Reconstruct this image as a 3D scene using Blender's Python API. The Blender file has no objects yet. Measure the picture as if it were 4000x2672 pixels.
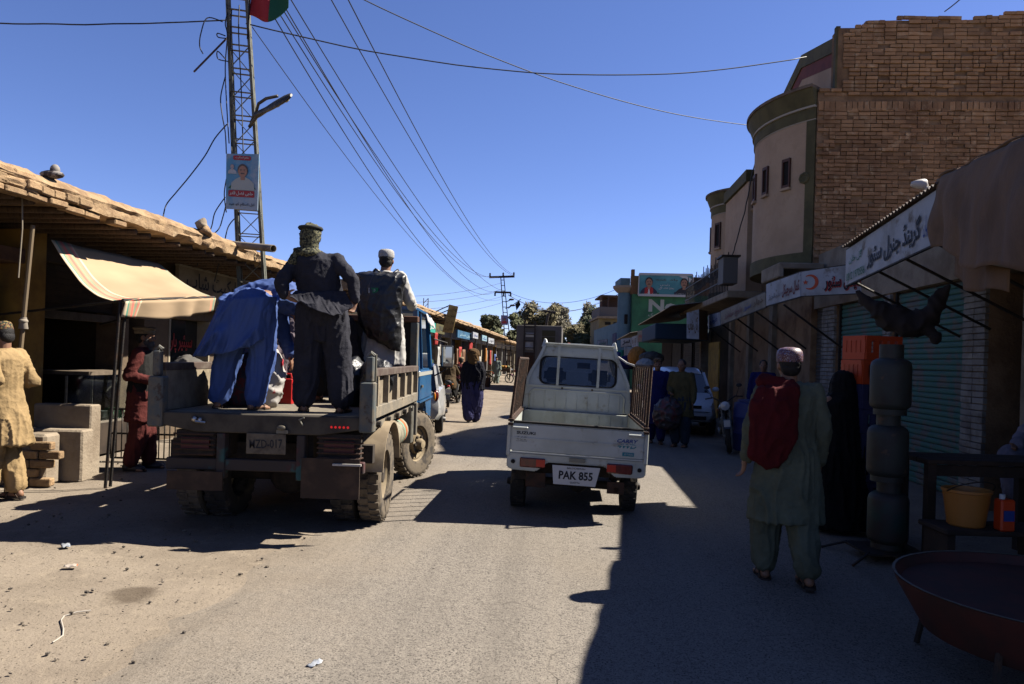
import bpy, bmesh, math, random
from mathutils import Vector, Matrix, noise
random.seed(7)
V3 = Vector
sc = bpy.context.scene
col = sc.collection
# ------------------------------------------------------------------ camera, sky, sun, exposure
FPX, CAMH, ROLL, SHY = 2850.0, 1.62, 0.03, 66.0
cam = bpy.data.cameras.new('camera'); camo = bpy.data.objects.new('camera', cam); col.objects.link(camo)
cam.sensor_width = 36.0; cam.lens = 36.0 * FPX / 4000.0
cam.shift_y = SHY / 4000.0; cam.clip_start = 0.1; cam.clip_end = 3000
camo.matrix_world = Matrix.Translation((0, 0, CAMH)) @ Matrix.Rotation(math.radians(90), 4, 'X') @ Matrix.Rotation(ROLL, 4, 'Z')
sc.camera = camo
SUN = V3((0.9, 0.29, 1.0)).normalized()
world = bpy.data.worlds.new('World'); sc.world = world; world.use_nodes = True
wn = world.node_tree; bg = wn.nodes['Background']
sky = wn.nodes.new('ShaderNodeTexSky'); sky.sky_type = 'NISHITA'; sky.sun_disc = False
sky.sun_elevation = math.asin(SUN.z); sky.sun_rotation = math.atan2(SUN.x, SUN.y)
sky.air_density = 0.8; sky.dust_density = 0.25; sky.ozone_density = 2.0; sky.altitude = 1200
hs = wn.nodes.new('ShaderNodeHueSaturation'); hs.inputs['Saturation'].default_value = 1.08
tint = wn.nodes.new('ShaderNodeMix'); tint.data_type = 'RGBA'; tint.blend_type = 'MULTIPLY'; tint.inputs['Factor'].default_value = 1.0; tint.inputs[7].default_value = (.88, .82, 1.05, 1)
wn.links.new(sky.outputs[0], hs.inputs['Color']); wn.links.new(hs.outputs[0], tint.inputs[6]); wn.links.new(tint.outputs[2], bg.inputs[0])
bg.inputs[1].default_value = 0.05
sl = bpy.data.lights.new('sun', 'SUN'); sl.energy = 5.0; sl.angle = math.radians(0.53); sl.color = (1.0, 0.93, 0.82)
so = bpy.data.objects.new('sun', sl); col.objects.link(so); so.rotation_euler = SUN.to_track_quat('Z', 'Y').to_euler()
vs = sc.view_settings; vs.view_transform = 'Standard'; vs.look = 'None'; vs.exposure = 1.75; vs.gamma = 1.0; vs.use_curve_mapping = False
try:
    sc.cycles.max_bounces = 6; sc.cycles.diffuse_bounces = 1; sc.cycles.transparent_max_bounces = 8; sc.cycles.caustics_refractive = False; sc.cycles.caustics_reflective = False
except Exception: pass
# ------------------------------------------------------------------ helpers
EV = V3((0.0807, 0.99674, 0)); EU = V3((0.99674, -0.0807, 0))       # along / across the street
STREET = Matrix(((EU.x, EV.x, 0, 0), (EU.y, EV.y, 0, 0), (0, 0, 1, 0), (0, 0, 0, 1)))
def S(u, v, z=0.0): return EU * u + EV * v + V3((0, 0, z))
def W(px, py, Y):
    "point of the place seen at photo pixel (px,py) at depth Y"
    cx, cy = px - 2000.0, py - 1336.0 - SHY; c, s = math.cos(ROLL), math.sin(ROLL)
    x0, y0 = cx * c + cy * s, -cx * s + cy * c
    return V3((x0 / FPX * Y, Y, CAMH - y0 / FPX * Y))
def WU(px, py, u):
    "same, but on the vertical plane u = const along the street"
    p = W(px, py, 1.0); k = p.x * EU.x + p.y * EU.y
    return W(px, py, u / k)
def ss(a, b, x):
    t = max(0.0, min(1.0, (x - a) / (b - a))); return t * t * (3 - 2 * t)
def gz(x, y):
    u = x * EU.x + y * EU.y
    return 0.08 * ss(-1.8, -4.2, u) + 0.05 * ss(3.3, 4.4, u)
N = noise.noise
TMP = bpy.data.scenes.new('tmp')
def evalmesh(ob):
    TMP.collection.objects.link(ob); vl = TMP.view_layers[0]; vl.update()
    me = bpy.data.meshes.new_from_object(ob.evaluated_get(vl.depsgraph))
    TMP.collection.objects.unlink(ob); return me
# ---- materials
MATS = {}; ALB = 0.54
def mat(name, c, r=0.8, c2=None, ns=4.0, lo=0.4, hi=0.65, bump=0.0, bs=30.0, metal=0.0, spec=0.3, st=(1, 1, 1), c3=None, ns3=40.0, lo3=0.55, hi3=0.7, obj=False, rnd=0.0, coat=0.0, alpha=1.0, trans=0.0, emit=0.0, det=6.0):
    if name in MATS: return MATS[name]
    c, c2, c3 = [None if q is None else tuple((1.0 if trans else ALB) * x for x in q) for q in (c, c2, c3)]
    m = bpy.data.materials.new(name); m.use_nodes = True; nt = m.node_tree; L = nt.links; nn = nt.nodes
    b = nn['Principled BSDF']; b.inputs['Roughness'].default_value = r; b.inputs['Metallic'].default_value = metal
    b.inputs['Specular IOR Level'].default_value = spec; b.inputs['Coat Weight'].default_value = coat
    b.inputs['Alpha'].default_value = alpha; b.inputs['Transmission Weight'].default_value = trans
    b.inputs['Base Color'].default_value = (*c, 1)
    if emit: b.inputs['Emission Color'].default_value = (*c, 1); b.inputs['Emission Strength'].default_value = emit
    m.diffuse_color = (*c, 1)
    if c2 or c3 or bump or rnd:
        if obj: co = nn.new('ShaderNodeTexCoord').outputs['Object']
        else: co = nn.new('ShaderNodeNewGeometry').outputs['Position']
        mp = nn.new('ShaderNodeMapping'); mp.inputs['Scale'].default_value = st; L.new(co, mp.inputs['Vector']); co = mp.outputs[0]
        out = None
        def nz(scale, d=det):
            t = nn.new('ShaderNodeTexNoise'); t.inputs['Scale'].default_value = scale; t.inputs['Detail'].default_value = d
            t.inputs['Roughness'].default_value = 0.62
            L.new(co, t.inputs['Vector']); return t.outputs['Fac']
        def mix(fac, A, B, lo, hi):
            mr = nn.new('ShaderNodeMapRange'); mr.inputs['From Min'].default_value = lo; mr.inputs['From Max'].default_value = hi
            mr.interpolation_type = 'SMOOTHSTEP'
            L.new(fac, mr.inputs['Value']); x = nn.new('ShaderNodeMix'); x.data_type = 'RGBA'; L.new(mr.outputs[0], x.inputs['Factor'])
            for v, i in ((A, 6), (B, 7)):
                if isinstance(v, tuple): x.inputs[i].default_value = (*v, 1)
                else: L.new(v, x.inputs[i])
            return x.outputs[2]
        out = c
        if c2: out = mix(nz(ns), out, c2, lo, hi)
        if c3: out = mix(nz(ns3, 3.0), out, c3, lo3, hi3)
        if rnd:
            oi = nn.new('ShaderNodeObjectInfo'); gi = nn.new('ShaderNodeNewGeometry')
            ad = nn.new('ShaderNodeMath'); ad.operation = 'ADD'; L.new(oi.outputs['Random'], ad.inputs[0]); L.new(gi.outputs['Random Per Island'], ad.inputs[1])
            fr = nn.new('ShaderNodeMath'); fr.operation = 'FRACT'; L.new(ad.outputs[0], fr.inputs[0])
            mr = nn.new('ShaderNodeMapRange'); mr.inputs['To Min'].default_value = 1 - rnd; mr.inputs['To Max'].default_value = 1 + rnd; L.new(fr.outputs[0], mr.inputs['Value'])
            h = nn.new('ShaderNodeHueSaturation'); L.new(mr.outputs[0], h.inputs['Value'])
            if isinstance(out, tuple): h.inputs['Color'].default_value = (*out, 1)
            else: L.new(out, h.inputs['Color'])
            out = h.outputs[0]
        if not isinstance(out, tuple): L.new(out, b.inputs['Base Color'])
        if bump:
            bp = nn.new('ShaderNodeBump'); bp.inputs['Strength'].default_value = bump; bp.inputs['Distance'].default_value = 0.02
            L.new(nz(bs), bp.inputs['Height']); L.new(bp.outputs[0], b.inputs['Normal'])
    MATS[name] = m; return m
# ---- mesh builder
class MB:
    def __init__(s, T=None): s.v = []; s.f = []; s.T = T
    def add(s, vs_, fs):
        o = len(s.v)
        s.v += [tuple(s.T @ V3(p)) if s.T is not None else tuple(p) for p in vs_]
        s.f += [tuple(o + i for i in f) for f in fs]; return s
    def box(s, x0, x1, y0, y1, z0, z1):
        return s.add([(x, y, z) for z in (z0, z1) for y in (y0, y1) for x in (x0, x1)],
                     [(0, 2, 3, 1), (4, 5, 7, 6), (0, 1, 5, 4), (2, 6, 7, 3), (0, 4, 6, 2), (1, 3, 7, 5)])
    def ob(s, c, sx, sy, sz, R=None):
        c = V3(c); R = R or Matrix.Identity(3)
        return s.add([c + R @ V3((x * sx / 2, y * sy / 2, z * sz / 2)) for z in (-1, 1) for y in (-1, 1) for x in (-1, 1)],
                     [(0, 2, 3, 1), (4, 5, 7, 6), (0, 1, 5, 4), (2, 6, 7, 3), (0, 4, 6, 2), (1, 3, 7, 5)])
    def bar(s, p, q, w, h=None, up=(0, 0, 1)):
        p, q = V3(p), V3(q); h = h or w; d = (q - p); l = d.length; d.normalize(); up = V3(up)
        if abs(d.dot(up)) > 0.98: up = V3((0, 1, 0))
        x = d.cross(up).normalized(); z = x.cross(d)
        return s.ob((p + q) / 2, w, l, h, Matrix((x, d, z)).transposed())
    def tube(s, pts, r, n=8, caps=True):
        pts = [V3(p) for p in pts]; m = len(pts); rr = r if isinstance(r, (list, tuple)) else [r] * m
        x = None; vs_ = []; fs = []
        for i, p in enumerate(pts):
            d = (pts[min(i + 1, m - 1)] - pts[max(i - 1, 0)]).normalized()
            if x is None: x = d.cross(V3((0, 0, 1)) if abs(d.z) < 0.9 else V3((0, 1, 0))).normalized()
            else: x = (x - d * x.dot(d)).normalized()
            y = d.cross(x)
            vs_ += [p + (x * math.cos(2 * math.pi * k / n) + y * math.sin(2 * math.pi * k / n)) * rr[i] for k in range(n)]
        for i in range(m - 1):
            for k in range(n):
                a, b = i * n + k, i * n + (k + 1) % n; fs.append((a, b, b + n, a + n))
        if caps: fs += [tuple(range(n - 1, -1, -1)), tuple(range((m - 1) * n, m * n))]
        return s.add(vs_, fs)
    def loft(s, rings, closed=True, caps=True):
        n = len(rings[0]); vs_ = [p for r in rings for p in r]; fs = []
        for i in range(len(rings) - 1):
            for k in range(n if closed else n - 1):
                a, b = i * n + k, i * n + (k + 1) % n; fs.append((a, b, b + n, a + n))
        if caps and closed: fs += [tuple(range(n - 1, -1, -1)), tuple(range((len(rings) - 1) * n, len(rings) * n))]
        return s.add(vs_, fs)
    def lathe(s, c, prof, n=20, axis='Z', caps=True):
        c = V3(c); R = {'Z': Matrix.Identity(3), 'X': Matrix.Rotation(math.pi / 2, 3, 'Y'), 'Y': Matrix.Rotation(-math.pi / 2, 3, 'X')}[axis] if isinstance(axis, str) else axis
        return s.loft([[c + R @ V3((r * math.cos(2 * math.pi * k / n), r * math.sin(2 * math.pi * k / n), z)) for k in range(n)] for r, z in prof], caps=caps)
    def ell(s, c, rx, ry, rz, R=None, n=14, m=8):
        c = V3(c); R = R or Matrix.Identity(3); rings = []
        for j in range(m + 1):
            a = -math.pi / 2 + math.pi * j / m; a = max(-1.5, min(1.5, a))
            rings.append([c + R @ V3((rx * math.cos(a) * math.cos(2 * math.pi * k / n), ry * math.cos(a) * math.sin(2 * math.pi * k / n), rz * math.sin(a))) for k in range(n)])
        return s.loft(rings)
    def cap(s, p, r0, q, r1, n=12):
        "tapered capsule"
        p, q = V3(p), V3(q); d = q - p; l = d.length
        if l < 1e-6: return s.ell(p, r0, r0, r0)
        d.normalize(); pts = []; rr = []
        for a in (-1.35, -0.9, -0.45, 0): pts.append(p + d * r0 * math.sin(a)); rr.append(r0 * math.cos(a))
        for a in (0, 0.45, 0.9, 1.35): pts.append(q + d * r1 * math.sin(a)); rr.append(r1 * math.cos(a))
        return s.tube(pts, rr, n)
    def grid(s, fn, nu, nv):
        return s.add([fn(i / nu, j / nv) for j in range(nv + 1) for i in range(nu + 1)],
                     [(j * (nu + 1) + i, j * (nu + 1) + i + 1, (j + 1) * (nu + 1) + i + 1, (j + 1) * (nu + 1) + i) for j in range(nv) for i in range(nu)])
    def sheet(s, fn, nu, nv, t):
        "grid with thickness t (along its own normal)"
        G = [[V3(fn(i / nu, j / nv)) for i in range(nu + 1)] for j in range(nv + 1)]; top = []; bot = []
        for j in range(nv + 1):
            for i in range(nu + 1):
                a = G[j][min(i + 1, nu)] - G[j][max(i - 1, 0)]; b = G[min(j + 1, nv)][i] - G[max(j - 1, 0)][i]
                n = a.cross(b); n = n.normalized() if n.length > 1e-9 else V3((0, 0, 1))
                top.append(G[j][i] + n * t / 2); bot.append(G[j][i] - n * t / 2)
        w = nu + 1; o = len(top); f = []
        for j in range(nv):
            for i in range(nu):
                a = j * w + i; f.append((a, a + 1, a + w + 1, a + w)); f.append((o + a, o + a + w, o + a + w + 1, o + a + 1))
        for i in range(nu):
            f.append((i, o + i, o + i + 1, i + 1)); a = nv * w + i; f.append((a, a + 1, o + a + 1, o + a))
        for j in range(nv):
            a = j * w; f.append((a, a + w, o + a + w, o + a)); a = j * w + nu; f.append((a, o + a, o + a + w, a + w))
        return s.add(top + bot, f)
    def prism(s, poly, d):
        "poly: list of points (planar), extruded by vector d"
        n = len(poly); d = V3(d); P = [V3(p) for p in poly]
        return s.add(P + [p + d for p in P], [tuple(range(n)), tuple(range(2 * n - 1, n - 1, -1))] + [(i, i + n, (i + 1) % n + n, (i + 1) % n) for i in range(n)])
    def mesh(s, name, m=None, smooth=False, off=None, bevel=0.0, seg=1):
        me = bpy.data.meshes.new(name)
        vv = s.v if off is None else [(a - off[0], b - off[1], c - off[2]) for a, b, c in s.v]
        me.from_pydata(vv, [], s.f)
        bm = bmesh.new(); bm.from_mesh(me); bmesh.ops.recalc_face_normals(bm, faces=bm.faces)
        if bevel:
            ed = [e for e in bm.edges if len(e.link_faces) == 2 and e.calc_face_angle(0) > 0.6]
            bmesh.ops.bevel(bm, geom=ed, offset=bevel, segments=seg, affect='EDGES', clamp_overlap=True)
        bm.to_mesh(me); bm.free()
        if smooth is True: me.shade_smooth()
        elif smooth: me.set_sharp_from_angle(angle=smooth) if hasattr(me, 'set_sharp_from_angle') else None
        if smooth and smooth is not True:
            me.shade_smooth(); me.set_sharp_from_angle(angle=smooth)
        if m: me.materials.append(m)
        return me
    def build(s, name, m, parent=None, smooth=False, bevel=0.0, seg=1, label=None, kind=None):
        off = ROOTOFF.get(parent.name) if parent else None
        o = bpy.data.objects.new(name, s.mesh(name, m, smooth, off, bevel, seg)); col.objects.link(o)
        if parent:
            o.parent = parent
            if off is not None: ROOTOFF[o.name] = off
        if label: o['label'] = label
        if kind: o['kind'] = kind
        return o
ROOTOFF = {}
def setp(o, label, cat, group=None):
    o['label'] = label; o['category'] = cat
    if group: o['group'] = group
    return o
def thing(name, label, cat, loc=(0, 0, 0), group=None, M=None):
    "Empty at the thing's base. M given: parts are built in its local frame; else parts are given in world coordinates"
    o = bpy.data.objects.new(name, None); col.objects.link(o); o.empty_display_size = 0.1
    if M is not None: o.matrix_world = M
    else: o.location = loc; ROOTOFF[o.name] = tuple(loc)
    return setp(o, label, cat, group)
def solo(mb, name, m, label, cat, loc, group=None, **k):
    "a thing that is one mesh, origin at loc"
    kind = k.pop('kind', None)
    me = mb.mesh(name, m, k.get('smooth', False), tuple(loc), k.get('bevel', 0.0), k.get('seg', 1))
    o = bpy.data.objects.new(name, me); col.objects.link(o); o.location = loc; ROOTOFF[o.name] = tuple(loc)
    return setp(o, label, cat, group)
def struct(mb, name, m, smooth=False, kind='structure'):
    o = mb.build(name, m, None, smooth); o['kind'] = kind; return o
def inst(name, me, parent, loc, rot=None, scale=None):
    o = bpy.data.objects.new(name, me); col.objects.link(o); off = ROOTOFF.get(parent.name, (0, 0, 0))
    o.parent = parent; o.location = V3(loc) - V3(off)
    if rot is not None: o.rotation_euler = rot
    if scale is not None: o.scale = scale
    return o
# ---- Urdu / Latin lettering
AR = {}
for ch, f in {'ا': 'FE8D FE8E', 'آ': 'FE81 FE82', 'ب': 'FE8F FE90 FE91 FE92', 'پ': 'FB56 FB57 FB58 FB59', 'ت': 'FE95 FE96 FE97 FE98', 'ٹ': 'FB66 FB67 FB68 FB69',
    'ث': 'FE99 FE9A FE9B FE9C', 'ج': 'FE9D FE9E FE9F FEA0', 'چ': 'FB7A FB7B FB7C FB7D', 'ح': 'FEA1 FEA2 FEA3 FEA4', 'خ': 'FEA5 FEA6 FEA7 FEA8', 'د': 'FEA9 FEAA', 'ڈ': 'FB88 FB89',
    'ذ': 'FEAB FEAC', 'ر': 'FEAD FEAE', 'ڑ': 'FB8C FB8D', 'ز': 'FEAF FEB0', 'س': 'FEB1 FEB2 FEB3 FEB4', 'ش': 'FEB5 FEB6 FEB7 FEB8', 'ص': 'FEB9 FEBA FEBB FEBC', 'ض': 'FEBD FEBE FEBF FEC0',
    'ط': 'FEC1 FEC2 FEC3 FEC4', 'ع': 'FEC9 FECA FECB FECC', 'ف': 'FED1 FED2 FED3 FED4', 'ق': 'FED5 FED6 FED7 FED8', 'ک': 'FB8E FB8F FB90 FB91', 'گ': 'FB92 FB93 FB94 FB95',
    'ل': 'FEDD FEDE FEDF FEE0', 'م': 'FEE1 FEE2 FEE3 FEE4', 'ن': 'FEE5 FEE6 FEE7 FEE8', 'و': 'FEED FEEE', 'ؤ': 'FE85 FE86', 'ہ': 'FBA6 FBA7 FBA8 FBA9', 'ی': 'FBFC FBFD FBFE FBFF', 'ئ': 'FE89 FE8A FE8B FE8C',
    'ے': 'FBAE FBAF', 'ھ': 'FBAA FBAB FBAC FBAD'}.items(): AR[ch] = [chr(int(x, 16)) for x in f.split()]
def shape(s):
    out = []
    for w in s.split(' '):
        r = ''
        for i, c in enumerate(w):
            if c not in AR: r += c; continue
            F = AR[c]; pj = i > 0 and w[i - 1] in AR and len(AR[w[i - 1]]) == 4; nj = i < len(w) - 1 and w[i + 1] in AR and len(F) == 4
            r += F[3] if (pj and nj) else F[2] if nj else F[1] if pj else F[0]
        out.append(r[::-1] if any(c in AR for c in w) else w)
    return ' '.join(out[::-1]) if any(c in AR for c in s) else s
TX = {}
def textgeo(s, bold=0.0, shear=0.0):
    k = (s, bold, shear)
    if k not in TX:
        cu = bpy.data.curves.new('t', 'FONT'); cu.body = shape(s); cu.resolution_u = 2; cu.offset = bold; cu.shear = shear
        ob = bpy.data.objects.new('t', cu); me = evalmesh(ob)
        vv = [tuple(v.co) for v in me.vertices]; ff = [tuple(p.vertices) for p in me.polygons]
        x0 = min(v[0] for v in vv); x1 = max(v[0] for v in vv); y0 = min(v[1] for v in vv); y1 = max(v[1] for v in vv)
        TX[k] = ([((v[0] - x0) / (x1 - x0), (v[1] - y0) / (y1 - y0)) for v in vv], ff, (x1 - x0) / (y1 - y0))
        bpy.data.objects.remove(ob); bpy.data.meshes.remove(me)
    return TX[k]
def write(parent, s, m, o, r, u, w, h, bold=0.0, shear=0.0, lift=0.004, name='lettering'):
    "text filling the w x h rectangle with lower-left corner o, axes r (right) and u (up), lifted off the surface along r x u"
    vv, ff, asp = textgeo(s, bold, shear); o = V3(o); r = V3(r).normalized(); u = V3(u).normalized(); n = r.cross(u)
    mb = MB(); mb.add([o + r * (a * w) + u * (b * h) + n * lift for a, b in vv], ff)
    return mb.build(name, m, parent)
# ------------------------------------------------------------------ materials
DIRT = mat('dirt', (.25, .19, .125), .95, (.17, .13, .09), 1.3, .35, .7, .5, 60, c3=(.30, .24, .165), ns3=22, lo3=.5, hi3=.75)
def ground_mat(name, road):
    m = bpy.data.materials.new(name); m.use_nodes = True; nt = m.node_tree; L = nt.links; nn = nt.nodes; b = nn['Principled BSDF']
    b.inputs['Roughness'].default_value = .95; b.inputs['Specular IOR Level'].default_value = .15
    pos = nn.new('ShaderNodeNewGeometry').outputs['Position']
    def nz(s, d=5, r=.6):
        t = nn.new('ShaderNodeTexNoise'); t.inputs['Scale'].default_value = s; t.inputs['Detail'].default_value = d; t.inputs['Roughness'].default_value = r; L.new(pos, t.inputs['Vector']); return t.outputs['Fac']
    def rng(f, a, b_, c=0, d=1):
        r = nn.new('ShaderNodeMapRange'); r.interpolation_type = 'SMOOTHSTEP'; L.new(f, r.inputs['Value'])
        for i, v in zip((1, 2, 3, 4), (a, b_, c, d)): r.inputs[i].default_value = v
        return r.outputs[0]
    def mx(f, A, B):
        x = nn.new('ShaderNodeMix'); x.data_type = 'RGBA'; L.new(f, x.inputs['Factor'])
        for v, i in ((A, 6), (B, 7)):
            if isinstance(v, tuple): x.inputs[i].default_value = (*[ALB * q for q in v], 1)
            else: L.new(v, x.inputs[i])
        return x.outputs[2]
    def ma(op, a, b_):
        x = nn.new('ShaderNodeMath'); x.operation = op
        for v, i in ((a, 0), (b_, 1)):
            if isinstance(v, (int, float)): x.inputs[i].default_value = v
            else: L.new(v, x.inputs[i])
        return x.outputs[0]
    dirt = mx(rng(nz(1.1), .35, .68), (.31, .255, .195), (.23, .187, .142))
    dirt = mx(rng(nz(7, 6, .7), .5, .72), dirt, (.335, .275, .205))
    dirt = mx(rng(nz(55, 3), .60, .70), dirt, (.09, .07, .05))
    dirt = mx(rng(nz(26, 2), .70, .74), dirt, (.05, .042, .036))
    sp = nn.new('ShaderNodeTexVoronoi'); sp.inputs['Scale'].default_value = 62; L.new(pos, sp.inputs['Vector'])
    grain = nz(120, 3, .75)
    asp = mx(rng(nz(.55, 4), .35, .7), (.25, .22, .185), (.205, .18, .152))
    asp = mx(rng(grain, .35, .68, 0, .75), asp, (.33, .29, .245))
    asp = mx(rng(nz(85, 3, .6), .55, .62, 0, .9), asp, (.045, .04, .036))
    asp = mx(rng(sp.outputs['Distance'], .22, .08, 0, .5), asp, (.36, .32, .27))
    asp = mx(rng(nz(34, 4, .75), .53, .63, 0, .6), asp, (.09, .08, .07))
    asp = mx(rng(nz(41, 4, .75), .56, .66, 0, .5), asp, (.42, .38, .32))
    dirt = mx(rng(nz(33, 4, .75), .56, .66, 0, .45), dirt, (.12, .095, .07))
    if road:
        d = nn.new('ShaderNodeVectorMath'); d.operation = 'DOT_PRODUCT'; L.new(pos, d.inputs[0]); d.inputs[1].default_value = EU
        u = d.outputs['Value']
        e = ma('ADD', u, ma('MULTIPLY', ma('SUBTRACT', nz(.8, 9, .72), .5), 2.2))
        left = rng(e, -.9, -2.9); right = rng(e, 2.3, 3.2)
        dust = ma('MULTIPLY', ma('MAXIMUM', left, right), .93)
        c = mx(dust, asp, dirt)
        dv = nn.new('ShaderNodeVectorMath'); dv.operation = 'DOT_PRODUCT'; L.new(pos, dv.inputs[0]); dv.inputs[1].default_value = EV
        cb = nn.new('ShaderNodeCombineXYZ'); L.new(ma('MULTIPLY', u, 2.2), cb.inputs[0]); L.new(ma('MULTIPLY', dv.outputs['Value'], .10), cb.inputs[1])
        tn_ = nn.new('ShaderNodeTexNoise'); tn_.inputs['Scale'].default_value = 1.0; tn_.inputs['Detail'].default_value = 5; L.new(cb.outputs[0], tn_.inputs['Vector'])
        c = mx(rng(tn_.outputs['Fac'], .52, .68, 0, .30), c, (.13, .115, .098)); c = mx(rng(tn_.outputs['Fac'], .46, .33, 0, .4), c, (.30, .26, .21))
        trk = rng(nz(.25, 3), .5, .72, 0, .35); c = mx(trk, c, (.25, .205, .15))
        cr = nn.new('ShaderNodeTexVoronoi'); cr.feature = 'DISTANCE_TO_EDGE'; cr.inputs['Scale'].default_value = .8
        wv = nn.new('ShaderNodeVectorMath'); wv.operation = 'MULTIPLY_ADD'; t = nn.new('ShaderNodeTexNoise'); t.inputs['Scale'].default_value = 1.5; t.inputs['Detail'].default_value = 6
        L.new(pos, t.inputs['Vector']); L.new(t.outputs['Color'], wv.inputs[0]); wv.inputs[1].default_value = (1.2, 1.2, 1.2); L.new(pos, wv.inputs[2]); L.new(wv.outputs[0], cr.inputs['Vector'])
        crk = ma('MULTIPLY', rng(cr.outputs['Distance'], .012, .004), rng(nz(.4), .52, .62, 0, .7)); c = mx(crk, c, (.04, .035, .03))
    else: c = dirt
    if not road:   # old oil spill on the shoulder
        q = nn.new('ShaderNodeVectorMath'); q.operation = 'DISTANCE'; L.new(pos, q.inputs[0]); s_ = W(520, 2340, CAMH * FPX / 982.0); q.inputs[1].default_value = (s_.x, s_.y, 0.05)
        c = mx(ma('MULTIPLY', rng(ma('ADD', q.outputs['Value'], ma('MULTIPLY', nz(9, 5), .25)), .33, .20), .7), c, (.085, .062, .042))
    L.new(c, b.inputs['Base Color'])
    bp = nn.new('ShaderNodeBump'); bp.inputs['Strength'].default_value = .55; bp.inputs['Distance'].default_value = .012
    L.new(ma('ADD', nz(70, 4, .7), ma('MULTIPLY', nz(9, 4), 2.0)), bp.inputs['Height']); L.new(bp.outputs[0], b.inputs['Normal'])
    return m
GROUND = ground_mat('ground_dirt', False); ROAD = ground_mat('chip_asphalt', True)
MUD = mat('mud_plaster', (.42, .28, .15), .95, (.27, .17, .09), 5, .4, .62, 1.0, 30, c3=(.47, .33, .19), ns3=9, lo3=.5, hi3=.7)
MUDB = mat('mud_brick', (.40, .265, .14), .95, (.29, .18, .095), 12, .4, .65, .7, 40, rnd=.22)
BRICK = mat('red_brick', (.47, .27, .135), .95, (.25, .13, .065), .6, .36, .68, .8, 45, c3=(.56, .38, .22), ns3=7, lo3=.52, hi3=.75, rnd=.26)
MORTAR = mat('brick_mortar', (.34, .21, .115), .98, (.20, .115, .06), 2, .4, .65, .9, 25)
PLASTER = mat('beige_plaster', (.52, .375, .25), .9, (.40, .28, .185), 1.1, .35, .72, .25, 25, c3=(.44, .31, .20), ns3=5, lo3=.5, hi3=.75)
OLIVE = mat('olive_trim', (.12, .105, .045), .85, (.08, .07, .03), 3, bump=.2)
MAROON = mat('maroon_band', (.20, .055, .045), .85, (.15, .04, .035), 3)
YWALL = mat('ochre_plaster', (.44, .255, .055), .9, (.26, .14, .04), 2.2, .4, .68, .4, 20, c3=(.16, .09, .04), ns3=3.2, lo3=.58, hi3=.72)
CREAM = mat('cream_paint', (.46, .40, .29), .85, (.34, .29, .2), 2, bump=.2)
GREENW = mat('green_paint_wall', (.055, .21, .10), .85, (.035, .13, .07), 1.2, .35, .7, .3, 12)
BLUEW = mat('pale_blue_wall', (.13, .23, .28), .85, (.09, .17, .21), .9, .35, .7, .2, 12)
WOOD = mat('old_wood', (.13, .08, .045), .9, (.07, .042, .025), 6, st=(6, 6, 1), bump=.5, bs=25)
DWOOD = mat('dark_wood', (.05, .03, .018), .85, (.03, .018, .012), 6, bump=.3)
IRON = mat('dark_iron', (.035, .03, .027), .6, (.08, .045, .028), 9, .5, .7, .3, 40, metal=.5)
RUST = mat('rusty_iron', (.075, .035, .02), .85, (.035, .022, .016), 12, bump=.5, bs=60)
STEEL = mat('galvanised_steel', (.24, .23, .19), .55, (.15, .13, .10), 8, .45, .7, metal=.5)
CONC = mat('concrete', (.34, .275, .20), .95, (.24, .185, .13), 3, .4, .65, .6, 30)
TIN = mat('corrugated_tin', (.15, .12, .10), .7, (.10, .055, .035), 3, .45, .65, metal=.3)
SHUT = mat('grey_shutter', (.105, .092, .078), .75, (.065, .052, .042), 2.5, .4, .7)
SHUTG = mat('green_shutter', (.045, .15, .125), .7, (.13, .125, .11), 3.2, .48, .6)
WHITEB = mat('white_painted_brick', (.30, .285, .26), .9, (.18, .16, .14), 5, rnd=.12, bump=.3)
SIGNW = mat('white_sign', (.44, .46, .50), .65, (.28, .28, .28), 2.2, .4, .7, c3=(.17, .14, .11), ns3=5, lo3=.56, hi3=.72)
SIGNC = mat('cream_sign', (.34, .27, .17), .75, (.22, .17, .11), 3)
INKB = mat('ink_black', (.012, .014, .022), .7); INKBL = mat('ink_blue', (.02, .05, .25), .7); INKR = mat('ink_red', (.42, .03, .025), .7)
INKW = mat('ink_white', (.62, .62, .60), .7); INKBR = mat('ink_brown', (.12, .06, .02), .7); INKG = mat('ink_green', (.03, .17, .09), .7)
DARK = mat('flat_black', (.012, .010, .009), .9); DARK2 = mat('dim_brown_wall', (.055, .037, .024), .95, (.03, .02, .014), 3)  # DARK: one even flat black for windows, seals, seats and openings
RUBBER = mat('tyre_rubber', (.03, .028, .026), .9, (.12, .095, .07), 7, .52, .7, bump=.3)
DUSTT = mat('dusty_tyre', (.17, .135, .095), .95, (.06, .05, .042), 9, .45, .65, bump=.3)
GLASS = mat('dark_glass', (.02, .025, .028), .05, spec=.6)
CABLE = mat('cable_black', (.012, .012, .013), .6)
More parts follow.
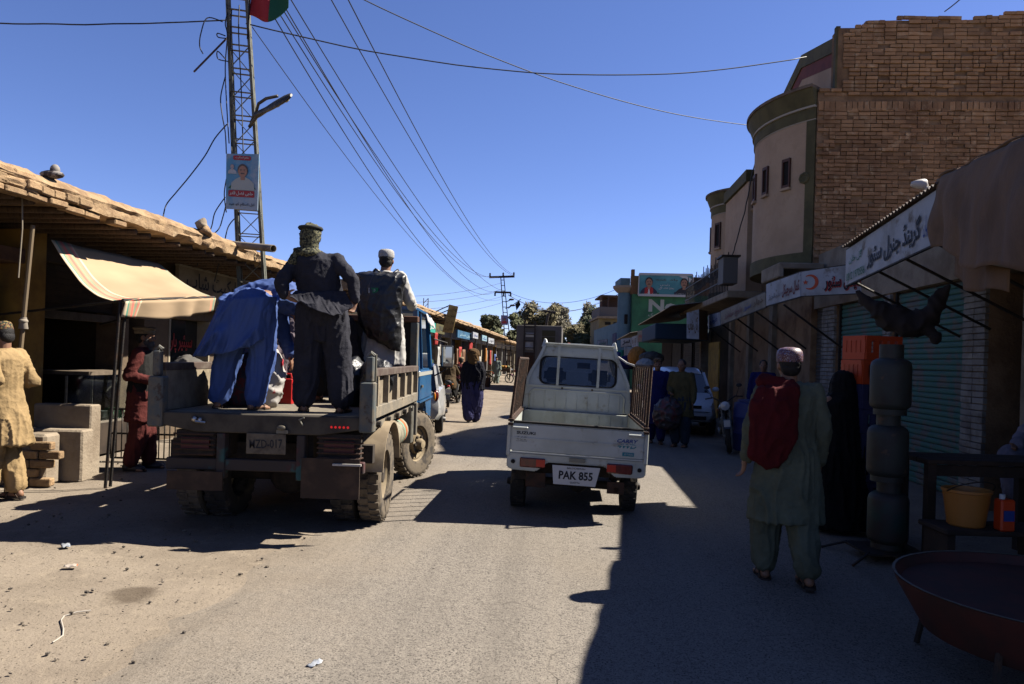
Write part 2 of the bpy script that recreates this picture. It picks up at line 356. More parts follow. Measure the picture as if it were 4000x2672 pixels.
# ------------------------------------------------------------------ ground and road
def axis(lo, hi, d, outer):
    a = []; x = lo
    while x < hi: a.append(x); x += d
    a.append(hi); s = d
    while a[0] > -outer: s *= 1.6; a.insert(0, a[0] - s)
    s = d
    while a[-1] < outer: s *= 1.6; a.append(a[-1] + s)
    return a
mb = MB(); xs = axis(-9, 8, .22, 1600); ys = axis(1.5, 42, .22, 1600); nx = len(xs)
def gh(x, y):
    u = x * EU.x + y * EU.y; r = ss(-1.3, -2.4, u) + .5 * ss(2.9, 3.8, u)
    q = abs(x) < 30 and abs(y) < 60
    return gz(x, y) + (r * (.035 * N(V3((x * .9, y * .9, 0))) + .018 * N(V3((x * 4, y * 4, 3))) + .008 * N(V3((x * 11, y * 11, 5)))) if q else 0) - .006
mb.add([(x, y, gh(x, y)) for y in ys for x in xs], [(j * nx + i, j * nx + i + 1, (j + 1) * nx + i + 1, (j + 1) * nx + i) for j in range(len(ys) - 1) for i in range(nx - 1)])
struct(mb, 'ground', GROUND, True)
mb = MB(); vv = []; nr = 330; nc = 14
for j in range(nr + 1):
    v = -3 + j * .2 if j < 200 else 37 + (j - 200) * 1.0
    l = -2.6 + .35 * N(V3((v * .6, 1, 0))) + .15 * N(V3((v * 2.5, 4, 0))); r = 3.2 + .25 * N(V3((v * .6, 9, 0)))
    for i in range(nc + 1):
        p = S(l + (r - l) * i / nc, v); e = min(i, nc - i); vv.append((p.x, p.y, gz(p.x, p.y) + (.010 if e else -.03) + .006 * N(p * .8)))
mb.add(vv, [(j * (nc + 1) + i, j * (nc + 1) + i + 1, (j + 1) * (nc + 1) + i + 1, (j + 1) * (nc + 1) + i) for j in range(nr) for i in range(nc)])
struct(mb, 'road', ROAD, True)
# loose stones on the shoulder and verge (nobody could count them)
PEB = mat('pebble', (.22, .18, .135), .95, (.10, .085, .07), 30, .5, .55, rnd=.5); mb = MB()
for i in range(4200):
    v = 2.2 + 12 * random.random() ** 1.7; u = random.uniform(-6, -.4) if random.random() < .8 else random.uniform(-.5, 3)
    p = S(u, v)
    if N(V3((p.x * 1.3, p.y * 1.3, 9))) < random.uniform(-.3, .35): continue
    r = .004 + .013 * random.random() ** 4
    if u > -1.4: r *= .6
    z = gh(p.x, p.y) + .008
    mb.ell((p.x, p.y, z + r * .4), r * random.uniform(.8, 1.6), r, r * .7, Matrix.Rotation(random.random() * 6, 3, 'Z'), 5, 3)
struct(mb, 'loose_stones', PEB, False, 'stuff')
# litter
def litter(name, lab, cat, px, py, w, d, m, seed):
    Y = CAMH * FPX / (py - 1402 + .03 * (2000 - px)); p = W(px, py, Y); p.z = gh(p.x, p.y) + .012; mb = MB()
    rr = Matrix.Rotation(seed, 3, 'Z')
    mb.sheet(lambda a, b: p + rr @ V3(((a - .5) * w, (b - .5) * d, .012 + .018 * N(V3((a * 3, b * 3, seed)))  )), 6, 4, .002)
    solo(mb, name, m, lab, cat, p, smooth=True)
LIT = mat('clear_plastic_scrap', (.45, .47, .5), .25, (.25, .28, .34), 20, spec=.6)
litter('plastic_wrapper', 'crumpled silvery plastic wrapper lying on the asphalt in the foreground', 'litter', 1228, 2602, .085, .045, LIT, 1.2)
litter('paper_scrap', 'pale paper scrap with orange print at edge of truck shadow', 'litter', 275, 2255, .08, .05, mat('paper_scrap', (.42, .36, .30), .8, (.5, .12, .04), 18, .6, .65), .3)
litter('plastic_sheet_scrap', 'grey plastic scrap lying inside the truck shadow on the dirt', 'litter', 255, 2175, .11, .06, LIT, 2.2)
def gp(px, py):
    Y = CAMH * FPX / (py - 1402 + .03 * (2000 - px)); p = W(px, py, Y); p.z = gh(p.x, p.y) + .012; return p
pts = [gp(*q) for q in ((355, 2408), (300, 2415), (250, 2425), (238, 2445), (247, 2480), (245, 2500), (225, 2512), (205, 2525))]
solo(MB().tube(pts, .004, 6), 'string_strand', mat('pale_string', (.5, .45, .38), .9), 'pale bent strand of string on the dirt at left foreground', 'string', pts[3])
# ------------------------------------------------------------------ left-hand shop rows
ORD = ('first', 'second', 'third', 'fourth', 'fifth', 'sixth', 'seventh', 'eighth', 'ninth', 'tenth', 'eleventh', 'twelfth', 'thirteenth', 'fourteenth', 'fifteenth')
def VU(px, u, py=1400): return WU(px, py, u).dot(EV)
def ZU(px, py, u): return WU(px, py, u).z
def mudroof(parent, v0, v1, ue, z0, seed, amp=1.0, depth=6.5, th=.2):
    n = max(8, int((v1 - v0) / (.055 if v0 < 10 else .16))); rings = []
    for j in range(n + 1):
        v = v0 + (v1 - v0) * j / n; nn3 = lambda s, q: N(V3((v * s, seed, q)))
        a = amp * (.05 * nn3(.7, 0) + .03 * nn3(3, 1)); b = amp * (.05 * nn3(.5, 7) + .025 * nn3(4, 2)); c = amp * (.025 * nn3(2.2, 5) + .018 * nn3(9, 6)); r_ = lambda q: amp * (.022 * nn3(3.1, q * 3.7) + .012 * nn3(13, q * 5.1 + .5))
        chip = -.07 * amp if nn3(1.9, 30) > .22 else 0
        rings.append([S(ue + a + r_(11) + chip, v, z0 + c), S(ue + a + .01 + r_(12), v, z0 + th * .25 + c), S(ue + a - .012 + r_(13), v, z0 + th * .5 + r_(14)), S(ue + a + .012 + r_(15), v, z0 + th * .68 + b * .7), S(ue - .03 + a + r_(16), v, z0 + th * .9 + b), S(ue - .14 + c + r_(17), v, z0 + th + .05 + b + r_(18)), S(ue - .4, v, z0 + th + .09 + b + r_(19)), S(ue - .8, v, z0 + th + .13 + b), S(ue - depth, v, z0 + th + .2), S(ue - depth, v, z0), S(ue - .25, v, z0 - .01)])
    return MB().loft(rings).build('roof', MUD, parent, 0.9)
def joists(parent, v0, v1, ue, ub, z, step, m=WOOD):
    me = MB().tube([(0, 0, 0), (ue - ub, 0, 0)], [.045, .038], 7).mesh('joist', m, True)
    v = v0
    while v < v1:
        p = S(ub, v + random.uniform(-.05, .05), z - random.uniform(.045, .055)); inst('joist', me, parent, p, (0, 0, math.atan2(EU.y, EU.x) + random.uniform(-.03, .03))); v += step
A = thing('mud_roofed_shop', 'low mud-brick shop building with rough eave, nearest on the left', 'building', S(-6.85, 8, .08))
mudroof(A, 2.0, 16.4, -5.4, 3.14, 1.0)
# courses of mud brick showing along the eave
bme = MB().ob((0, 0, 0), .13, .27, .085).mesh('brick', MUDB, 0.5, None, .012)
for row, (z, du, va, vb, L) in enumerate(((3.10, -.055, 4.6, 8.3, .25), (3.195, -.045, 4.6, 7.6, .21), (3.285, -.075, 4.6, 6.9, .26))):
    v = va + .1 * row
    while v < vb:
        k = random.uniform(.75, 1.2)
        if random.random() > .06:
            inst('brick', bme, A, S(-5.4 + du + random.uniform(-.03, .03), v + L * k / 2, z + random.uniform(-.012, .012)), (random.uniform(-.05, .05), random.uniform(-.06, .06), math.atan2(EU.y, EU.x) + random.uniform(-.06, .06)), (1, k * L / .27 * .96, 1.0 if row else .72))
        v += L * k + .008
joists(A, 4.0, 16.2, -5.5, -7.2, 3.13, .34)
uf = -6.85
pv0, pv1 = VU(72, uf), VU(168, uf)
w0, w1 = VU(655, uf), VU(815, uf); AW = mat('dusty_brown_wall', (.15, .105, .065), .95, (.09, .062, .04), 2.5, bump=.4)
for q in ((uf - .45, uf, 2.0, pv0 - 2.2, 0, 3.12), (uf - .4, uf, VU(470, uf), VU(500, uf), 0, 3.12), (uf - .4, uf, VU(560, uf), w0, 0, 3.12), (uf - .4, uf, w1, 16.3, 0, 3.12), (uf - .4, uf, w0 + .001, w1 - .001, 0, .9), (uf - .4, uf, w0 + .001, w1 - .001, 2.15, 3.12)): MB(STREET).box(*q).build('wall', AW, A)
MB(STREET).box(uf - .45, uf + .02, pv0, pv1, 0, 3.1).build('pillar', YWALL, A, bevel=.02)
MB(STREET).box(uf - .3, uf - .02, pv1 + .001, VU(470, uf) - .001, 2.72, 3.1).build('lintel', DWOOD, A)
MB(STREET).box(uf - .35, uf + .06, pv0 - 2.2, pv0 - .002, 2.62, 2.80).build('lintel', mat('reddish_timber', (.17, .085, .045), .9, (.1, .05, .03), 5), A, bevel=.01)
for k in range(7):  # boarding above the counter
    z = 2.12 + k * .085
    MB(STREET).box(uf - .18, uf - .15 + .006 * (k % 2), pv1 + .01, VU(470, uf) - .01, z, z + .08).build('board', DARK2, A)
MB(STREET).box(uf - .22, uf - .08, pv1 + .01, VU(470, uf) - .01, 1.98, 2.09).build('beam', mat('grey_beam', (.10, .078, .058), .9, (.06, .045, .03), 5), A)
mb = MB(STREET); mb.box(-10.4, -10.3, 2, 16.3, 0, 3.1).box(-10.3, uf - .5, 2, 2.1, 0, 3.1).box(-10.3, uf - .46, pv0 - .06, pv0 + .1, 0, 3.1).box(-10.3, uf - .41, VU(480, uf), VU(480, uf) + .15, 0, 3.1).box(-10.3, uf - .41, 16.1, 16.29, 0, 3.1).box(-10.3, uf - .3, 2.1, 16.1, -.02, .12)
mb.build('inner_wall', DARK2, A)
# end wall in first opening, sunlit look put into the brighter ochre
MB(STREET).box(uf - .3, uf - .05, pv0 - .62, pv0 - .30, .3, 2.35).build('sunlit_wall_strip', mat('sunlit_ochre', (.55, .33, .10), .9, (.42, .25, .08), 4), A)
# window panel with hand-painted lettering
MB(STREET).box(uf - .25, uf - .22, w0 + .002, w1 - .002, .902, 2.148).build('window', GLASS, A)
for k in (0, 1):
    vv0 = w0 + (w1 - w0 - .05) * k; MB(STREET).box(uf - .22, uf + .015, vv0 + .003, vv0 + .047, .905, 2.145).build('window_frame', CREAM, A)
write(A, 'سپئیر پارٹس', INKR, S(uf - .215, w0 + .12, 1.55), EV, V3((0, 0, 1)), (w1 - w0) * .75, .36, .02)
write(A, 'موٹر', mat('ink_teal', (.05, .3, .28), .7), S(uf - .215, w0 + .45, 1.05), EV, V3((0, 0, 1)), (w1 - w0) * .35, .26, .02)
# interior shelves with goods
cols = [(.45, .04, .04), (.05, .2, .08), (.5, .35, .05), (.08, .1, .35), (.4, .38, .34), (.3, .08, .2)]
GOODS = [mat('packet_%s' % n, c, .6) for n, c in zip(('red', 'green', 'yellow', 'blue', 'white', 'pink'), cols)]
sh = thing('display_counter', 'glass-fronted shop counter with a row of coloured packets, under the striped awning', 'counter', S(uf - .1, VU(300, uf), .12))
c0, c1 = pv1 + .05, VU(452, uf)
MB(STREET).box(uf - .5, uf + .35, c0, c1, .12, .55).build('base', DARK2, sh)
MB(STREET).box(uf - .45, uf + .33, c0 + .02, c1 - .02, .551, .58).build('shelf', mat('shelf_paint', (.2, .17, .13), .7), sh)
MB(STREET).box(uf + .30, uf + .31, c0 + .03, c1 - .03, .581, 1.22).build('pane', mat('counter_glass', (.8, .9, .9), .03, trans=1.0, spec=.5), sh)
MB(STREET).box(uf - .5, uf + .36, c0 + .35, c1 + .1, 1.225, 1.275).build('counter_top', mat('counter_plank', (.19, .145, .10), .7, (.12, .09, .06), 8), sh)
for v in (c0, c0 + .5, c1 - .03): MB(STREET).box(uf + .275, uf + .30, v, v + .025, .581, 1.225).build('post', STEEL, sh)
v = c0 + .08
while v < c1 - .2:
    L = random.uniform(.1, .26); h = random.uniform(.1, .15)
    g = MB(STREET).box(uf - .02, uf + .2, v, v + L, .581, .581 + h)
    gi_ = random.randrange(6); pk_n = globals().get('pk_n', -1) + 1; solo(g, 'packet', GOODS[gi_], 'small %s packet in the glass shop counter, %s from the left' % (('red', 'green', 'yellow', 'blue', 'white', 'pink')[gi_], ORD[pk_n]), 'packet', S(uf + .1, v, .581), 'packets in the shop counter', bevel=.006); v += L + .02
for r_ in range(4):
    z = .6 + r_ * .5
    solo(MB(STREET).box(-10.28, -9.9, c0, c1, z, z + .03), 'wall_shelf', DWOOD, 'dark wooden shelf on the back wall of the near left shop, %s from the floor' % ('first', 'second', 'third', 'fourth')[r_], 'shelf', S(-10.1, c0, z), 'back shelves of the near left shop')
# awning
aw = thing('striped_awning', 'sun-bleached cloth awning with red and green edge stripes over the near left shop', 'awning', S(-4.9, 8.6, 2.1))
a0, a1 = WU(200, 937, -5.95), WU(618, 1029, -5.95); b0, b1 = W(487, 1174, 7.95), W(840, 1162, 9.85)
AWN = bpy.data.materials.new('awning_cloth'); AWN.use_nodes = True; nt = AWN.node_tree; L = nt.links
tc = nt.nodes.new('ShaderNodeAttribute'); tc.attribute_name = 'across'; cr = nt.nodes.new('ShaderNodeValToRGB'); cr.color_ramp.interpolation = 'CONSTANT'
e = cr.color_ramp.elements; e[0].position = 0; e[0].color = (.42, .33, .22, 1); e[1].position = .02; e[1].color = (.08, .2, .14, 1)
base = (.255, .185, .115, 1)
for p, c in ((.035, base), (.055, (.5, .12, .09, 1)), (.075, base), (.09, (.12, .22, .16, 1)), (.1, base), (.12, (.5, .16, .12, 1)), (.135, (.4, .34, .22, 1)), (.15, base), (.93, (.45, .18, .12, 1)), (.95, base), (.97, (.12, .2, .15, 1)), (.985, base)):
    q = e.new(p); q.color = c
L.new(tc.outputs['Fac'], cr.inputs[0]); bs = nt.nodes['Principled BSDF']; bs.inputs['Roughness'].default_value = .95; bs.inputs['Specular IOR Level'].default_value = .1
wvn = nt.nodes.new('ShaderNodeTexNoise'); wvn.inputs['Scale'].default_value = 3; hv = nt.nodes.new('ShaderNodeHueSaturation'); mr = nt.nodes.new('ShaderNodeMapRange'); mr.inputs[3].default_value = .75; mr.inputs[4].default_value = 1.2
L.new(wvn.outputs['Fac'], mr.inputs[0]); L.new(mr.outputs[0], hv.inputs['Value']); L.new(cr.outputs[0], hv.inputs['Color']); L.new(hv.outputs[0], bs.inputs['Base Color'])
def awn(fn, nu, nv, name):
    mb = MB(); mb.sheet(fn, nu, nv, .006); o = mb.build(name, AWN, aw, True)
    at = o.data.attributes.new('across', 'FLOAT', 'POINT'); k = (nu + 1) * (nv + 1)
    vals = [(i % (nu + 1)) / nu for i in range(k)] * 2
    at.data.foreach_set('value', vals[:len(o.data.vertices)]); return o
dn = V3((0, 0, 1))
awn(lambda a, b: a0.lerp(a1, a).lerp(b0.lerp(b1, a), b) - dn * (.10 * math.sin(math.pi * b) * (1 + .5 * math.cos(a * 3)) + .018 * math.sin(a * 13 + b * 2) * b + .05 * math.sin(math.pi * b) * (1 - a)) + .012 * dn * N(V3((a * 6, b * 5, 0))), 60, 20, 'canopy')
awn(lambda a, b: b0.lerp(b1, a) + EU * (.012 - .05 * b + .03 * b * math.sin(a * 21 + math.sin(a * 9)) ) - dn * (.008 + b * (.17 + .07 * math.sin(a * 3.1))), 60, 6, 'valance')
mb = MB(); mb.tube([b0 - EU * .02, b1 - EU * .02], .02, 8).build('front_rail', IRON, aw)
for p, q in ((b0, a0 - dn * .9 - EU * .85), (b1, a1 - dn * .9 - EU * .85)): MB().tube([p, q], .015, 6).build('strut', IRON, aw)
for du in (0, .1): MB().tube([b0 + EV * du - EU * .05, V3((b0.x - .15, b0.y + du, .08))], .018, 7).build('post', IRON, aw)
# rope and leaning pole at the far left
p0, p1 = WU(87, 700, -5.6), WU(72, 1085, -5.6)
solo(MB().tube([p0, p0.lerp(p1, .5) + V3((.02, 0, 0)), p1], .008, 6), 'hanging_rope', mat('rope', (.3, .25, .18), .95), 'knotted rope hanging from the eave at the far left', 'rope', p1)
p0 = W(128, 880, 7.6); p1 = V3((W(60, 1400, 7.6).x - .05, 7.6, .08))
solo(MB().tube([p1, p0], [.026, .022], 8), 'leaning_pole', mat('bamboo_pole', (.2, .145, .08), .7, (.2, .14, .08), 6), 'thin leaning wooden pole beside the ochre pillar', 'pole', p1)
mb = MB(); c = p0.lerp(p1, .36)
mb.grid(lambda a, b: c + V3((.03 * math.cos(a * 6.28) * (1 + .8 * b), .03 * math.sin(a * 6.28), .04 - .12 * b)), 10, 4); mb.ell(c, .045, .045, .03)
solo(mb, 'tied_rag', mat('rag', (.33, .28, .22), .95), 'knotted rag tied round the leaning pole', 'rag', c, smooth=True)
# concrete bench and broken brick step
bn = thing('concrete_bench', 'stepped concrete bench with lit right end in front of the near shop', 'bench', W(300, 1850, 8.9))
g0 = .05
xa, xb = W(130, 1580, 8.9).x, W(392, 1580, 8.9).x; zt = W(260, 1580, 8.9).z
MB().box(W(130, 1580, 8.6).x, W(356, 1590, 8.6).x, 8.6, 8.82, g0, W(260, 1580, 8.6).z).build('backrest', CONC, bn, bevel=.015)
xc, xd = W(198, 1690, 8.3).x, W(352, 1690, 8.3).x; zs = W(260, 1678, 8.3).z
MB().box(W(120, 1580, 8.6).x, W(322, 1690, 8.36).x, 8.36, 8.599, g0, W(260, 1680, 8.36).z).build('seat', CONC, bn, bevel=.02)
st = thing('brick_step', 'broken low brick step plastered with mud beside the concrete bench', 'step', W(150, 1860, 8.0))
x0, x1 = W(60, 1700, 8.1).x, W(200, 1700, 8.1).x
MB().box(x0, x1 - .03, 8.05, 8.33, g0, W(150, 1690, 8.05).z - .02).build('core', CONC, st, bevel=.03)
for r_ in range(5):
    for k in range(4):
        if random.random() < .12: continue
        p = V3((x1 - .05 - k * .25 + (r_ % 2) * .1, 8.05 - .01, g0 + .06 + r_ * .1))
        inst('brick', bme, st, p, (0, random.uniform(-.05, .05), math.pi / 2 + random.uniform(-.08, .08)), (.7, .85, 1.02))
# low barred gate and its post
gt = thing('barred_gate', 'low iron barred gate leaning open behind the person in maroon', 'gate', W(560, 1780, 9.9))
q0, q1 = W(440, 1500, 9.9), W(690, 1500, 9.9); zb, ztop = .12, W(560, 1600, 9.9).z
for z in (zb, (zb + ztop) / 2, ztop): MB().tube([(q0.x, 9.9, z), (q1.x, 9.9, z)], .014, 6).build('rail', IRON, gt)
n = 13
bar = MB().tube([(0, 0, zb), (0, 0, ztop)], .009, 6).mesh('bar', IRON, True)
for k in range(n): inst('bar', bar, gt, V3((q0.x + (q1.x - q0.x) * k / (n - 1), 9.9, 0)) )
# roof ornament of stones, drain pipe
c = WU(790, 940, -5.45)
og = thing('stone_pile', 'small pile of stones on the mud eave beside the lattice pole', 'stones', c)
for dx, dz, r_, m in ((0, .0, .13, MUD), (.03, .13, .10, MUD), (-.01, .26, .095, CONC), (-.11, .0, .09, MUD)):
    mb = MB(); mb.ell(c + V3((dx, .02, dz)), r_, r_ * .9, r_ * .8, None, 12, 8)
    mb.v = [tuple(V3(p) + .06 * V3((N(V3(p) * 9), N(V3(p) * 9 + V3((3, 0, 0))), N(V3(p) * 9 + V3((0, 5, 0)))))) for p in mb.v]; mb.build('stone', m, og, True)
pp0, pp1 = W(810, 945, 12.3), W(1068, 971, 11.2)
pp = thing('drain_pipe', 'fat grey drain pipe sticking out from the roof past the pole', 'pipe', pp0)
PIPE = mat('pipe_grey', (.30, .25, .19), .8, (.2, .165, .12), 5); d = (pp1 - pp0).normalized(); Rp = d.to_track_quat('Z', 'Y').to_matrix()
MB().lathe(pp0 - d * .6, [(.058, 0), (.058, (pp1 - pp0).length + .6), (.05, (pp1 - pp0).length + .602), (.05, .3)], 16, Rp, False).build('tube', PIPE, pp, .6)
# shoe on the roof
c = WU(203, 697, -5.5) ; mb = MB(); mb.ell(c + V3((0, 0, .04)), .13, .07, .045, None, 12, 6).ell(c + V3((.03, .0, .09)), .05, .045, .06, None, 10, 6)
solo(mb, 'old_shoe', mat('old_shoe', (.06, .045, .04), .8, (.3, .27, .24), 9, .5, .55), 'discarded old shoe lying on the edge of the mud roof', 'shoe', c, smooth=True)
# painted sign under the eave
sg = thing('shop_sign', 'dusty cream shop board with black Urdu lettering behind the lattice pole', 'sign', WU(900, 1100, -6.6))
p0, p1 = WU(700, 1012, -6.6), WU(1095, 1092, -6.6); zt = 3.02; zb = 2.36; v0, v1 = p0.dot(EV), p1.dot(EV)
MB(STREET).box(-6.66, -6.6, v0, v1, zb, zt).build('board', SIGNC, sg)
MB(STREET).box(-6.67, -6.585, v0, v1, zt + .001, zt + .03).build('trim', CREAM, sg)
write(sg, 'بسم اللہ مارکیٹ شاپ', INKB, S(-6.6, v0 + .25, zb + .18), EV, dn, (v1 - v0) * .8, .42, .015)
# ---------------------------------------------------------------- farther left rows
def shoprow(lab, v0, v1, ue, uf, z, seed, bays, m, loc):
    B = thing('mud_roofed_shop_row', lab, 'building', S(uf, (v0 + v1) / 2, .08)); mudroof(B, v0, v1, ue, z, seed, 1.0, 6.0, .16)
    if v0 < 40: joists(B, v0 + .2, v1 - .1, ue - .08, uf - .1, z - .01, .55)
    n = bays; w = (v1 - v0) / n; uc = uf
    for k in range(n + 1):
        v = min(max(v0 + k * w, v0 + .2), v1 - .2); MB(STREET).box(uc - .35, uc + random.uniform(0, .05), v - .17, v + .17, 0, z - .02).build('pillar', random.choice([CREAM, YWALL, CONC, WHITEB]), B)
    MB(STREET).box(uc - .35, uc - .02, v0 + .05, v1 - .05, 2.55, z - .03).build('lintel', m, B)
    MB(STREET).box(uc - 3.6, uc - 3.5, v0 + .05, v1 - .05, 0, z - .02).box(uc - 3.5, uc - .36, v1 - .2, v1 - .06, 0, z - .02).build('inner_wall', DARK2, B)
    for k in range(n):
        a, b = v0 + k * w + .2, v0 + (k + 1) * w - .2
        t = random.random()
        if t < .45: MB(STREET).box(uc - .3, uc - .27, a, b, 0.02, 2.54).build('shutter', SHUT, B)
        else:
            MB(STREET).box(uc - 1.6, uc - .5, a + .1, b - .1, .02, .85).build('counter', random.choice([DWOOD, WOOD, CONC]), B)
        MB(STREET).box(uc - .35, uc + .5, a, b, .0, .1 + .03 * (k % 3)).build('step', CONC, B)
    return B
shoprow('mud-roofed shop row behind the blue truck cab with green sign', 17.2, 29.0, -5.15, -6.0, 3.18, 4.0, 4, DARK2, 0)
shoprow('long low shop row farther down the left side with blue boards', 29.8, 58.0, -5.1, -6.0, 3.18, 8.0, 9, CREAM, 0)
shoprow('farthest low shop row on the left, beyond the second pole', 60, 110.0, -5.4, -6.2, 3.1, 12.0, 10, CREAM, 0)
def leftsign(lab, px0, px1, pt, pb, u, m, txt=None, ink=INKB, cat='sign', tilt=0):
    p0, p1 = WU(px0, (pt + pb) / 2, u), WU(px1, (pt + pb) / 2, u); v0, v1 = p0.dot(EV), p1.dot(EV); zt = ZU(px0, pt, u); zb = ZU(px0, pb, u)
    t = thing('shop_sign', lab, cat, S(u, v0, zb)); MB(STREET).box(u - .08, u, v0, v1, zb, zt).build('board', m, t)
    for vq in (v0 + .05, v1 - .05): MB(STREET).bar((u - .03, vq, zt), (u - .5, vq, zt + .3), .03).build('bracket', IRON, t)
    if txt: write(t, txt, ink, S(u, v0 + (v1 - v0) * .12, zb + (zt - zb) * .2), EV, dn, (v1 - v0) * .76, (zt - zb) * .6, .02)
    return t
TEAL = mat('teal_sign', (.03, .33, .25), .6); BLUES = mat('blue_sign', (.04, .14, .25), .6, (.03, .09, .16), 2); LBLUE = mat('light_blue_sign', (.28, .43, .5), .6)
leftsign('turquoise shop sign with white lettering behind the truck cab', 1648, 1702, 1248, 1290, -4.9, TEAL, 'درزی', INKW)
leftsign('dark olive sign board between turquoise and yellow signs', 1703, 1737, 1262, 1300, -5.3, mat('olive_sign', (.09, .08, .02), .7), 'بلال', INKB)
leftsign('long blue shop board with faint lettering, on the left row', 1788, 1846, 1288, 1318, -4.9, BLUES, 'فون سنٹر', LBLUE)
leftsign('white sign next to the long blue board', 1848, 1868, 1296, 1320, -4.75, SIGNW, 'سوات', INKBL)
leftsign('small pale blue shop sign on the far left row', 1884, 1902, 1308, 1330, -4.8, LBLUE, 'مکہ', INKBL)
leftsign('second pale sign farther down the left row', 1908, 1930, 1318, 1340, -4.8, SIGNW, 'نور', INKB)
# tall yellow sign turned to the street, on bars
ty = thing('tall_sign', 'tall tilted yellow sign with faint lettering on iron bars over the left row', 'sign', W(1757, 1300, 27.5))
Yt = 27.5; q = [W(1727, 1297, Yt), W(1768, 1301, Yt), W(1790, 1198, Yt), W(1755, 1189, Yt)]
MB().prism(q, V3((0, .06, 0))).build('board', mat('yellow_sign', (.52, .37, .12), .7, (.42, .28, .09), 3), ty)
r_ = (q[1] - q[0]); u_ = (q[3] - q[0])
for k, t in enumerate(('حاجی نور', 'ہوٹل اینڈ', 'ریسٹورنٹ', 'چائے')): write(ty, t, INKBR, q[0] + r_ * .12 + u_ * (.07 + .23 * k), r_, u_, r_.length * .75, u_.length * .15, .01)
for k in range(4):
    a = q[0] + u_ * (.45 + .17 * k); MB().tube([a + V3((0, .05, 0)), a + V3((-.95, .5, -.35 - .02 * k))], .02, 6).build('bar', IRON, ty)
# hanging goods and garments along the left row
RG = [mat('cloth_red', (.42, .03, .025), .8), mat('cloth_white', (.5, .48, .44), .8), mat('cloth_brown', (.2, .1, .05), .8), mat('cloth_orange', (.5, .2, .03), .8), mat('cloth_blue', (.05, .1, .3), .8)]
for k, (v, u, z, w, h, c) in enumerate(((26.5, -5.0, 2.4, .5, .45, 0), (27.6, -5.1, 1.9, .5, 1.2, 1), (32, -5.05, 1.9, .5, 1.0, 2), (33.2, -5.1, 2.0, .45, 1.1, 0), (34.5, -5.1, 1.9, .5, 1.2, 2), (36, -5.0, 2.3, .6, .5, 0), (38, -5.0, 1.7, .5, 1.2, 3), (40, -5.05, 1.6, .5, 1.3, 1), (42.5, -5.0, 2.1, .6, .8, 3), (45, -5.0, 2.0, .6, .9, 0), (48, -5.0, 1.8, .6, .9, 4))):
    mb = MB(); b = S(u, v, z)
    mb.sheet(lambda a, t: b + EV * ((a - .5) * w * (1 - .35 * (t - .3) ** 2)) + EU * (.05 * math.sin(a * 9 + k) + .04 * N(V3((a * 3, t * 3, k)))) + dn * ((t - 1) * h + .1), 8, 8, .03)
    solo(mb, 'hanging_garment', RG[c], 'garment hung for sale under the left eave, %s from the blue truck' % ('first', 'second', 'third', 'fourth', 'fifth', 'sixth', 'seventh', 'eighth', 'ninth', 'tenth', 'eleventh')[k], 'garment', b + dn * (-h), 'garments hung along the left shops', smooth=True)
# ------------------------------------------------------------------ tall brick building with round bay (right)
ORD_ = ('first', 'second', 'third', 'fourth', 'fifth', 'sixth', 'seventh', 'eighth', 'ninth', 'tenth', 'eleventh', 'twelfth')
K = thing('brick_building', 'tall brown brick building with plastered round bay and olive trim on the right', 'building', S(4.8, 15, 0))
VB = 14.9
def topz(u):
    if u < 5.08: return 7.16
    return 8.42 + (.10 if u > 5.55 else 0) + (.10 if u > 6.0 else 0) + .02 * N(V3((u * 3, 0, 0))) + .015 * (u - 6)
MB(STREET).box(4.72, 5.08, VB, VB + .3, 0, 7.1).box(5.08, 13, VB, VB + .35, 0, 8.36).box(5.6, 13, VB + .002, VB + .35, 8.36, 8.5).box(4.76, 13, VB + .35, 22.4, 0, 6.4).box(5.3, 13, 22.4, 24, 0, 6.2).box(5.6, 13, VB + .35, 22, 6.4, 8.0).build('core_wall', MORTAR, K)
bm1 = MB().ob((0, 0, 0), .212, .07, .064).mesh('brick', BRICK, 0.5, None, .008)
pos = []; rows = int((8.75 - 3.2) / .0785)
for r_ in range(rows):
    z = 3.2 + r_ * .0785
    sold = abs(z - 6.86) < .12
    if sold and not (6.80 < z < 6.88): continue
    u = 4.73 + (r_ % 2) * .11
    while u < 11.2:
        L = .108 if sold else random.choice((.222, .222, .222, .112))
        if z < topz(u) - .03 and random.random() > .035: pos.append((u + L / 2, z, L, sold))
        u += L
near = sorted(pos, key=lambda p: abs(p[1] - 7.35) + .12 * abs(p[0] - 8.0))[:300]; ns_ = set(near)
base = math.atan2(EU.y, EU.x)
for (u, z, L, s_) in near:
    inst('brick', bm1, K, S(u, VB - .012 + random.uniform(-.012, .016), z + random.uniform(-.004, .004)), (random.uniform(-.02, .02), random.uniform(-.02, .02), base), ((L - .012) / .212, 1, (2.6 if s_ else 1) * random.uniform(.95, 1.06)))
mb = MB(STREET)
for p in pos:
    if p in ns_: continue
    u, z, L, s_ = p; worn = N(V3((u * .7, z * .9, 3))); y = VB - .010 + random.uniform(-.012, .014) + (.016 if worn > .12 else 0)
    mb.ob((u + random.uniform(-.004, .004), y, z + random.uniform(-.006, .006)), L - random.uniform(.006, .016), .06, .17 if s_ else random.uniform(.056, .069), Matrix.Rotation(random.uniform(-.03, .03), 3, 'Y'))
mb.build('brick', BRICK, K, kind='stuff')
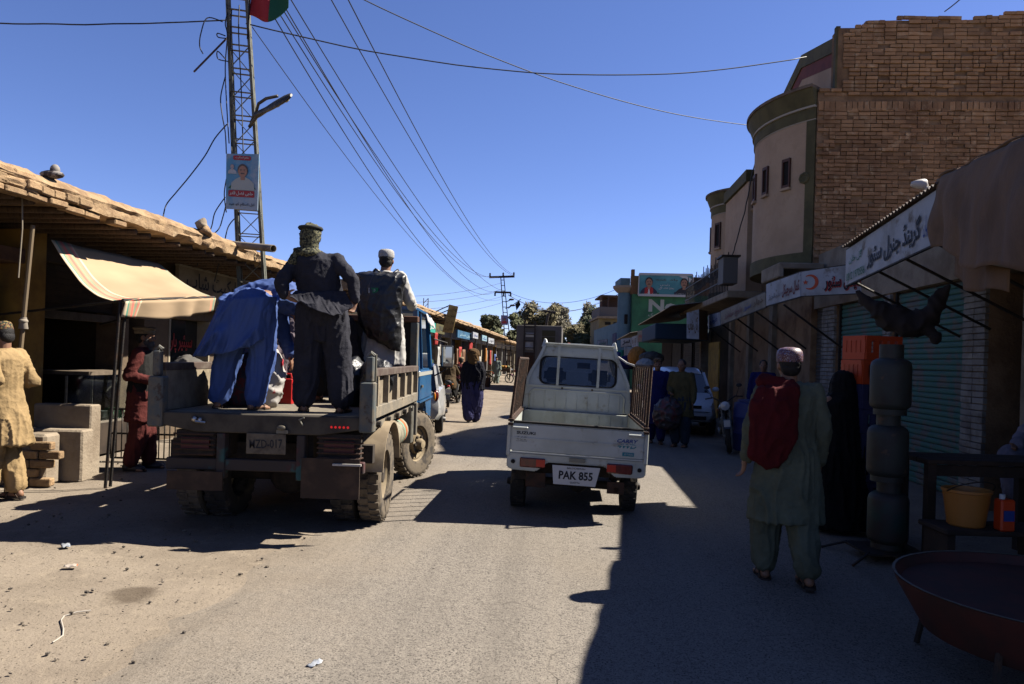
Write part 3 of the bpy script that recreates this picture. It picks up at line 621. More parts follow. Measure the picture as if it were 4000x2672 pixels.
# the round bay
def arc(uc, vc, R, a0, a1, n, dr=0.0): return [(uc - (R + dr) * math.cos(math.radians(a0 + (a1 - a0) * k / n)), vc - (R + dr) * math.sin(math.radians(a0 + (a1 - a0) * k / n))) for k in range(n + 1)]
def band(parent, name, m, uc, vc, R, a0, a1, z0, z1, d0, d1=None, n=28, d2=None):
    d1 = d0 if d1 is None else d1
    o0, o1, i0 = arc(uc, vc, R, a0, a1, n, d0), arc(uc, vc, R, a0, a1, n, d1), arc(uc, vc, R, a0, a1, n, -.3 if d2 is None else d2)
    return MB().loft([[S(*o0[k], z0), S(*o1[k], z1), S(*i0[k], z1), S(*i0[k], z0)] for k in range(n + 1)]).build(name, m, parent, .5)
def tower(K, uc, vc, R, a0, a1, zb, zt, wins):
    band(K, 'bay_wall', PLASTER, uc, vc, R, a0, a1, zb + .18, zt - .62, 0)
    band(K, 'cornice', OLIVE, uc, vc, R, a0, a1, zt - .36, zt - .04, .05, .17)
    band(K, 'cornice', mat('weathered_coping', (.20, .15, .11), .9, (.1, .07, .05), 4), uc, vc, R, a0, a1, zt - .039, zt + .02, .2)
    band(K, 'white_line', mat('old_whitewash', (.42, .38, .31), .9), uc, vc, R, a0, a1, zt - .40, zt - .361, .06)
    band(K, 'trim', OLIVE, uc, vc, R, a0, a1, zt - .62, zt - .401, .025)
    band(K, 'white_line', MATS['old_whitewash'], uc, vc, R, a0, a1, zt - .645, zt - .621, .012)
    band(K, 'trim', OLIVE, uc, vc, R, a0, a1, zb - .12, zb + .18, .03)
    band(K, 'trim', OLIVE, uc, vc, R, a0, a0 - (4.5 if R > 2 else 8), zb + .181, zt - .646, .015, n=3)
    for a, w, z0, z1 in wins:
        wb = mat('window_brown', (.09, .035, .02), .6); f = band(K, 'window', DARK, uc, vc, R, a + w, a - w, z0, z1, .006, n=3, d2=-.05)
        for a_, b_ in ((a + w, a + w * .72), (a - w * .72, a - w)): band(f, 'window_frame', wb, uc, vc, R, a_, b_, z0, z1, .045, n=1, d2=.0)
        for q_, r_2 in ((z0, z0 + .06), (z1 - .06, z1)): band(f, 'window_frame', wb, uc, vc, R, a + w * .71, a - w * .71, q_, r_2, .043, n=2, d2=.0)
        band(f, 'sill', PLASTER, uc, vc, R, a + w * 1.15, a - w * 1.15, z0 - .05, z0 - .001, .07, n=3, d2=.0)
tower(K, 6.4, 16.6, 2.4, 44.9, -80, 3.75, 7.2, ((29.5, 2.5, 5.30, 5.90), (13, 2.6, 5.30, 5.90), (-3, 2.8, 5.30, 5.90), (-22, 2.6, 5.30, 5.90)))
a = arc(6.4, 16.6, 2.4, 40, 40, 1, .03)[0]; cc = S(*a, 5.42); nn_ = V3((a[0] - 6.4, a[1] - 16.6, 0)); nn_ = (EU * nn_.x + EV * nn_.y).normalized(); Rm = nn_.to_track_quat('Z', 'Y').to_matrix()
MB().lathe(cc - nn_ * .03, [(.12, 0), (.12, .03), (.085, .045), (.06, .03)], 8, Rm).build('medallion', OLIVE, K)
# sloping parapet with maroon band
def para(zs, name, m, du, inset): 
    P = [(15.25, 8.36), (17.6, 8.95), (19.3, 8.5), (21.2, 7.25)]
    MB().loft([[S(5.2 + du, v, z - zs[0]), S(5.2 + du, v, z - zs[1]), S(5.45, v, z - zs[1]), S(5.45, v, z - zs[0])] for v, z in P]).build(name, m, K)
para((0, .30), 'parapet_coping', OLIVE, -.03, 0); para((.301, .58), 'parapet_band', MAROON, 0, 0); para((.581, 2.6), 'parapet', PLASTER, .004, 0)
MB(STREET).box(5.04, 5.12, VB + .002, VB + .12, 7.17, 8.4).build('trim', OLIVE, K)
# second bay and wall between
tower(K, 5.3, 22.6, 1.15, 60, -80, 3.6, 6.75, ((24, 6.5, 5.1, 5.85), (-20, 6, 5.1, 5.85)))
MB(STREET).box(4.35, 4.75, 18.9, 21.62, 3.5, 6.3).build('wall', PLASTER, K); MB(STREET).box(4.28, 4.76, 18.9, 21.62, 6.31, 6.6).build('trim', OLIVE, K)

# balcony with iron work
MB(STREET).box(3.75, 4.7, 18.2, 26, 3.28, 3.45).build('balcony_slab', CONC, K, bevel=.02)
MB(STREET).box(3.95, 4.75, 14.3, 15.6, 3.50, 3.62).box(3.9, 4.0, 14.3, 15.6, 3.34, 3.62).build('balcony_slab', CONC, K, bevel=.02)
rb = MB().tube([(0, 0, 0), (0, 0, .75)], .014, 6).tube([(-.05, 0, .45), (0, 0, .85), (.05, 0, .45)], .012, 5).mesh('railing_bar', IRON)
for k in range(34): inst('railing_bar', rb, K, S(3.8, 18.4 + k * .2, 3.45), (0, 0, base + math.pi / 2), (1, 1, random.uniform(.9, 1.25)))
for z in (3.75, 4.15): MB(STREET).box(3.785, 3.815, 18.3, 25.2, z, z + .03).build('railing_rail', IRON, K)
cb = thing('meter_box', 'grey sheet-metal box fixed to the balcony beside the round bay', 'box', S(3.7, 18.5, 3.5))
MB(STREET).box(3.6, 3.95, 18.0, 18.6, 3.6, 4.25).build('case', mat('box_grey', (.13, .12, .11), .7), cb, bevel=.01); MB(STREET).box(3.55, 4.0, 17.95, 18.65, 4.251, 4.29).build('lid', IRON, cb)
# ------------------------------------------------------------------ low shops on the right
R0 = thing('arcade_shops', 'row of shuttered shops in deep shade below the right-hand signs', 'building', S(4.75, 10, .05))
uf = 4.75; MB(STREET).box(uf + .3, uf + 4, 2.0, VB - .1, 3.25, 3.45).box(uf + .05, uf + .3, 1.0, VB - .1, 3.25, 3.85).box(uf, uf + .35, 7.62, VB - .05, 2.78, 3.24).build('roof', CONC, R0)  # middle box: unseen upstand added to block sunlight leaking past the canopies
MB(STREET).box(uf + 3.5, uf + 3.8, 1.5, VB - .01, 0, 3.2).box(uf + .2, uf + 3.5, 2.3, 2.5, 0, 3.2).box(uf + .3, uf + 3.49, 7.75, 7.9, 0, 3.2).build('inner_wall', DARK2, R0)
def shutter(parent, v0, v1, zt, m, u):
    f = lambda a, b: S(u - .018 * abs(math.sin(b * 3.14159 * (zt / .075))), v0 + (v1 - v0) * a, .06 + (zt - .06) * b)
    if v0 < 14:
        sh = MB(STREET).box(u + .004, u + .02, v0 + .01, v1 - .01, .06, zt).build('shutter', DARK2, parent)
        pr = [(.0, .0), (-.013, .012), (-.018, .036), (-.013, .060), (.0, .072), (.003, .072), (.003, .0)]
        me = MB().loft([[EU * a + EV * (w * (v1 - v0 - .04)) + V3((0, 0, b)) for a, b in pr] for w in (0, 1)]).mesh('slat', m, .5)
        for k in range(int((zt - .06) / .075)): inst('slat', me, sh, S(u, v0 + .02, .06 + .075 * k), (random.uniform(-.004, .004), 0, 0))
    else: MB().grid(f, 2, int(zt / .075) * 4).build('shutter', m, parent)
    for v in (v0, v1 - .04): MB(STREET).box(u - .05, u + .02, v, v + .04, .05, zt).build('guide_rail', IRON, parent)
PX = lambda px: VU(px, uf)
spec = ((3478, 3758, SHUTG), (3262, 3445, SHUTG), (2995, 3205, SHUT))
for a, b, m in spec: shutter(R0, PX(b) if PX(b) < PX(a) else PX(a), max(PX(a), PX(b)), 2.78, m, uf + .1)
def brickpier(v0, v1, m=WHITEB):
    MB(STREET).box(uf + .02, uf + .4, v0 + .006, v1 - .006, 0, 2.775).build('pier', MORTAR, R0); z = .06; k = 0
    me = MB().ob((0, 0, 0), .05, (v1 - v0) * .5 - .008, .066).mesh('brick', m, .5, None, .005)
    while z < 2.75:
        for h in (0, 1): inst('brick', me, R0, S(uf + .008 + random.uniform(-.008, .004), v0 + (v1 - v0) * (.25 + .5 * h), z + .035), (0, 0, base))
        z += .075; k += 1
brickpier(PX(3850), PX(3762)); brickpier(PX(3476), PX(3448)); brickpier(PX(3258), PX(3210), WHITEB)
MB(STREET).box(uf, uf + .4, 2.5, PX(3990), 0, 3.24).build('pier', CONC, R0)
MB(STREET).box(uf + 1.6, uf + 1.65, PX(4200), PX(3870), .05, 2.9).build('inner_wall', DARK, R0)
# farther facade on the right at street level
R1 = thing('dim_shopfronts', 'shaded shopfronts with grey shutters and an ochre door under the balcony', 'building', S(uf, 22, .05))
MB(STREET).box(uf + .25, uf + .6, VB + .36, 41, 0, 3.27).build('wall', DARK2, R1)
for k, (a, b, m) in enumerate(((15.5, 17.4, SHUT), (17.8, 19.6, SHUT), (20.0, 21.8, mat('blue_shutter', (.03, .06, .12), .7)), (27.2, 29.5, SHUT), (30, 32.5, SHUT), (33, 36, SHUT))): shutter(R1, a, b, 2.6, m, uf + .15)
pa, pb = VU(2812, 4.4), VU(2772, 4.4)
MB(STREET).box(4.36, 4.4, pa, pb, .05, ZU(2790, 1338, 4.4)).build('door', mat('ochre_door', (.50, .30, .06), .85, (.34, .2, .05), 5), R1)
for v in (17.6, 19.8, 22, 26.9): MB(STREET).box(uf - .1, uf + .25, v - .14, v + .14, 0, 3.26).build('pillar', CONC, R1)
for k in range(5): MB().tube([S(4.7, 13.2 + k * 1.9, 2.0), S(3.7, 13.2 + k * 1.9, 2.72)], .02, 6).build('bracket', IRON, R1)
# ------------------------------------------------------------------ sign boards and canopies on the right
def board(lab, p00, p01, p10, p11, m, t=.05, name='shop_sign', frame=True):
    "quad board: left-bottom, left-top, right-bottom, right-top as seen from the street"
    t_ = thing(name, lab, 'sign', p00); n = ((p10 - p00).cross(p01 - p00)).normalized()
    MB().prism([p00, p10, p11, p01], n * -t).build('board', m, t_)
    if frame:
        for a, b in ((p01, p11), (p00, p10)): MB().bar(a - n * .02, b - n * .02, .035, .03).build('frame', IRON, t_)
    return t_, p00, (p10 - p00), (p01 - p00)
def lettr(tp, s, m, x, y, w, h, bold=.02, shear=0):
    t_, o, r, u = tp; write(t_, s, m, o + r * x + u * y, r, u, r.length * w, u.length * h, bold, shear, .012)
dz = V3((0, 0, 1)); bz = lambda px, yt, yb, Y: (W(px, yb, Y), W(px, yt, Y))
uA = 3.43
pA = WU(3305, 978, uA); pB = WU(3325, 1109, uA); pC = WU(3668, 735, uA); pD = WU(3668, 935, uA)
va, vb = pA.dot(EV), pC.dot(EV)
sA = board('long white shop board with large dark Urdu lettering and a phone number', S(uA, va, pB.z), S(uA, va, pA.z), S(uA, vb, pD.z - .02), S(uA, vb, pC.z), SIGNW)
lettr(sA, 'گرینڈ جنرل سٹور', INKB, .30, .12, .56, .68, .03); lettr(sA, '0312 1970556', INKG, .03, .08, .24, .22, .015); lettr(sA, 'گل خان', INKG, .06, .52, .17, .26, .01)
lettr(sA, 'یہاں', INKBL, .885, .2, .05, .5, .02); lettr(sA, 'پتہ', INKBL, .955, .2, .035, .6, .02)
# corrugated canopy above that board
def corr(lab, v0, v1, u0, u1, z0a, z0b, z1a, z1b, wl=.076, m=TIN):
    n = int((v1 - v0) / wl * 4)
    f = lambda a, b: S(u0 + (u1 - u0) * b, v0 + (v1 - v0) * a, (z0a + (z0b - z0a) * a) * (1 - b) + (z1a + (z1b - z1a) * a) * b + .016 * math.sin(a * (v1 - v0) / wl * 6.283))
    mb = MB(); mb.sheet(f, n, 1, .004); return solo(mb, 'tin_canopy', m, lab, 'canopy', S(u1, v0, z1a))
corr('corrugated tin canopy over the long white board', vb - .3, va, uA - .06, 4.9, pC.z + .05, pA.z + .035, pC.z + .3, pA.z + .33)
corr('corrugated tin canopy behind the brown tarpaulin', 2.6, vb - .35, uA - .02, 4.9, pC.z + .12, pC.z + .02, pC.z + .35, pC.z + .25)
for k in range(4):
    v = vb + .2 + k * (va - vb - .4) / 3; z = pD.z + (pB.z - pD.z) * k / 3
    solo(MB().tube([S(uA + .05, v, z + .02), S(4.74, v, z - .62)], .016, 6), 'canopy_brace', IRON, 'thin iron brace under the long white board, %s from the tarpaulin' % ORD[k], 'brace', S(4.74, v, z - .62), 'canopy braces')
# hanging scrap of plastic catching the sun on the canopy
c = WU(3595, 745, uA); mb = MB(); mb.ell(c + dz * .06, .09, .05, .05, None, 10, 6).ell(c + V3((.07, 0, .02)), .05, .05, .03)
mb.v = [tuple(V3(p) + .03 * V3((N(V3(p) * 14), 0, N(V3(p) * 14 + V3((4, 0, 0)))))) for p in mb.v]; solo(mb, 'crumpled_bag', mat('pale_bag', (.6, .55, .5), .6), 'crumpled pale bag lying on the tin canopy edge', 'bag', c, smooth=True)
# medical store board, faces the camera
m0, m1 = bz(3130, 1062, 1156, 12.6); m2, m3 = bz(3400, 1022, 1143, 12.0)
sB = board('white medical store board with red crescent and dark Urdu lettering', m0, m1, m2, m3, SIGNW)
lettr(sB, 'میڈیکل سٹور', INKR, .355, .11, .63, .74, .05); 
t_, o, r, u = sB; vv, ff, _ = textgeo('میڈیکل سٹور', .02, 0)
lettr((t_, o - r.cross(u).normalized() * -.006, r, u), 'میڈیکل سٹور', INKB, .345, .15, .63, .74, .02)
# crescent and star
def crescent(tp, cx, cy, R, m):
    t_, o, r, u = tp; rn, un = r.normalized(), u.normalized(); c = o + r * cx + u * cy; n = rn.cross(un); n_ = 22; P = []
    for k in range(n_ + 1):
        a = math.radians(125 - 250 * k / n_); P.append((math.cos(a) * R, math.sin(a) * R))
    for k in range(n_ + 1):
        a = math.radians(-118 + 236 * k / n_); P.append((-.22 * R + math.cos(a) * R * .80, math.sin(a) * R * .80))
    mb = MB(); q = [c + rn * x + un * y + n * .01 for x, y in P]; h = n_ + 1
    mb.add(q, [(k, k + 1, 2 * h - 2 - k, 2 * h - 1 - k) for k in range(h - 1)])
    st = []
    for k in range(10):
        a = math.pi / 2 + k * math.pi / 5; rr = R * (.36 if k % 2 == 0 else .15); st.append(c + rn * (-.62 * R + math.cos(a) * rr) + un * (math.sin(a) * rr) + n * .01)
    mb.add([c + rn * (-.62 * R) + n * .01] + st, [(0, k + 1, (k + 1) % 10 + 1) for k in range(10)]); mb.build('crescent', m, t_)
crescent(sB, .14, .55, .13, mat('crescent_orange', (.55, .07, .02), .6))
b0_, b1_ = bz(2993, 1111, 1195, 13.9); b2_, b3_ = bz(3127, 1063, 1157, 12.65)
sC = board('small white board with dark red lettering, left of the medical store board', b0_, b1_, b2_, b3_, SIGNW)
lettr(sC, 'کمال سرجیکل', mat('ink_dark_red', (.16, .02, .02), .7), .50, .14, .48, .6, .03); lettr(sC, 'ٹیلرز', mat('ink_faded', (.25, .25, .27), .7), .08, .2, .35, .3)
c0_, c1_ = bz(2815, 1217, 1268, 17.6); c2_, c3_ = bz(2990, 1142, 1198, 13.95)
sD = board('long weathered cream board with faded red and blue writing', c0_, c1_, c2_, c3_, mat('weathered_board', (.30, .26, .2), .8, (.2, .17, .13), 3))
lettr(sD, 'بلوچ ٹریڈرز', mat('ink_faded_red', (.2, .06, .06), .7), .12, .15, .42, .6, .02); lettr(sD, 'سٹور', INKBL, .58, .2, .15, .5, .01); lettr(sD, 'ڈیلر', INKBR, .78, .25, .18, .5)
d0_, d1_ = bz(2766, 1232, 1284, 19.5); d2_, d3_ = bz(2812, 1220, 1270, 17.8)
sE = board('short grey board beyond the weathered cream board', d0_, d1_, d2_, d3_, SIGNW); lettr(sE, 'فوٹو', INKBL, .2, .2, .6, .5)
# box sign, white face and ochre side
bx_ = thing('box_sign', 'hanging box sign with white lettered face and ochre side', 'sign', W(2700, 1325, 18.6)); f0, f1 = bz(2682, 1222, 1322, 18.6); f2, f3 = bz(2730, 1208, 1325, 18.4)
MB().prism([f0, f2, f3, f1], V3((.02, .04, 0))).build('face', SIGNW, bx_); g2, g3 = bz(2764, 1215, 1328, 19.4)
MB().prism([f2 + V3((.004, .05, 0)), g2, g3, f3 + V3((.004, .05, 0))], V3((-.05, .03, 0))).build('side', mat('ochre_side', (.22, .10, .02), .8), bx_)
write(bx_, 'آئل شاپ', INKBR, f0 + (f2 - f0) * .12 + dz * .1, f2 - f0, f1 - f0, (f2 - f0).length * .8, (f1 - f0).length * .7, .02)
# brown tarpaulin hanging from the near canopy
tp_ = thing('brown_tarpaulin', 'big brown tarpaulin draped over the near canopy at upper right', 'tarpaulin', S(3.3, 5.2, 2.4))
TARP = mat('brown_tarp', (.22, .125, .062), .9, (.145, .083, .042), 2.5, .35, .7, .35, 18)
T = [WU(3660, 700, 3.40), WU(3800, 632, 3.15), WU(4010, 535, 2.82), WU(4500, 300, 2.3)]; Bm = [WU(3660, 970, 3.38), WU(3760, 1010, 3.10), WU(3900, 1060, 2.80), WU(4500, 1180, 2.3)]
def seg(P, a):
    a = min(a, .999) * 3; k = int(a); return P[k].lerp(P[k + 1], a - k)
def tarp(a, b):
    t_, q = seg(T, a), seg(Bm, a); bl = math.sin(math.pi * min(1, b * 1.05))
    p = t_.lerp(q, b) - EU * (.03 * bl + .045 * abs(math.sin(a * 17 + 1.2 * math.sin(b * 2))) * (.25 + b) + .05 * N(V3((a * 9, b * 2, 2)))) ; p.z += .05 * math.sin(a * 11) * b
    return p
MB().sheet(tarp, 70, 22, .008).build('hanging_flap', TARP, tp_, True)
MB().sheet(lambda a, b: seg(T, a) + EU * (2.3 * b) + dz * (.02 + .22 * b + .03 * N(V3((a * 6, b * 4, 0)))), 40, 8, .008).build('top_cover', TARP, tp_, True)
MB().sheet(lambda a, b: seg(Bm, .1 + .5 * a) + EU * (.1 + .03 * math.sin(a * 14)) - dz * (.0 + b * (.22 + .06 * math.sin(a * 5))), 30, 8, .006).build('lower_flap', TARP, tp_, True)
# dark cloth slung like a hammock
e0, e1, lowp = W(3350, 1140, 8.0), W(3705, 1120, 7.6), W(3570, 1290, 7.8)
SLUNG = [((3350, 1140, 8.0), .03), ((3400, 1190, 7.95), .07), ((3460, 1232, 7.9), .11), ((3530, 1262, 7.85), .13), ((3590, 1262, 7.8), .12), ((3640, 1220, 7.7), .09), ((3680, 1160, 7.65), .06), ((3705, 1118, 7.6), .03)]
# (mesh grown further down with the other cloth, once the cloth helpers exist)
# far canopies and boards
corr('sloping tin roof edge jutting out beneath the billboard', 21.5, 32, 2.85, 4.6, 3.30, 3.25, 3.55, 3.5, .3)
corr('low tin canopy with sunlit edge far down the right side', 33, 43, 2.6, 4.6, 2.95, 2.9, 3.3, 3.2, .4)
solo(MB(STREET).box(2.75, 4.5, 24.5, 29, 2.42, 2.95), 'blue_canopy', mat('blue_canvas', (.02, .05, .09), .8), 'dark blue canvas canopy under the far right tin roof', 'canopy', S(3.5, 26, 2.4), bevel=.03)
def rsign(lab, px0, px1, yt, yb, Y, m, txt, ink, dy=.3, sl=6):
    a0, a1 = bz(px0, yt + sl, yb + sl, Y + dy); a2, a3 = bz(px1, yt, yb, Y - dy); s_ = board(lab, a0, a1, a2, a3, m, .06); 
    if txt: lettr(s_, txt, ink, .15, .18, .7, .6)
rsign('white sign with slanted torn sheet beside blue canopy', 2536, 2577, 1292, 1332, 27, SIGNW, 'سوزوکی', mat('ink_grey', (.15, .15, .17), .7), .8)
rsign('tilted tan sign above the cloth stalls', 2490, 2532, 1288, 1330, 31, mat('tan_sign', (.26, .21, .15), .8), 'نعیم', INKR, 1.0)
rsign('white music sign with black notes far on the right', 2425, 2468, 1318, 1350, 35, SIGNW, 'سر', INKB, .3)
rsign('narrow white sign next to the music sign', 2468, 2490, 1310, 1355, 33, SIGNW, 'آغا', INKBR, .8)
rsign('blue-grey sign edge near the green building', 2392, 2405, 1300, 1340, 40, mat('slate_sign', (.09, .1, .17), .8), None, None, .3)
rsign('small framed white sign low on the far right', 2335, 2372, 1325, 1350, 48, SIGNW, 'دواخانہ', INKG, .2)
rsign('white awning board under the framed sign', 2370, 2400, 1345, 1362, 46, SIGNW, None, None, .3)
# ------------------------------------------------------------------ green corner building and billboard
G = thing('green_building', 'green and pale blue corner building with brick parapet and big painted lettering', 'building', S(3.8, 45.5, 0)); YG = 45.0
x0, x1 = W(2470, 1200, YG).x, W(2760, 1200, YG).x; zg = W(2600, 1152, YG).z; zp = W(2600, 1080, YG).z
MB().box(x0, x1 + 4, YG, YG + 6, 0, zg).build('wall', GREENW, G); MB().box(x0 - .1, x1 + 4, YG + .05, YG + .4, zg, zp).build('parapet', mat('tan_brick', (.24, .125, .055), .9, (.15, .075, .035), 30, st=(1, 1, 4), bump=.4), G)
MB().box(W(2467, 1100, YG).x, W(2479, 1100, YG).x, YG, YG + .35, zp, W(2475, 1052, YG).z).build('pinnacle', MATS['tan_brick'], G)
cx = W(2440, 1200, YG).x; Rg = x0 - cx
MB().lathe((cx + .15, YG + .8, 0), [(Rg, 0), (Rg, W(2440, 1140, YG).z)], 24).build('corner_tower', BLUEW, G, .6)
zt_ = W(2440, 1140, YG).z
MB().lathe((cx + .15, YG + .8, zt_), [(Rg + .05, .0), (Rg + .2, .15), (Rg + .32, .3), (Rg + .32, .42), (Rg, .44)], 24).build('cornice', mat('cream_cornice', (.33, .27, .2), .9), G, .6)
MB().box(W(2455, 1100, YG).x - .4, W(2468, 1100, YG).x, YG + .6, YG + 3, zt_ + .4, zp - .1).build('stair_tower', BLUEW, G)
xb2 = W(2408, 1300, 47).x; MB().box(xb2, xb2 + 1.4, 46.5, 60, 0, W(2410, 1260, 47).z).build('side_wall', BLUEW, G)
for z in (2.6, 4.0): MB().box(cx + .05, cx + .25, YG - Rg + .77, YG - Rg + .82, z, z + .6).build('slit_window', DARK, G)
rr_, uu_ = V3((1, 0, -.0)), dz
write(G, 'No.1', mat('lettering_white', (.45, .48, .43), .8), V3((W(2532, 1240, YG).x, YG - .01, W(2532, 1218, YG).z)), rr_, uu_, W(2690, 1200, YG).x - W(2532, 1200, YG).x, .78, .04)
write(G, 'سپر بریک', MATS['lettering_white'], V3((W(2532, 1240, YG).x, YG - .01, W(2532, 1240, YG).z)), rr_, uu_, 1.2, .26, .02)
def portrait(parent, o, r, u, s, skin, hair, shirt, extra=None, mous=True):
    "generic printed head-and-shoulders, flat layers on the print"
    n = r.cross(u)
    def lay(name, pts, m, l): MB().add([o + r * (x * s) + u * (y * s) + n * l for x, y in pts], [tuple(range(len(pts)))]).build(name, m, parent)
    el = lambda cx, cy, a, b, k=20: [(cx + a * math.cos(2 * math.pi * i / k), cy + b * math.sin(2 * math.pi * i / k)) for i in range(k)]
    lay('printed_torso', [(-.95, -1.1), (.95, -1.1), (.9, -.55), (.6, -.25), (.22, -.05), (-.22, -.05), (-.6, -.25), (-.9, -.55)], shirt, .006)
    if extra: lay('printed_scarf', [(-.5, -1.1), (-.18, -1.1), (-.05, -.3), (-.2, -.06), (-.45, -.2)], extra, .008); lay('printed_scarf', [(.5, -1.1), (.18, -1.1), (.05, -.3), (.2, -.06), (.45, -.2)], extra, .008); lay('printed_shirt', [(-.18, -1.1), (.18, -1.1), (.05, -.3), (-.05, -.3)], INKW, .008)
    lay('printed_neck', [(-.17, -.3), (.17, -.3), (.17, .2), (-.17, .2)], skin, .009)
    lay('printed_hair', el(0, .5, .42, .5), hair, .010); lay('printed_face', el(0, .38, .36, .46), skin, .012)
    if mous: lay('printed_moustache', [(-.17, .18), (.17, .18), (.12, .27), (-.12, .27)], hair, .014)
    for x in (-.14, .14): lay('printed_eye', el(x, .45, .06, .03, 8), hair, .014); lay('printed_brow', [(x - .1, .52), (x + .1, .52), (x + .08, .56), (x - .08, .56)], hair, .014)
SKINP = mat('print_skin', (.36, .19, .12), .6); HAIRP = mat('print_hair', (.015, .013, .012), .6); NAVYP = mat('print_navy', (.02, .03, .06), .6)
bb = thing('billboard', 'wide teal billboard with two printed portraits on the green building', 'billboard', W(2600, 1155, 44.7)); YB = 44.72
B0 = [W(2493, 1152, YB), W(2706, 1157, YB), W(2706, 1074, YB), W(2497, 1070, YB)]
MB().prism(B0, V3((0, .1, 0))).build('panel', mat('teal_print', (.06, .24, .27), .5, (.12, .38, .40), .7, .35, .65), bb)
for a, b in ((0, 1), (1, 2), (2, 3), (3, 0)): MB().bar(B0[a], B0[b], .05, .14).build('frame', mat('frame_white', (.5, .5, .5), .6), bb)
ur = V3((1, 0, 0)); o = W(2535, 1118, YB) - V3((0, .015, 0)); portrait(bb, o, ur, dz, .55, SKINP, HAIRP, NAVYP, mat('print_red', (.4, .02, .02), .6))
o = W(2672, 1122, YB) - V3((0, .015, 0)); portrait(bb, o, ur, dz, .55, SKINP, HAIRP, mat('print_black', (.02, .02, .025), .6))
for s_, x, y, w, h, m in (('پاکستان زندہ', 2562, 1098, .62, .16, INKBR), ('باد', 2615, 1098, .5, .14, INKBR), ('رئیس', 2578, 1117, .6, .14, INKW), ('ہمارا قائد آگے', 2572, 1131, .95, .18, INKW)):
    write(bb, s_, m, W(x, y, YB) - V3((0, .006, 0)), ur, dz, w, h, .01)
for x, m in ((2501, mat('print_green', (.02, .13, .06), .6)), (2633, NAVYP)):
    q = W(x, 1152, YB) - V3((0, .012, 0)); MB().add([q, q + ur * 1.15, q + ur * 1.15 + dz * .17, q + dz * .17], [(0, 1, 2, 3)]).build('printed_strip', m, bb); write(bb, 'منجانب دوست', INKW, q + V3((.1, -.012, .04)), ur, dz, .9, .1)
q = [W(2640, 1071, YB), W(2668, 1071, YB), W(2706, 1092, YB), W(2706, 1110, YB)]; MB().add([p - V3((0, .004, 0)) for p in q], [(0, 1, 2, 3)]).build('printed_stripe', INKW, bb)
# far yellow building with dark frame upper floor
F = thing('far_yellow_building', 'distant yellow building with brown upper frame near the trees', 'building', W(2370, 1400, 75)); YF = 75
bxf = lambda a, b, t_, bt, y0, y1: (W(a, 1300, YF).x, W(b, 1300, YF).x, YF + y0, YF + y1, W(2370, bt, YF).z if bt else 0, W(2370, t_, YF).z)
MB().box(*bxf(2338, 2440, 1245, None, 0, 8)).build('wall', mat('far_yellow', (.30, .24, .12), .9, (.22, .17, .09), .6), F)
MB().box(*bxf(2331, 2440, 1236, 1244.5, -.6, 8)).build('eave', CONC, F); MB().box(*bxf(2342, 2440, 1197, 1235.8, .6, 8)).build('parapet', mat('far_grey', (.16, .14, .13), .9), F)
MB().box(*bxf(2345, 2440, 1150, 1156, .6, 6)).box(*bxf(2346, 2352, 1156.2, 1196.8, .6, 1.2)).box(*bxf(2374, 2379, 1156.2, 1196.8, .6, 1.2)).box(*bxf(2352, 2440, 1156.2, 1196.8, 2.5, 3)).build('upper_frame', mat('far_brown', (.10, .055, .04), .9), F)
for a in (2362, 2395): MB().box(*bxf(a, a + 22, 1258, 1269, -.06, .0)).build('window', DARK, F)
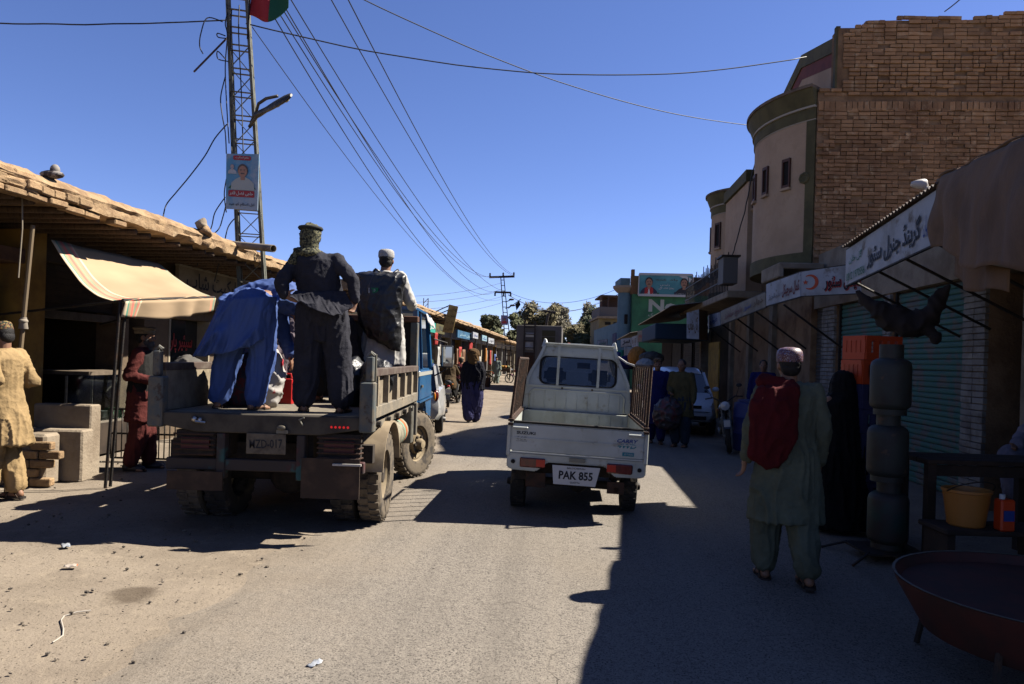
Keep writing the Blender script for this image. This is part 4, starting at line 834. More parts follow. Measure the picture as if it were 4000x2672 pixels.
# ------------------------------------------------------------------ trees
LEAF = [mat('leaf_olive', (.17, .18, .075), .8, (.11, .12, .05), .5), mat('leaf_dry', (.24, .20, .095), .85, (.16, .14, .065), .5), mat('leaf_dark', (.10, .115, .05), .8, (.065, .075, .035), .5), mat('leaf_grey', (.21, .19, .13), .85, (.15, .13, .085), .5)]
BARK = mat('bark', (.09, .065, .045), .95, (.05, .036, .026), 3)
def tree(lab, px, yt, Y, wpx, m, nleaf, seed, wide=1.0, sparse=.5):
    rnd = random.Random(seed); b = W(px, 1400, Y); b.z = 0; H = W(px, yt, Y).z; Rw = wpx / 2 / FPX * Y
    t = thing('tree', lab, 'tree', b); tr = MB(); tips = []
    def grow(p, d, l, r, lev):
        n = 4; pts = [p]; q = p.copy()
        for k in range(n):
            d = (d + V3((rnd.uniform(-.22, .22), rnd.uniform(-.22, .22), rnd.uniform(-.05, .12)))).normalized(); q = q + d * l / n; pts.append(q.copy())
        tr.tube(pts, [r * (1 - .45 * k / n) for k in range(n + 1)], 6)
        if lev >= 1: tips.extend((pts[-1], pts[-2]))
        if lev < 3:
            for k in range(3 + (lev == 0)):
                a = rnd.random() * 6.28; sp = rnd.uniform(.45, 1.0) * wide
                nd = (d + V3((math.cos(a) * sp, math.sin(a) * sp, rnd.uniform(-.15, .35)))).normalized(); grow(pts[rnd.choice((2, 3, 4, 4))], nd, l * rnd.uniform(.5, .75), r * .5, lev + 1)
    grow(b, V3((rnd.uniform(-.05, .05), 0, 1)), H * .42, H * .028, 0)
    mz = max(p.z for p in tips); mw = max(1e-3, max(math.hypot(p.x - b.x, p.y - b.y) for p in tips)); sx = Rw * .95 / mw; sz = (H * .96) / mz
    sc_ = lambda p: V3((b.x + (p[0] - b.x) * sx, b.y + (p[1] - b.y) * sx, p[2] * sz))
    tr.v = [tuple(sc_(p)) for p in tr.v]; tips = [sc_(p) for p in tips]; tr.build('trunk', BARK, t, True)
    lf = MB(); vs_, fs = [], []; cl = [(p, rnd.uniform(.35, 1.0) * Rw * .34) for p in tips for _ in range(2) if rnd.random() > sparse * .4]
    s0 = .11 + Y * .0011
    for i in range(int(nleaf * 1.6)):
        c, r = rnd.choice(cl); a, z = rnd.random() * 6.28, rnd.uniform(-1, 1); q = rnd.random() ** .45 * r; h = math.sqrt(1 - z * z)
        p = c + V3((q * h * math.cos(a), q * h * math.sin(a), q * z * .8)); s = s0 * rnd.uniform(.6, 1.5)
        d1 = V3((rnd.gauss(0, 1), rnd.gauss(0, 1), rnd.gauss(0, 1))).normalized(); d2 = d1.orthogonal().normalized(); k = len(vs_)
        vs_ += [p - d1 * s, p + d2 * s * .45, p + d1 * s, p - d2 * s * .45]; fs.append((k, k + 1, k + 2, k + 3))
    lf.add(vs_, fs); lf.build('crown', m, t)
tree('dusty olive-brown tree behind the grey lorry, widest crown', 2092, 1190, 95, 230, LEAF[1], 12000, 3)
tree('tall grey-green tree right of the lorry crown', 2172, 1184, 100, 150, LEAF[3], 6500, 5, 1.0, .7)
tree('dark green tree just left of the distant yellow building', 2296, 1200, 92, 150, LEAF[2], 9500, 8)
tree('thin leafy tree top rising behind the dark green tree', 2318, 1180, 106, 120, LEAF[3], 5000, 9, 1.0, .8)
tree('olive tree directly right of the second pole', 2022, 1222, 88, 110, LEAF[0], 7200, 12)
tree('dark round tree on the left beyond the shop roofs', 1915, 1230, 85, 90, LEAF[2], 6500, 15)
tree('small dark tree at the far left skyline behind the yellow sign', 1712, 1213, 90, 46, LEAF[2], 2200, 18)
tree('brown-leaved tree behind the red tent', 2240, 1262, 90, 130, LEAF[1], 8000, 21)
tree('low bushy green tree at the end of the road', 2325, 1275, 84, 130, LEAF[2], 8000, 24)
tree('small bush-like tree under the second pole', 1958, 1275, 80, 80, LEAF[0], 3600, 28)
for k, (x, yt, Y, w, m) in enumerate(((2205, 1310, 80, 130, 0), (2285, 1305, 78, 140, 2), (2385, 1320, 78, 90, 0), (2060, 1305, 86, 150, 0), (1985, 1315, 92, 90, 2), (1930, 1320, 96, 80, 1))): tree('low dense roadside tree at the far end of the street, %s of six' % ORD[k], x, yt, Y, w, LEAF[m], 5200, 40 + k, 1.2, .0)
# ------------------------------------------------------------------ lattice poles
POLE = mat('pole_steel', (.20, .20, .15), .6, (.11, .10, .075), 6, .45, .65, metal=.35)
np_ = thing('lattice_pole', 'tall steel lattice pole hung with cables on the left', 'pole', V3((W(992, 1090, 12.5).x, 12.5, .08)))
c1, c2 = W(985, 1090, 12.5), W(929, 0, 12.5); dd = (c2 - c1) / (c2.z - c1.z); ctr = lambda z: c1 + dd * (z - c1.z)
wid = lambda z: .45 - .019 * z; ang = math.radians(14)
def leg(sx, sy, z):
    w = wid(z) / 2; x, y = sx * w, sy * w * .8; return ctr(z) + V3((x * math.cos(ang) - y * math.sin(ang), x * math.sin(ang) + y * math.cos(ang), 0))
for sx, sy in ((-1, -1), (1, -1), (1, 1), (-1, 1)): MB().bar(leg(sx, sy, 0), leg(sx, sy, 9.6), .052, .016).bar(leg(sx, sy, 0) + V3((sx * .018, 0, 0)), leg(sx, sy, 9.6) + V3((sx * .018, 0, 0)), .016, .052).build('leg', POLE, np_)
z = .4; k = 0
cn = ((-1, -1), (1, -1), (1, 1), (-1, 1))
while z < 9.4:
    for i in range(4):
        a, b = cn[i], cn[(i + 1) % 4]; h = .40
        MB().bar(leg(*a, z), leg(*b, z), .045, .012).build('rung', POLE, np_)
        if z < 6.6: MB().bar(leg(*(a if k % 2 else b), z), leg(*(b if k % 2 else a), z + h * 1.0), .035, .01).build('brace', POLE, np_)
    z += .40 if z < 6.6 else .30; k += 1
# poster on the pole
YP = 12.05; q = [W(882, 815, YP), W(1006, 822, YP), W(1012, 602, YP), W(884, 600, YP)]
ps = thing('pole_poster', 'blue election-style poster with a printed portrait tied to the lattice pole', 'poster', q[0])
MB().prism(q, V3((0, .02, 0))).build('panel', mat('poster_blue', (.10, .32, .52), .5, (.36, .44, .52), 2.2, .4, .6), ps)
r_, u_ = (q[1] - q[0]).normalized(), (q[3] - q[0]).normalized(); wq = (q[1] - q[0]).length; hq = (q[3] - q[0]).length; nb = V3((0, -1, 0))
def strip(x, y, w, h, m, l=.004):
    o = q[0] + r_ * (x * wq) + u_ * (y * hq) + nb * l; n_ = 6; P = []
    for cx_, cy_, a0 in ((w - .04, h - .03, 0), (.04, h - .03, 90), (.04, .03, 180), (w - .04, .03, 270)):
        for k in range(n_): a = math.radians(a0 + 90 * k / (n_ - 1)); P.append(o + r_ * ((cx_ + .04 * math.cos(a)) * wq) + u_ * ((cy_ + .025 * math.sin(a)) * hq))
    MB().add(P, [tuple(range(len(P)))]).build('printed_strip', m, ps)
    return o
PRD = mat('poster_red', (.38, .03, .04), .5); strip(.22, .89, .56, .09, PRD); strip(.08, .22, .82, .13, PRD)
write(ps, 'خادم انسانیت', INKW, q[0] + r_ * (.3 * wq) + u_ * (.905 * hq) + nb * .006, r_, u_, .42 * wq, .06 * hq, .02); write(ps, 'حاجی فضل قادر', INKW, q[0] + r_ * (.12 * wq) + u_ * (.245 * hq) + nb * .006, r_, u_, .74 * wq, .08 * hq, .03)
write(ps, 'اہل اسلام کو عید', INKB, q[0] + r_ * (.1 * wq) + u_ * (.05 * hq) + nb * .006, r_, u_, .8 * wq, .07 * hq, .01)
portrait(ps, q[0] + r_ * (.53 * wq) + u_ * (.60 * hq) + nb * .004, r_, u_, .205, mat('poster_skin', (.42, .24, .17), .6), mat('poster_hair', (.10, .085, .08), .6), mat('poster_shirt', (.42, .47, .45), .6), None, True)
MB().add([q[0] + r_ * (x * wq) + u_ * (y * hq) + nb * .009 for x, y in ((.06, .37), (.3, .52), (.4, .50), (.28, .40))] + [q[0] + r_ * (x * wq) + u_ * (y * hq) + nb * .009 for x, y in ((.95, .37), (.75, .52), (.66, .50), (.78, .40))], [(0, 1, 2, 3), (4, 5, 6, 7)]).build('printed_scarf', mat('poster_green', (.02, .13, .06), .6), ps)
portrait(ps, q[0] + r_ * (.20 * wq) + u_ * (.73 * hq) + nb * .004, r_, u_, .075, mat('poster_pale', (.5, .42, .42), .6), mat('poster_greyh', (.3, .28, .3), .6), mat('poster_paleshirt', (.45, .5, .55), .6))
# street lamp
LM = mat('lamp_housing', (.025, .024, .022), .5, (.09, .08, .06), 10)
sl_ = thing('street_lamp', 'black twin-LED street lamp on a curved arm fixed to the lattice pole', 'street lamp', W(985, 480, 12.3))
A_ = [W(980, 480, 12.3), W(1000, 440, 12.2), W(1010, 405, 12.1), W(1040, 385, 12.0), W(1085, 375, 11.95)]
MB().tube(A_, .026, 8).build('arm', LM, sl_, True)
h0, h1 = W(1000, 452, 12.1), W(1138, 372, 11.7); d = (h1 - h0); L_ = d.length; d.normalize(); sd = d.cross(V3((0, -1, .9))).normalized(); up = sd.cross(d); rings = []
for a, w, t_ in ((0, .05, .05), (.12, .07, .05), (.3, .08, .04), (.5, .125, .045), (.8, .13, .045), (.94, .09, .035), (1, .04, .02)):
    c = h0 + d * (L_ * a); rings.append([c + sd * (w * math.cos(6.283 * k / 12)) + up * (t_ * math.sin(6.283 * k / 12)) for k in range(12)])
hd = MB().loft(rings).build('head', LM, sl_, .7)
view = (V3((0, 0, CAMH)) - h0).normalized(); lo_ = up if up.z < 0 else -up
for a in (.60, .84): MB().lathe(h0 + d * (L_ * a) + lo_ * .035, [(.0, .02), (.035, .018), (.045, 0)], 12, lo_.to_track_quat('Z', 'Y').to_matrix()).build('lens', mat('lamp_lens', (.5, .42, .2), .3), hd)
MB().tube([h0 + d * .05, W(975, 495, 12.35)], .03, 8).build('clamp', LM, sl_)
# rod and flag
p0, p1 = W(890, 145, 12.4), W(758, 280, 11.9); solo(MB().tube([p0, p1], .016, 7), 'bamboo_rod', mat('rod_red', (.10, .05, .03), .8), 'thin reddish rod sticking out from the lattice pole to the left', 'rod', p0)
fl = thing('party_flag', 'red and green cloth flag flying at the top of the lattice pole', 'flag', W(975, 45, 12.4)); o = W(972, 60, 12.4); uu = V3((.03, 0, 1))
for nm, a0, a1, m in (('red_half', 0, .55, mat('flag_red', (.35, .02, .03), .8)), ('green_half', .55, 1, mat('flag_green', (.01, .10, .05), .8))):
    MB().sheet(lambda a, b: o + V3((1, -.15, 0)) * ((a0 + (a1 - a0) * a) * .68) + uu * (b * .55 * (1 - .3 * (a0 + (a1 - a0) * a)) + .08 * math.sin((a0 + (a1 - a0) * a) * 6 + 1) - .06 + .14 * (a0 + (a1 - a0) * a) - .10 * (1 - b) * math.sin(3.14 * (a0 + (a1 - a0) * a))) + V3((0, .06 * math.sin((a0 + (a1 - a0) * a) * 8 + b * 2), 0)), 14, 8, .004).build(nm, m, fl, True)
MB().tube([o - uu * .4, o + uu * .9], .014, 7).build('staff', IRON, fl)
# ------------------------------------------------------------------ far pole
fp = thing('far_lattice_pole', 'distant steel pole with two cross-arms in the middle of the view', 'pole', V3((W(1985, 1400, 57).x, 57, 0)))
e1, e2 = W(1982, 1330, 57), W(1962, 1082, 57); dd2 = (e2 - e1) / (e2.z - e1.z); c_ = lambda z: e1 + dd2 * (z - e1.z)
for sx, sy in cn: MB().bar(c_(0) + V3((sx * .24, sy * .2, 0)), c_(e2.z) + V3((sx * .12, sy * .1, 0)), .07, .07).build('leg', IRON, fp)
z = .6
while z < e2.z:
    w = .24 - .12 * z / e2.z; MB().bar(c_(z) + V3((-w, -w, 0)), c_(z) + V3((w, -w, 0)), .05, .05).build('rung', IRON, fp); z += .42
for (xa, ya), (xb, yb), hh in (((1911, 1083), (2010, 1080), .16), ((1932, 1141), (1997, 1143), .14)):
    a, b = W(xa, ya, 56.8), W(xb, yb, 56.8); MB().bar(a, b, .12, hh).build('cross_arm', IRON, fp)
    for k in range(3):
        p = a.lerp(b, (.03, .55, .97)[k]); MB().lathe(p + dz * (.08 if hh > .15 else -.3), [(.05, 0), (.08, .06), (.05, .12), (.08, .18), (.03, .26)], 8).build('insulator', DARK, fp)
for p, q2 in (((1975, 1180), (1998, 1170)), ((1975, 1205), (2002, 1193))): MB().tube([W(*p, 57), W(*q2, 56.5)], .035, 6).ell(W(*q2, 56.5), .22, .1, .08, None, 8, 5).build('lamp_arm', IRON, fp)
fps = thing('far_poster', 'small red and blue portrait poster on the distant pole', 'poster', W(1970, 1270, 56.6)); q = [W(1957, 1268, 56.6), W(1983, 1270, 56.6), W(1984, 1232, 56.6), W(1957, 1231, 56.6)]
MB().prism(q, V3((0, .03, 0))).build('panel', mat('poster_blue2', (.12, .2, .4), .6, (.4, .2, .25), 3), fps); portrait(fps, (q[0] + q[2]) / 2 + V3((0, -.01, -.05)), V3((1, 0, 0)), dz, .2, SKINP, HAIRP, PRD)
ff_ = thing('far_flag', 'small dark flag on a stick at the distant pole', 'flag', W(1985, 1205, 56.6)); MB().tube([W(1985, 1205, 56.6), W(2035, 1168, 56.6)], .03, 6).build('staff', IRON, ff_)
MB().sheet(lambda a, b: W(2012, 1188, 56.5).lerp(W(2028, 1175, 56.5), a) + V3((.12 * b, 0, -.5 * b * (1 - .4 * a))), 4, 4, .02).build('cloth', DARK, ff_)
tp2 = thing('leaning_pole_with_crossarm', 'dark leaning pole with a tilted cross-arm in front of the trees', 'pole', V3((W(2135, 1400, 70).x, 70, 0)))
MB().tube([V3((W(2130, 1400, 70).x, 70, 0)), W(2136, 1262, 70), W(2143, 1224, 70)], .14, 7).build('post', IRON, tp2); MB().bar(W(2120, 1214, 69.8), W(2169, 1223, 69.8), .16, .16).build('cross_arm', IRON, tp2)
rt = thing('radio_mast', 'thin lattice mast far off on the left skyline', 'mast', V3((W(1664, 1400, 130).x, 130, 0))); xm = W(1664, 1165, 130)
for sx in (-.4, .4): MB().bar((xm.x + sx, 130, 0), (xm.x + sx, 130, xm.z), .14, .14).build('leg', STEEL, rt)
for k in range(14): MB().bar((xm.x - .4, 130, xm.z - .9 * k - .9), (xm.x + .4, 130, xm.z - .9 * k), .1, .1).build('brace', STEEL, rt)
# ------------------------------------------------------------------ overhead wires
def wire(lab, p, q, sag, r=.010, grp=None, n=28, wob=0.0):
    pts = []
    for k in range(n + 1):
        t = k / n; pts.append(p.lerp(q, t) - dz * (sag * 4 * t * (1 - t)) + (V3((N(V3((t * 9, r * 99, 0))), 0, N(V3((t * 9, 3, sag))))) * wob if 0 < k < n else V3((0, 0, 0))))
    solo(MB().tube(pts, r, 5), 'overhead_wire', CABLE, lab, 'wire', p, grp, smooth=True)
P9 = lambda z, dx=0: ctr(z) + V3((dx, 0, 0))
pl = lambda px, py, Y=12.5: W(px, py, Y)
wire('black wire crossing the whole street to the parapet of the brick building', pl(960, 92), WU(3150, 222, 4.9), .62, .012, wob=.02)
wire('black wire coming from the left edge to the lattice pole', W(-700, 60, 10.5), pl(900, 78), .1, .012, wob=.02)
wire('wire sagging from above the pole to the round bay cornice', W(1000, -220, 11.5), WU(2950, 491, 4.3), .55, .010, wob=.01)
tgt = [W(1911, 1080, 57), W(1950, 1080, 57), W(2008, 1078, 57), W(1935, 1140, 57), W(1975, 1139, 57), W(1996, 1141, 57)]
for k, (a, b, s_) in enumerate((((960, -160), 0, 1.5), ((985, -160), 1, 1.7), ((1010, -150), 3, 1.5), ((950, -140), 3, 2.0), ((1000, -230), 4, 1.3))):
    wire('thin wire of the bundle between near and far pole, %s at near pole' % ('second', 'middle', 'rightmost', 'leftmost', 'uppermost')[k], pl(*a), tgt[b], s_, .012, 'bundle of wires between the two poles', 40)
wire('thin single wire low on the near pole, sagging toward the far pole', pl(985, 105), W(1955, 1170, 57), 1.5, .008, None, 40)
wire('upper wire passing high right of the pole toward far cross-arm', W(1130, -300, 12), tgt[2], 1.1, .012, None, 40)
wire('uppermost wire passing steeply down to the far cross-arm', W(1280, -160, 12), tgt[2] + dz * .1, 1.0, .012, None, 40)
for k in range(4): wire('thin wire from far pole off to the left shop roofs, %s from top' % ORD[k], W(1962, (1104, 1130, 1158, 1182)[k], 57), W(1560, (1158, 1182, 1210, 1240)[k], 42), .25, .012, 'wires left of the far pole')
wire('yellowish wire from far pole sagging to the green building parapet', W(1985, 1140, 57), W(2470, 1100, 45.5), 1.1, .014)
wire('second wire from far pole sagging to the corner tower', W(1985, 1150, 57), W(2455, 1125, 45.5), 1.4, .014)
wire('low wire from far pole to the distant yellow building', W(1985, 1153, 57), W(2350, 1174, 74), 1.2, .016)
wire('cable hanging from the round bay cornice down to the balcony', WU(2953, 610, 4.2), WU(2855, 1010, 3.85), .25, .014, wob=.03)
wire('short wire at the top right corner above the brick wall', WU(3690, 45, 7.5), W(3790, -40, 14), .02, .012)
# loose cables on the near pole
loops = [[(886, 486), (840, 540), (800, 610), (740, 690), (690, 750), (650, 800), (637, 850)], [(880, 300), (862, 380), (868, 450), (880, 520), (884, 600)], [(870, 85), (810, 70), (785, 130), (780, 180), (793, 210)],
         [(880, 140), (850, 130), (852, 145), (885, 150)], [(880, 230), (850, 200), (852, 230), (890, 240)], [(880, 770), (840, 830), (825, 890), (790, 960), (770, 1040)], [(885, 790), (870, 850), (850, 900), (790, 940)],
         [(920, 850), (890, 890), (870, 980), (852, 1040), (838, 1100)], [(892, 40), (880, 90), (888, 140), (880, 260), (885, 400), (895, 560)], [(905, 40), (900, 150), (896, 300), (900, 470), (905, 600)], [(935, 20), (932, 120), (938, 260), (945, 420), (950, 600)], [(884, 700), (876, 760), (884, 830)]]
for k, lp in enumerate(loops):
    pts = [W(x, y, 12.25 + .12 * math.sin(i * 1.7 + k)) for i, (x, y) in enumerate(lp)]; fine = []
    for i in range(len(pts) - 1):
        a, b, c, d_ = pts[max(i - 1, 0)], pts[i], pts[i + 1], pts[min(i + 2, len(pts) - 1)]
        for j in range(6):
            t = j / 6; fine.append(.5 * ((2 * b) + (c - a) * t + (2 * a - 5 * b + 4 * c - d_) * t * t + (3 * b - a - 3 * c + d_) * t ** 3))
    fine.append(pts[-1]); lab = ('loose cable looping from the lattice pole down to the mud roof', 'loose cable bowing out left of the lattice pole above the poster', 'wide open cable hoop at the top left of the lattice pole', 'small upper cable loop left of the lattice pole', 'small lower cable loop left of the lattice pole', 'cable trailing from the poster down to the shop sign', 'cable from the poster to the stone pile on the eave', 'cable curving from below the poster into the shop sign', 'vertical cable along the left leg of the lattice pole', 'vertical cable just inside the left leg of the pole', 'vertical cable down the middle of the lattice pole', 'short cable bowing behind the left edge of the poster')[k]
    solo(MB().tube(fine, .010 if k else .011, 5), 'loose_cable', CABLE, lab, 'cable', fine[0], None if k == 0 else 'cables tangled on the lattice pole', smooth=True)
# ------------------------------------------------------------------ vehicles
BED = mat('dusty_grey_paint', (.20, .175, .135), .8, (.29, .24, .17), 5, .4, .65, .3, 40, c3=(.075, .05, .035), ns3=9, lo3=.6, hi3=.72)
BEDP = mat('dusty_cream_panel', (.33, .27, .185), .85, (.22, .175, .12), 6, .4, .66, .25, 40)
BLUEG = mat('blue_grey_paint', (.10, .115, .115), .75, (.17, .145, .105), 9, .4, .62, c3=(.07, .05, .04), ns3=14, lo3=.58, hi3=.68)
TBLUE = mat('truck_blue', (.012, .085, .215), .35, (.02, .12, .27), 3, .35, .7, c3=(.10, .11, .12), ns3=11, lo3=.62, hi3=.75, spec=.5)
TDARK = mat('dark_chassis', (.03, .024, .02), .85, (.055, .04, .03), 8, bump=.3); BUMP = mat('painted_bumper', (.045, .035, .032), .8, (.10, .03, .03), 4, .52, .64, c3=(.03, .10, .10), ns3=3.5, lo3=.58, hi3=.66)
FLAP = mat('mud_flap', (.05, .032, .022), .9, (.09, .055, .035), 7, .45, .7); TWHITE = mat('truck_white_stripe', (.42, .42, .38), .5)
def wheelparts(parent, c, R, w, rr, out, m_t, m_r, lugs=26, steer=0.0, hub=True, rimdepth=.06, spokes=0):
    "tyre (> rim) on an axle along x; out = +1/-1 side the face looks to"
    c = V3(c); Rz = Matrix.Rotation(steer, 3, 'Z'); ax = Rz @ Matrix.Rotation(math.pi / 2, 3, 'Y')
    prof = [(rr, -w * .42), (R * .86, -w * .5), (R * .95, -w * .46), (R, -w * .36), (R, w * .36), (R * .95, w * .46), (R * .86, w * .5), (rr, w * .42), (rr - .015, w * .25), (rr - .015, -w * .25), (rr, -w * .42)]
    mb = MB(); mb.lathe(c, prof, 36, ax, False)
    for k in range(lugs):
        a = 2 * math.pi * k / lugs
        for s in (-1, 1):
            a2 = a + (0 if s < 0 else math.pi / lugs); ct = c + Rz @ V3((s * w * .22, math.cos(a2) * (R + .006), math.sin(a2) * (R + .006)))
            mb.ob(ct, w * .44, R * 6.283 / lugs * .55, .014, Rz @ Matrix.Rotation(a2 - math.pi / 2, 3, 'X'))
    t = mb.build('tyre', m_t, parent, .6)
    o = out; rp = [(rr - .012, w * .3 * o), (rr - .03, w * .2 * o), (rr - .05, (w * .5 - rimdepth) * o), (rr * .55, (w * .5 - rimdepth - .02) * o), (rr * .5, (w * .5 - rimdepth + .03) * o), (.0001, (w * .5 - rimdepth + .035) * o)]
    if not spokes: MB().lathe(c, rp, 24, ax, False).build('rim', m_r, t, .5)
    if hub:
        MB().lathe(c, [(rr * .3, 0), (rr * .3, (w * .5 + .01) * o), (rr * .22, (w * .5 + .05) * o), (.0001, (w * .5 + .055) * o)], 14, ax, False).build('hub', m_r, t, .5)
        for k in range(6):
            a = k * math.pi / 3; p = c + Rz @ V3(((w * .5 - rimdepth + .03) * o, math.cos(a) * rr * .42, math.sin(a) * rr * .42)); MB().lathe(p, [(.018, -.02), (.018, .03)], 6, ax).build('wheel_nut', TDARK, t)
    return t
# ---- tipper truck
TX0 = -2.115; TM = Matrix.Translation((TX0, 6.2, 0.03))
tk = thing('tipper_truck', 'dusty grey open-bed tipper truck with blue cab, people standing in it', 'truck', M=TM)
hw = .905; zf = 1.055
MB().box(-hw + .06, hw - .06, .092, 2.9, zf - .07, zf).build('bed_floor', BED, tk)
MB().prism([(-hw, 0, zf - .002), (-hw, 0, zf - .10), (-.55, 0, zf - .165), (.5, 0, zf - .165), (hw, 0, zf - .10), (hw, 0, zf - .002)], (0, .09, 0)).build('rear_sill', mat('dark_sill', (.085, .072, .055), .85, (.045, .037, .03), 5, .4, .66), tk, bevel=.008)
for s in (-1, 1):
    o = s
    MB().box(min(o * hw, o * (hw - .03)), max(o * hw, o * (hw - .03)), .12, 2.9, zf + .001, zf + .40).build('side_panel', BEDP, tk)
    xo = o * (hw + .03)
    top = MB().box(min(o * (hw - .035), o * (hw + .045)), max(o * (hw - .035), o * (hw + .045)), .10, 2.92, zf + .345, zf + .415).build('side_top_rail', mat('brown_rail', (.085, .055, .042), .8, (.14, .11, .085), 7), tk, bevel=.006)
    MB().box(min(o * (hw + .001), o * (hw + .05)), max(o * (hw + .001), o * (hw + .05)), .12, 2.9, zf - .02, zf + .085).build('side_bottom_rail', BED, tk, bevel=.006)
    MB().box(min(o * hw, o * (hw - .06)), max(o * hw, o * (hw - .06)), .1, 2.9, zf - .13, zf - .072).build('bed_runner', BED, tk)
    for k in range(6):
        y = .16 + k * .53; MB().prism([(o * (hw + .002), y, zf + .086), (o * (hw + .05), y + .015, zf + .086), (o * (hw + .05), y + .06, zf + .086), (o * (hw + .002), y + .075, zf + .086)], (0, 0, .258)).build('rib', BEDP, tk)
        MB().tube([(o * (hw + .01), y + .2, zf - .09), (o * (hw + .05), y + .2, zf - .09)], .03, 8).build('hinge_pin', TDARK, tk)
    MB().box(min(o * (hw - .07), o * (hw + .055)), max(o * (hw - .07), o * (hw + .055)), -.03, .095, zf - .13, zf + .30).build('corner_post', BLUEG, tk, bevel=.012)
    MB().box(min(o * (hw - .03), o * (hw + .035)), max(o * (hw - .03), o * (hw + .035)), .0, .07, zf + .301, zf + .52).build('corner_post', BLUEG, tk, bevel=.01)
    MB().tube([(o * hw - .02, .03, zf + .52), (o * hw + .01, .03, zf + .55), (o * hw + .04, .03, zf + .525)], .018, 7).build('latch', STEEL, tk)
    MB().tube([(o * (hw + .035), .1, zf + .54), (o * (hw + .035), .1, zf + .30)], .012, 6).build('latch_rod', STEEL, tk)
MB().box(-hw, hw, 2.9, 2.95, zf, zf + .95).build('headboard', DARK, tk)
MB().box(-hw - .03, hw + .03, 2.86, 2.99, zf + .951, zf + 1.03).build('headboard_rail', mat('rust_rail', (.13, .06, .035), .85, (.08, .04, .025), 8), tk, bevel=.01)
for s in (-1, 1): MB().box(min(s * (hw - .06), s * (hw + .03)), max(s * (hw - .06), s * (hw + .03)), 2.86, 2.98, zf - .1, zf + .95).build('headboard_post', BLUEG, tk, bevel=.008)
# chassis
for s in (-1, 1): MB().box(s * .36 - .05, s * .36 + .05, .15, 4.6, .68, zf - .14).build('chassis_rail', TDARK, tk)
MB().box(-.9, .9, .3, .4, .62, .78).build('cross_member', TDARK, tk); MB().tube([(-.9, .9, .42), (.9, .9, .42)], .07, 10).ell((0, .9, .42), .2, .2, .2).build('rear_axle', TDARK, tk)
MB().tube([(-.85, 3.5, .42), (.85, 3.5, .42)], .06, 8).build('front_axle', TDARK, tk); MB().box(-.75, .75, .55, 3.2, .55, .9).build('gearbox_mass', TDARK, tk)
# rear bumper, uprights, lamp cages, flaps, plate
MB().box(-.81, .88, .02, .09, .565, .665).build('bumper', BUMP, tk, bevel=.008)
for x in (-.34, .34): MB().box(x - .035, x + .035, .0, .1, .50, .885).build('bumper_upright', BUMP, tk, bevel=.006)
for x0, x1, z0, z1, l in ((-.775, -.305, .40, .56, 0), (.36, .855, .36, .70, 1)): MB().box(x0, x1, -.03, -.015, z0, z1).build('mud_flap', FLAP, tk)
MB().box(.63, .87, -.06, -.03, .645, .662).build('flap_bar', mat('worn_white', (.5, .47, .42), .6), tk)
for x0, x1 in ((-.74, -.40), (.48, .84)):
    MB().box(x0, x1, .05, .12, .69, .90).build('lamp_box', TDARK, tk)
    for k in range(5): MB().tube([(x0, .0, .70 + k * .043), (x1, .0, .70 + k * .043), (x1 + .02, .06, .70 + k * .043)], .009, 5).build('lamp_guard_bar', RUST, tk)
    MB().box(x0 + .05, x1 - .05, .03, .05, .74, .84).build('tail_lamp', mat('lamp_red_dark', (.12, .01, .008), .4), tk)
PL = MB().box(-.115, .22, -.02, -.008, .72, .895); plo = PL.build('number_plate', mat('plate_dull', (.17, .14, .10), .8, (.1, .08, .06), 12), tk, bevel=.004)
write(plo, 'MZD-017', INKB, (-.085, -.02, .765), (1, 0, .04), (-.04, 0, 1), .28, .075, .01, lift=.004)
for k in range(5): MB().ell((.60 + .035 * k, -.006, .965), .011, .008, .011, None, 8, 5).build('marker_lamp', mat('marker_red', (.6, .02, .02), .3, emit=.35), tk)
MB().tube([(-.56, -.01, .99), (-.54, -.04, .985), (-.46, -.03, .975)], .012, 6).ell((-.56, -.02, 1.0), .025, .02, .025).ell((-.51, -.025, .995), .02, .02, .022).build('sill_latch', mat('bright_metal', (.55, .52, .48), .3, metal=.9), tk)
MB().tube([(.36, -.01, .97), (.33, -.02, 1.02), (.37, -.02, 1.04)], .008, 6).build('sill_hook', STEEL, tk)
MB().box(.14, .24, -.03, -.005, .90, .93).ell((.18, -.02, .945), .04, .02, .025).build('plate_lamp', STEEL, tk)
# wheels: duals at the rear, steered fronts
RIMC = mat('cream_rim', (.36, .28, .17), .8, (.24, .18, .11), 8)
for s in (-1, 1):
    wheelparts(tk, (s * .83, .9, .425), .425, .22, .245, s, DUSTT, RIMC, 30, hub=False, rimdepth=.15)
    wheelparts(tk, (s * .58, .9, .425), .425, .22, .245, s, RUBBER, RIMC, 26, hub=False)
    wheelparts(tk, (s * .83, 3.52, .425), .425, .22, .245, s, DUSTT, RIMC, 30, math.radians(-24))
